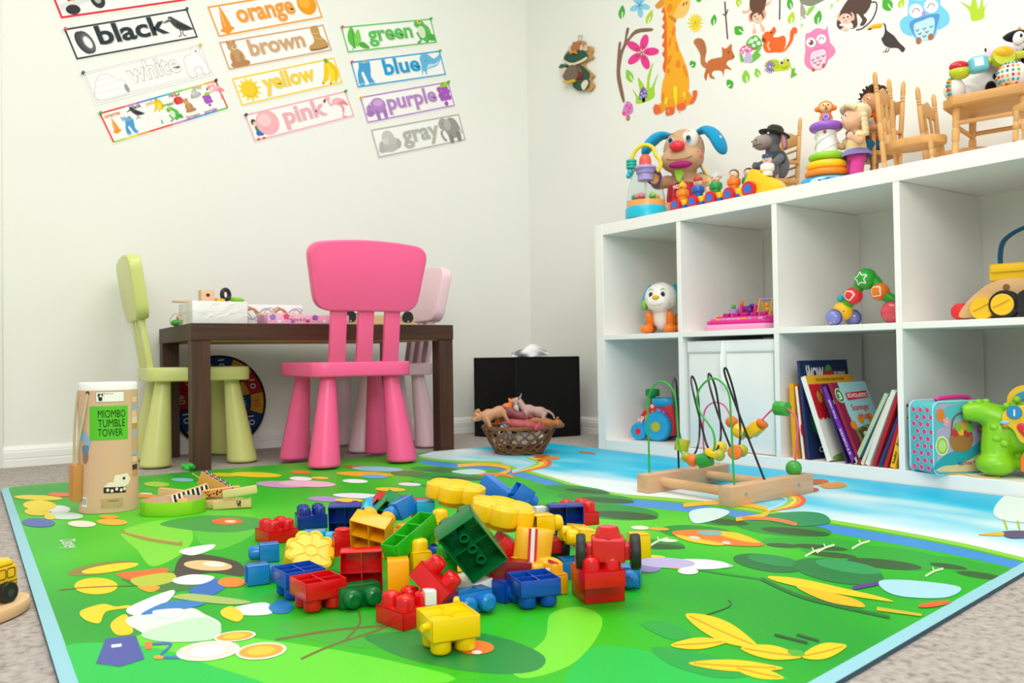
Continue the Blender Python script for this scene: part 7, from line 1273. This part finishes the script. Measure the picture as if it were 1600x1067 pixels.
# things on the table
def tt(x, y): return V((tl.x+x*math.cos(ta)-y*math.sin(ta), tl.y+x*math.sin(ta)+y*math.cos(ta), ZT+.0006))
def tfn(u, v, yy): # table local x for a picture column at table depth yy
    lo, hi = -.3, 1.2
    for _ in range(40):
        m_ = (lo+hi)/2; p = tt(m_, yy)-CAM; uu = 800+FPX*p.dot(_R)/p.dot(_F)
        lo, hi = (m_, hi) if uu < u else (lo, m_)
    return m_
tdeg = math.degrees(ta); xa, xb_ = tfn(301, 0, .02), tfn(387, 0, .02); bw_ = xb_-xa
t = empty('gift_box', tt((xa+xb_)/2, .02), (0, 0, tdeg), 'white shrink-wrapped box on the left end of the table', 'box'); bh = .066
G(mt('f1f2f0', 'g', coat=.6)).box(-bw_/2, bw_/2, 0, .20, 0, bh).build('box_body', t, bev=.001)
q = G(mt('ffffff', 'g')); r6 = random.Random(9)
for i in range(16): x = r6.uniform(-.07, .07); z = r6.uniform(.012, .055); q.tube([(x, -.0004, z), (x+r6.uniform(.008, .022), -.001, z+r6.uniform(.0, .014)), (x+.03, -.0004, z+.012)], .0007, 4)
q.build('wrap_crease', t); G(mt('dfe2e0', 'm')).box(-bw_/2-.0004, bw_/2+.0004, -.0004, .2004, bh*.52, bh*.53).build('lid_seam', t)
xl = lambda u, yy: tfn(u, 0, yy)
zb = bh+.0008
p = tt(xl(323, .06), .06); t = empty('wooden_cube', p+V((0, 0, zb)), (0, 0, tdeg), 'wooden block with a round hole standing on the white box', 'block'); G(mt('e8c09c', 'w', d=.9)).box(-.0195, .0195, -.02, .02, 0, .034).build('block_body', t, bev=.001); G(mt('5a3420', 'm')).cyl((0, -.0203, .018), (0, -.0199, .018), .0055).build('hole', t)
p = tt(xl(353, .06), .06); q = G(mt('1f2024', 'p')).torus((0, 0, 0), .0155, .0065, (90, 0, 30), 32, 12); q.v = [v_+p+V((0, 0, zb+.0220)) for v_ in q.v]; tag(q.build('black_ring'), 'black toy ring standing upright on the white box', 'toy ring')
p = tt(xl(370, .07), .07); q = G(mt('86c81e', 'p')).torus((0, 0, 0), .0165, .006, (0, 6, 0), 32, 12); q.v = [v_+p+V((0, 0, zb+.0080)) for v_ in q.v]; tag(q.build('green_ring'), 'green toy ring lying on the white box beside the black ring', 'toy ring')
p = tt(xl(345, .045), .045); q = G(mt('f2c01e', 'p')).prism(flower(0, 0, .008, .013, 5), 0, .008); q.v = [v_+p+V((0, 0, zb)) for v_ in q.v]; tag(q.build('yellow_flower_bead', bev=.002), 'small yellow flower bead on the white box in front of the black ring', 'bead')
p = tt(xl(335, .08), .08); q = G(mt('f2a070', 'p')).prism([(-.018, -.01), (.016, -.01), (-.012, .012)], 0, .012); q.v = [v_+p+V((0, 0, zb)) for v_ in q.v]; tag(q.build('orange_wedge', bev=.002), 'pale orange wedge on the white box beside the holed block', 'block')
p0, p1 = tt(xl(268, .16), .14), tt(xl(322, .16), .17); q = G(mt('dcb48c', 'w')).cyl(p0+V((0, 0, zb+.0035)), p1+V((0, 0, zb+.0055)), .0035, n=12); tag(q.build('wooden_stick'), 'thin wooden stick lying across the left edge of the white box', 'stick')
p = tt(xl(276, .3), .3); t = empty('bead_toy', p, (0, 0, 0), 'small green and pink wire bead toy left of the white box on the table', 'toy'); G(mt('3f9a2c', 'p')).ball((0, -.0, .012), (.018, .011, .0115)).build('green_bead', t); G(mt('f09a8a', 'p')).ball((.008, .004, .030), .0085).build('pink_bead', t); G(mt('b8a87a', 'p')).tube(sm([(-.016, 0, .0015), (-.020, 0, .022), (-.004, 0, .042), (.012, 0, .036), (.014, 0, .012)], 5, False), .0012, 6).build('wire', t)
xa, xb_ = xl(389, .13), xl(468, .17); t = empty('patterned_box', tt(xa, .14), (0, 0, tdeg), 'white box lid with brown and gray wave ribbons standing behind the pink box', 'box'); WL = xb_-xa
G(mt('f4f4f4', 'm')).box(0, WL, 0, .03, 0, .066).build('box_body', t, bev=.0008); fn = frame_fn((0, -.0003, 0), (1, 0, 0), (0, 0, 1), .0001); q = G()
for h, ph, w_, am in (('b88a5a', 0, .008, .016), ('b4b6c0', PI, .006, .017), ('b88a5a', .6, .0035, .022), ('8a8a94', 2.2, .002, .02)): q.m(mt(h, 'm')); q.line([(WL*i/40, .036+am*math.sin(2*PI*i/40*1.9+ph+.8)) for i in range(41)], w_, fn, 1+ph*.2)
q.build('ribbon_print', t, flat=True)
xa, xb_ = xl(418, .01), xl(545, .01); t = empty('pink_box', tt(xa, .008), (0, 0, tdeg), 'flat pink flowered box on the table reading Melissa & Doug', 'box'); WL = xb_-xa
G(mt('f4b4d4', 'm')).box(0, WL, 0, .115, 0, .028).build('box_body', t, bev=.0006); fn = frame_fn((0, -.0003, 0), (1, 0, 0), (0, 0, 1), .0001); q = G()
for x, y, h in ((.016, .020, '8f7fd0'), (.058, .022, 'e0407a'), (.150, .019, '9a5ac0'), (.078, .003, '9a5ac0'), (.036, .004, 'f4e8f4'), (.125, .004, 'e0407a'), (.18, .006, 'f4e8f4'), (.21, .02, 'e0407a')):
    q.m(mt(h, 'm')); [q.poly([a for a in circ(x+.0055*math.cos(R(72*k+90)), y+.0055*math.sin(R(72*k+90)), .0042)], fn, 1+k*.1) for k in range(5)] if 0 < x < WL-.01 and y > .008 else q.poly(circ(x, y+.003, .006, .004), fn, 1)
q.m(mt('4a2a4a', 'm')); r6 = random.Random(5)
for i in range(18): q.poly(circ(r6.uniform(.006, WL-.006), r6.uniform(.004, .024), .0012, None, 0, 8), fn, 2)
q.text('Melissa & Doug', fn, .100, .009, .013, w=.068, shear=.25, h=3); q.build('flower_print', t, flat=True)
q = G(mt('e8d0b0', 'w')); 
for i in range(5): q.at(M.Translation(tt(xl(405, .06)+.02+.024*i, .06)-V((0, 0, 0)) + V((0, 0, .030+.003*(i % 2)))) @ rotm(0, 0, tdeg+20*(i % 3)-10)).box(-.024, .024, -.006, .006, -.0015, .0025)
tag(q.build('wooden_pieces'), 'pale wooden strips piled on top of the pink box', 'wooden strip')
xa, xb_ = xl(538, .06), xl(653, .06); t = empty('wooden_toy_car', tt((xa+xb_)/2, .06), (0, 0, tdeg), 'long low wooden toy car with black wheels on the table behind the pink chair', 'toy car'); L2 = (xb_-xa)/2; CWD = mt('ead09c', 'w', d=.92)
G(CWD).box(-L2, L2, 0, .055, 0, .008).build('tray', t, bev=.001); G(CWD).box(-L2+.004, L2-.006, .012, .045, .0082, .034).build('car_body', t, bev=.002); G(mt('1f9a5c', 'p')).box(-L2+.018, -L2+.055, .014, .043, .0342, .0395).build('green_roof', t, bev=.001)
for x in (-L2+.024, L2-.034):
    w_ = G(mt('26262a', 'p')).at(T(x, .008, .0275) @ rotm(90)).lathe([(.02, -.003), (.0205, 0), (.02, .003)], 32).build('wheel', t); G(mt('e8d8b8', 'p')).ball((x, .004, .0125), .003).build('wheel_peg', w_)
q = G(mt('2fb83c', 'p')); p = at(294, 735, 2, ZF); r6 = random.Random(2)
for i in range(6): a = 2*PI*i/6; q.ball((p.x+.012*math.cos(a), p.y+.012*math.sin(a), ZF+.008+.006*(i % 2)), (.009, .009, .007), n=10, k=7)
q.ball((p.x, p.y, ZF+.010), (.012, .012, .009)); tag(q.build('green_toy_tree'), 'tiny bright green plastic piece at the foot of the near table leg', 'toy')
# ------------------------------------------------------------------ heap of big building bricks
U = .0275
def brick(nx, ny, h, col, u, v, d, rx, ry, rz, lab, floor=False, studs=True, tubes=False, op=True, sk=1.0):
    q0 = at(u, v, 2, 0)-CAM; P_ = CAM+q0*(d/q0.dot(_F)); mat = mt(col, 'p', r=.22, sss=0)
    t = vempty('building_brick', P_, lab, 'building brick', rx, ry, rz, 'big plastic building bricks in the heap')
    X, Y = nx*U/2-.0004, ny*U/2-.0004; Z = h/2; w_ = .0016; g_ = G(mat)
    if op:
        g_.box(-X, X, -Y, Y, Z-.002, Z)
        for s_ in (-1, 1): g_.box(s_*X-(w_ if s_ > 0 else 0), s_*X+(0 if s_ > 0 else w_), -Y, Y, -Z, Z); g_.box(-X, X, s_*Y-(w_ if s_ > 0 else 0), s_*Y+(0 if s_ > 0 else w_), -Z, Z)
    else: g_.box(-X, X, -Y, Y, -Z, Z)
    g_.build('shell', t, bev=.0007, seg=2)
    if op:
        r_ = G(mat)
        for i in range(1, nx): r_.box(-X+i*U-.0008, -X+i*U+.0008, -Y+.001, Y-.001, -Z+.0015, Z-.001)
        for j in range(1, ny): r_.box(-X+.001, X-.001, -Y+j*U-.0008, -Y+j*U+.0008, -Z+.0015, Z-.001)
        if tubes:
            r_ = G(mat); r_.box(-X+.001, X-.001, -.0008, .0008, -Z+.012, Z-.001)
            for j in range(ny):
                y = (j-(ny-1)/2)*U*.72; r_.at(T(0, y, 0)).lathe([(.0062, -Z+.003), (.0062, Z-.001)], 20, cap=False).lathe([(.0045, -Z+.003), (.0045, Z-.001)], 20, cap=False).lathe([(.0045, -Z+.003), (.0062, -Z+.003)], 20, cap=False); r_.at(M.Identity(4))
        elif nx > 1 or ny > 1:
            pass
        for i in range(nx):
            for j in range(ny): r_.at(T(-X+(i+.5)*U, -Y+(j+.5)*U, Z-.0022)).lathe([(.0095, -.0006), (.0095, .0004)], 20, cap=False).lathe([(.0035, -.0008), (.0035, 0)], 14); r_.at(M.Identity(4))
        r_.build('inner_ribs', t)
    if studs:
        for i in range(nx):
            for j in range(ny): G(mat).at(T(-X+(i+.5)*U, -Y+(j+.5)*U, Z)).lathe([(.0112, -.0005), (.0112, .0115*sk), (.0098, .0138*sk), (.0060, .0155*sk), (.0058, .0150*sk), (.001, .0150*sk)], 28).build('stud', t, ang=35)
    if floor:
        bpy.context.view_layer.update(); mw_ = VF @ rotm(rx, ry, rz); zs = [(mw_ @ V((a, b, c)))[2] for a in (-X, X) for b in (-Y, Y) for c in (-Z, Z+(.0155*sk if studs else 0))]; z = ZF-min(zs); q1 = at(u, v, 2, z); t.location = q1
    return t
RD_, BD, LB, DB, CYN, GD, GL, YL, OR = 'd80c12', '0a4cb4', '1a7ecc', '062f8c', '1cacd8', '067034', '26b41c', 'fccc00', 'fab010'
B = brick
B(2, 2, .0205, RD_, 637, 957, 1, 0, 0, 44, 'red four-stud brick standing at the front of the heap, studs up', True)
yb_ = B(2, 2, .024, YL, 700, 972, 1, 180, 0, 24, 'yellow open brick upside down at the very front of the heap', True)
for c_, d_ in (((-.027, .016, -.004), (-.036, .020, -.004)), ((.020, -.027, -.011), (.022, -.033, -.014))): G(mt(YL, 'p', r=.22, sss=0)).cyl(c_, d_, .0042, .0035, 14).build('hinge_peg', yb_)
G(mt(YL, 'p', r=.22, sss=0)).box(-.0262, .0262, -.0262, .0262, -.0088, -.0070).lathe([(.0075, -.0110), (.0075, -.0087)], 20).build('recessed_top', yb_)
B(2, 1, .026, LB, 732, 938, 1.05, 90, 0, 34, 'light blue two-stud brick on its side between front yellow and blue bricks', True)
B(1, 1, .027, BD, 788, 921, 1.10, 90, 0, 50, 'blue single brick wedged behind the light blue and upside-down blue bricks', True)
B(2, 2, .021, BD, 833, 911, 1, 180, 0, 20, 'blue brick upside down, four open cells up, right of front center', True)
B(2, 2, .0215, RD_, 934, 919, 1, 0, 0, 14, 'lower of two stacked red bricks at the right of the heap', True, studs=False)
t2 = B(2, 2, .0205, RD_, 934, 897, 1.085, 0, 0, 14, 'upper of two stacked red bricks, under the black-wheeled axle')
B(1, 1, .028, LB, 986, 899, 1.15, 90, 0, -15, 'light blue brick with its stud forward behind the stacked red bricks', True)
B(2, 1, .026, GD, 558, 928, 1, 90, 0, 30, 'dark green two-stud brick lying on its side at the front left', True)
B(2, 2, .0225, RD_, 497, 915, 1, 180, 0, 36, 'red brick upside down with open cells up at the left front', True)
B(2, 2, .0215, BD, 466, 898, 1, 180, 0, 36, 'blue brick upside down with open cells up, behind the left red one', True)
B(1, 1, .030, LB, 402, 896, 1, 0, 90, 28, 'light blue cube brick leftmost of the heap, stud to the right', True)
B(1, 1, .030, LB, 420, 862, 1, 0, -90, 20, 'light blue brick at the left rear with its stud to the left', True)
B(2, 2, .022, RD_, 432, 834, 1, 0, 0, 42, 'red four-stud brick standing studs up at the far left', True)
B(2, 2, .024, DB, 486, 812, 1, 0, 0, 20, 'dark blue four-stud brick at the back left behind the cyan one', True)
B(1, 1, .034, CYN, 492, 842, 1.35, 0, 90, 8, 'cyan brick with its stud to the right above the yellow gear')
B(2, 2, .024, DB, 540, 812, 1.45, -78, 0, 5, 'dark blue brick showing its four open cells at the back')
B(1, 2, .026, CYN, 572, 808, 1.40, -60, 25, 10, 'cyan open brick tilted in front of the dark blue one')
B(1, 1, .030, RD_, 535, 850, 1.27, 0, 0, 20, 'red brick standing on end left of the open amber brick', sk=.6)
B(2, 2, .024, RD_, 565, 890, 1.13, -86, 0, 8, 'deep red brick with open cells facing the camera at left center')
B(2, 2, .026, OR, 581, 834, 1.20, -62, 12, -14, 'amber brick with open underside facing the camera above the red one')
B(1, 3, .024, GL, 641, 838, 1.13, 180, 0, -42, 'bright green upside-down row brick tilted across the center', False).rotation_euler = vrot(180+22, 0, -36)
B(1, 1, .044, OR, 622, 900, 1.08, 0, 0, 10, 'tall amber brick under the bright green row brick', op=False, studs=False)
B(1, 1, .030, YL, 655, 878, 1.12, 0, 0, 25, 'yellow round-stud brick between the green row brick and the red pair')
B(2, 3, .030, GD, 736, 850, 1.09, -66, -34, 0, 'large dark green brick showing its hollow underside with three tubes', tubes=True)
B(1, 1, .026, GL.replace('2fb52a', '16a850'), 695, 885, 1.12, 0, 0, 20, 'green single-stud brick between the red pair and the dark green brick')
B(1, 2, .024, RD_, 678, 912, 1.04, 40, 12, 70, 'red two-stud brick tilted with studs toward the camera at front center')
B(2, 2, .026, OR, 845, 908, 1.16, 0, 0, 24, 'amber brick with studs up behind the upside-down blue one', True)
B(1, 1, .028, LB, 889, 887, 1.22, 0, 0, 15, 'small light blue brick peeking between amber and red bricks', studs=False)
B(1, 1, .028, YL, 848, 818, 1.22, 0, 90, 20, 'yellow brick with its stud to the right above the striped figure')
B(2, 2, .020, DB, 883, 815, 1.32, -80, 0, 8, 'dark blue open brick at the right rear, cells toward the camera')
B(2, 2, .022, RD_, 902, 807, 1.42, 0, 0, 20, 'red brick with studs up behind the dark blue open brick')
B(1, 2, .028, YL, 908, 838, 1.24, 0, -82, 16, 'yellow ribbed brick with its stud to the left behind the axle')
B(1, 1, .034, YL, 998, 851, 1.24, 0, 0, 15, 'yellow brick behind the right black wheel', studs=False)
B(1, 2, .028, '1f76d0', 776, 767, 1.38, 30, 8, 60, 'bright blue brick sloping at the top right of the heap', studs=False, op=False)
B(1, 1, .028, '1f76d0', 815, 772, 1.36, 0, 125, 20, 'bright blue brick with stud down right at the heap top')
B(1, 2, .024, '158a4c', 604, 793, 1.36, -45, 30, 20, 'green brick tilted behind the blue one at the heap top left', studs=False)
B(1, 1, .020, RD_, 596, 785, 1.40, -45, 30, 20, 'thin red brick edge behind the tilted green brick', studs=False)
B(1, 1, .032, LB, 630, 793, 1.30, 20, -112, 16, 'light blue brick with its stud down left at the heap top left')
B(1, 1, .030, YL, 688, 828, 1.25, 0, 0, 30, 'yellow brick under the upper flower plate, left of the dark green brick')
B(1, 1, .030, OR, 660, 800, 1.32, 0, 0, 30, 'amber brick at the left under the rear flower plate', studs=False)
B(1, 1, .020, CYN, 664, 792, 1.30, 0, 0, 10, 'sliver of cyan brick under the rear flower plate', studs=False); B(1, 1, .022, RD_, 655, 790, 1.36, 0, 0, 10, 'sliver of red brick behind the cyan one under the rear flower plate', studs=False)
B(2, 2, .030, '8a1016', 792, 888, 1.14, 0, 8, 10, 'dark red brick below the striped figure', studs=False, op=False)
B(1, 2, .020, RD_, 790, 850, 1.18, 0, 35, 10, 'red wedge brick between the dark green brick and the striped figure', studs=False, op=False)
B(2, 2, .028, YL, 735, 900, 1.20, 0, 0, 10, 'yellow brick deep in the middle of the heap', True, studs=False); B(2, 2, .028, BD, 690, 880, 1.3, 0, 0, 30, 'blue brick deep in the heap behind the red pair', True); B(2, 2, .028, RD_, 720, 850, 1.3, 0, 0, 5, 'red brick deep in the heap below the rear flower plate', True); B(2, 2, .028, GD, 850, 870, 1.3, 0, 0, 5, 'green brick deep in the heap below the yellow stud brick', True); B(2, 2, .028, OR, 620, 850, 1.3, 0, 0, 25, 'amber brick deep in the heap behind the row brick', True)
B(1, 2, .012, 'f2f2f0', 738, 909, 1.12, 0, -10, 40, 'white plate brick between the dark green and light blue bricks', studs=False, op=False); B(1, 1, .012, 'f2f2f0', 671, 932, 1.02, 0, 0, 20, 'small white brick between the front red and light blue bricks', studs=False, op=False).scale = (.5, .6, 1.4)
B(1, 1, .012, 'f2f2f0', 843, 797, 1.34, 0, 0, 20, 'small white brick at the right of the flower plate', studs=False, op=False).scale = (.6, .6, 1)
# flower-shaped plates and gear
def flowerp(u, v, d, rx, ry, rz, r, h, lab, st=6):
    q0 = at(u, v, 2, 0)-CAM; P_ = CAM+q0*(d/q0.dot(_F)); t = vempty('flower_brick', P_, lab, 'building brick', rx, ry, rz, 'yellow flower-shaped bricks on the heap'); mat = mt('f8c80e', 'p', r=.25)
    G(mat).prism(flower(0, 0, r*.80, r, st, 0, 10, .6), -h/2, h/2).build('flower_body', t, bev=.0022, seg=3, ang=50)
    q = G(mat); ring = flower(0, 0, r*.70, r*.88, st, 0, 10, .6); q.tube([(a, b, h/2) for a, b in ring], .0016, 6, True); [q.tube([(r*.25*math.cos(a), r*.25*math.sin(a), h/2), (r*.8*math.cos(a), r*.8*math.sin(a), h/2)], .0012, 6) for a in [PI*k/3+PI/6 for k in range(6)]]; q.torus((0, 0, h/2), r*.25, .0014, n=24, k=6); q.build('raised_outline', t)
    G(mat).lathe([(r*.5, -h/2-.010), (r*.5, -h/2)], 28).build('underside_boss', t)
flowerp(712, 768, 1.30, 4, 8, 20, .046, .022, 'rear yellow flower-shaped brick at the very top of the heap'); flowerp(785, 800, 1.20, 8, 8, 35, .047, .024, 'front yellow flower-shaped brick overhanging at the top of the heap')
flowerp(484, 868, 1.26, 40, 10, 15, .038, .026, 'yellow gear-like brick sloping at the left of the heap', 9)
# striped figure piece
q0 = at(830, 853, 2, 0)-CAM; P_ = CAM+q0*(1.16/q0.dot(_F)); t = vempty('striped_piece', P_, 'amber figure piece with red and white stripes at the right of the heap', 'toy', -6, 8, 0); OM = mt('f8b81c', 'p', r=.28)
G(OM).prism(sm([(-.022, -.014), (-.018, .016), (.0, .022), (.022, .018), (.026, -.014), (.0, -.018)], 4), -.022, .024).build('figure_body', t, bev=.003)
q = G(mt('d8242a', 'p')); q.at(rotm(0, -4, 0)).box(-.005, .007, -.0195, -.012, -.021, .0245); q.build('red_stripe', t); q = G(mt('f4f0ee', 'p')).at(rotm(0, -4, 0)); q.box(-.0015, .0035, -.0202, -.013, -.021, .0247); q.build('white_stripe', t)
G(OM).ball((.024, -.014, -.018), (.020, .010, .009)).ball((-.02, -.014, -.022), (.014, .009, .007)).build('feet', t); q = G(mt('d8242a', 'p')); q.bx((.030, -.023, -.015), (.014, .003, .004), (0, 14, 0)); q.bx((-.010, -.02, -.026), (.05, .006, .006), (0, 3, 0)); q.bx((.012, -.022, -.027), (.010, .006, .010)); q.build('red_trim', t)
G(mt('f4f0ee', 'p')).bx((.024, -.022, -.027), (.006, .006, .008)).build('white_trim', t)
# axle with black wheels on the stacked red bricks
q0 = at(950, 858, 2, 0)-CAM; P_ = CAM+q0*(1.085/q0.dot(_F)); t = vempty('wheel_axle_brick', P_, 'red axle brick with two black wheels on top of the stacked red bricks', 'building brick', 0, 0, -4); RM = mt('d41c1e', 'p', r=.22)
q = G(RM); q.box(-.021, .021, -.017, .017, -.014, .016); q.box(-.0285, .0285, -.010, .010, -.012, .008); q.build('axle_body', t, bev=.003, seg=3); G(RM).at(T(0, 0, .016)).lathe([(.017, 0), (.014, .010), (.012, .013), (.001, .013)], 8).build('top_stud', t); G(RM).at(T(0, 0, -.026)).lathe([(.013, 0), (.012, .013)], 20).build('lower_stud', t); G(RM).at(T(0, -.0172, -.008) @ rotm(90)).lathe([(.006, -.001), (.006, .0015)], 6).build('pin', t)
for sx in (-1, 1): wheel('wheel', t, (sx*.034, 0, -.003), .0225, .012, mt('1e1e20', 'p', r=.5), mt('2c2c2e', 'p'), .5, ax=(0, 90, 0))
q0 = at(722, 842, 2, 0)-CAM; P_ = CAM+q0*(1.17/q0.dot(_F)); t = vempty('wheel_axle_brick', at(728, 835, 2, .05), 'small axle brick with black tire hidden behind the yellow ribbed brick', 'building brick', 0, 0, 10); q0 = at(862, 852, 2, 0)-CAM; t.location = CAM+q0*(1.26/q0.dot(_F)); G(mt('d41c1e', 'p')).box(-.014, .014, -.012, .012, -.01, .01).build('axle_body', t, bev=.002); wheel('wheel', t, (.018, 0, -.002), .018, .011, mt('1e1e20', 'p', r=.5), None, .5, ax=(0, 90, 0))
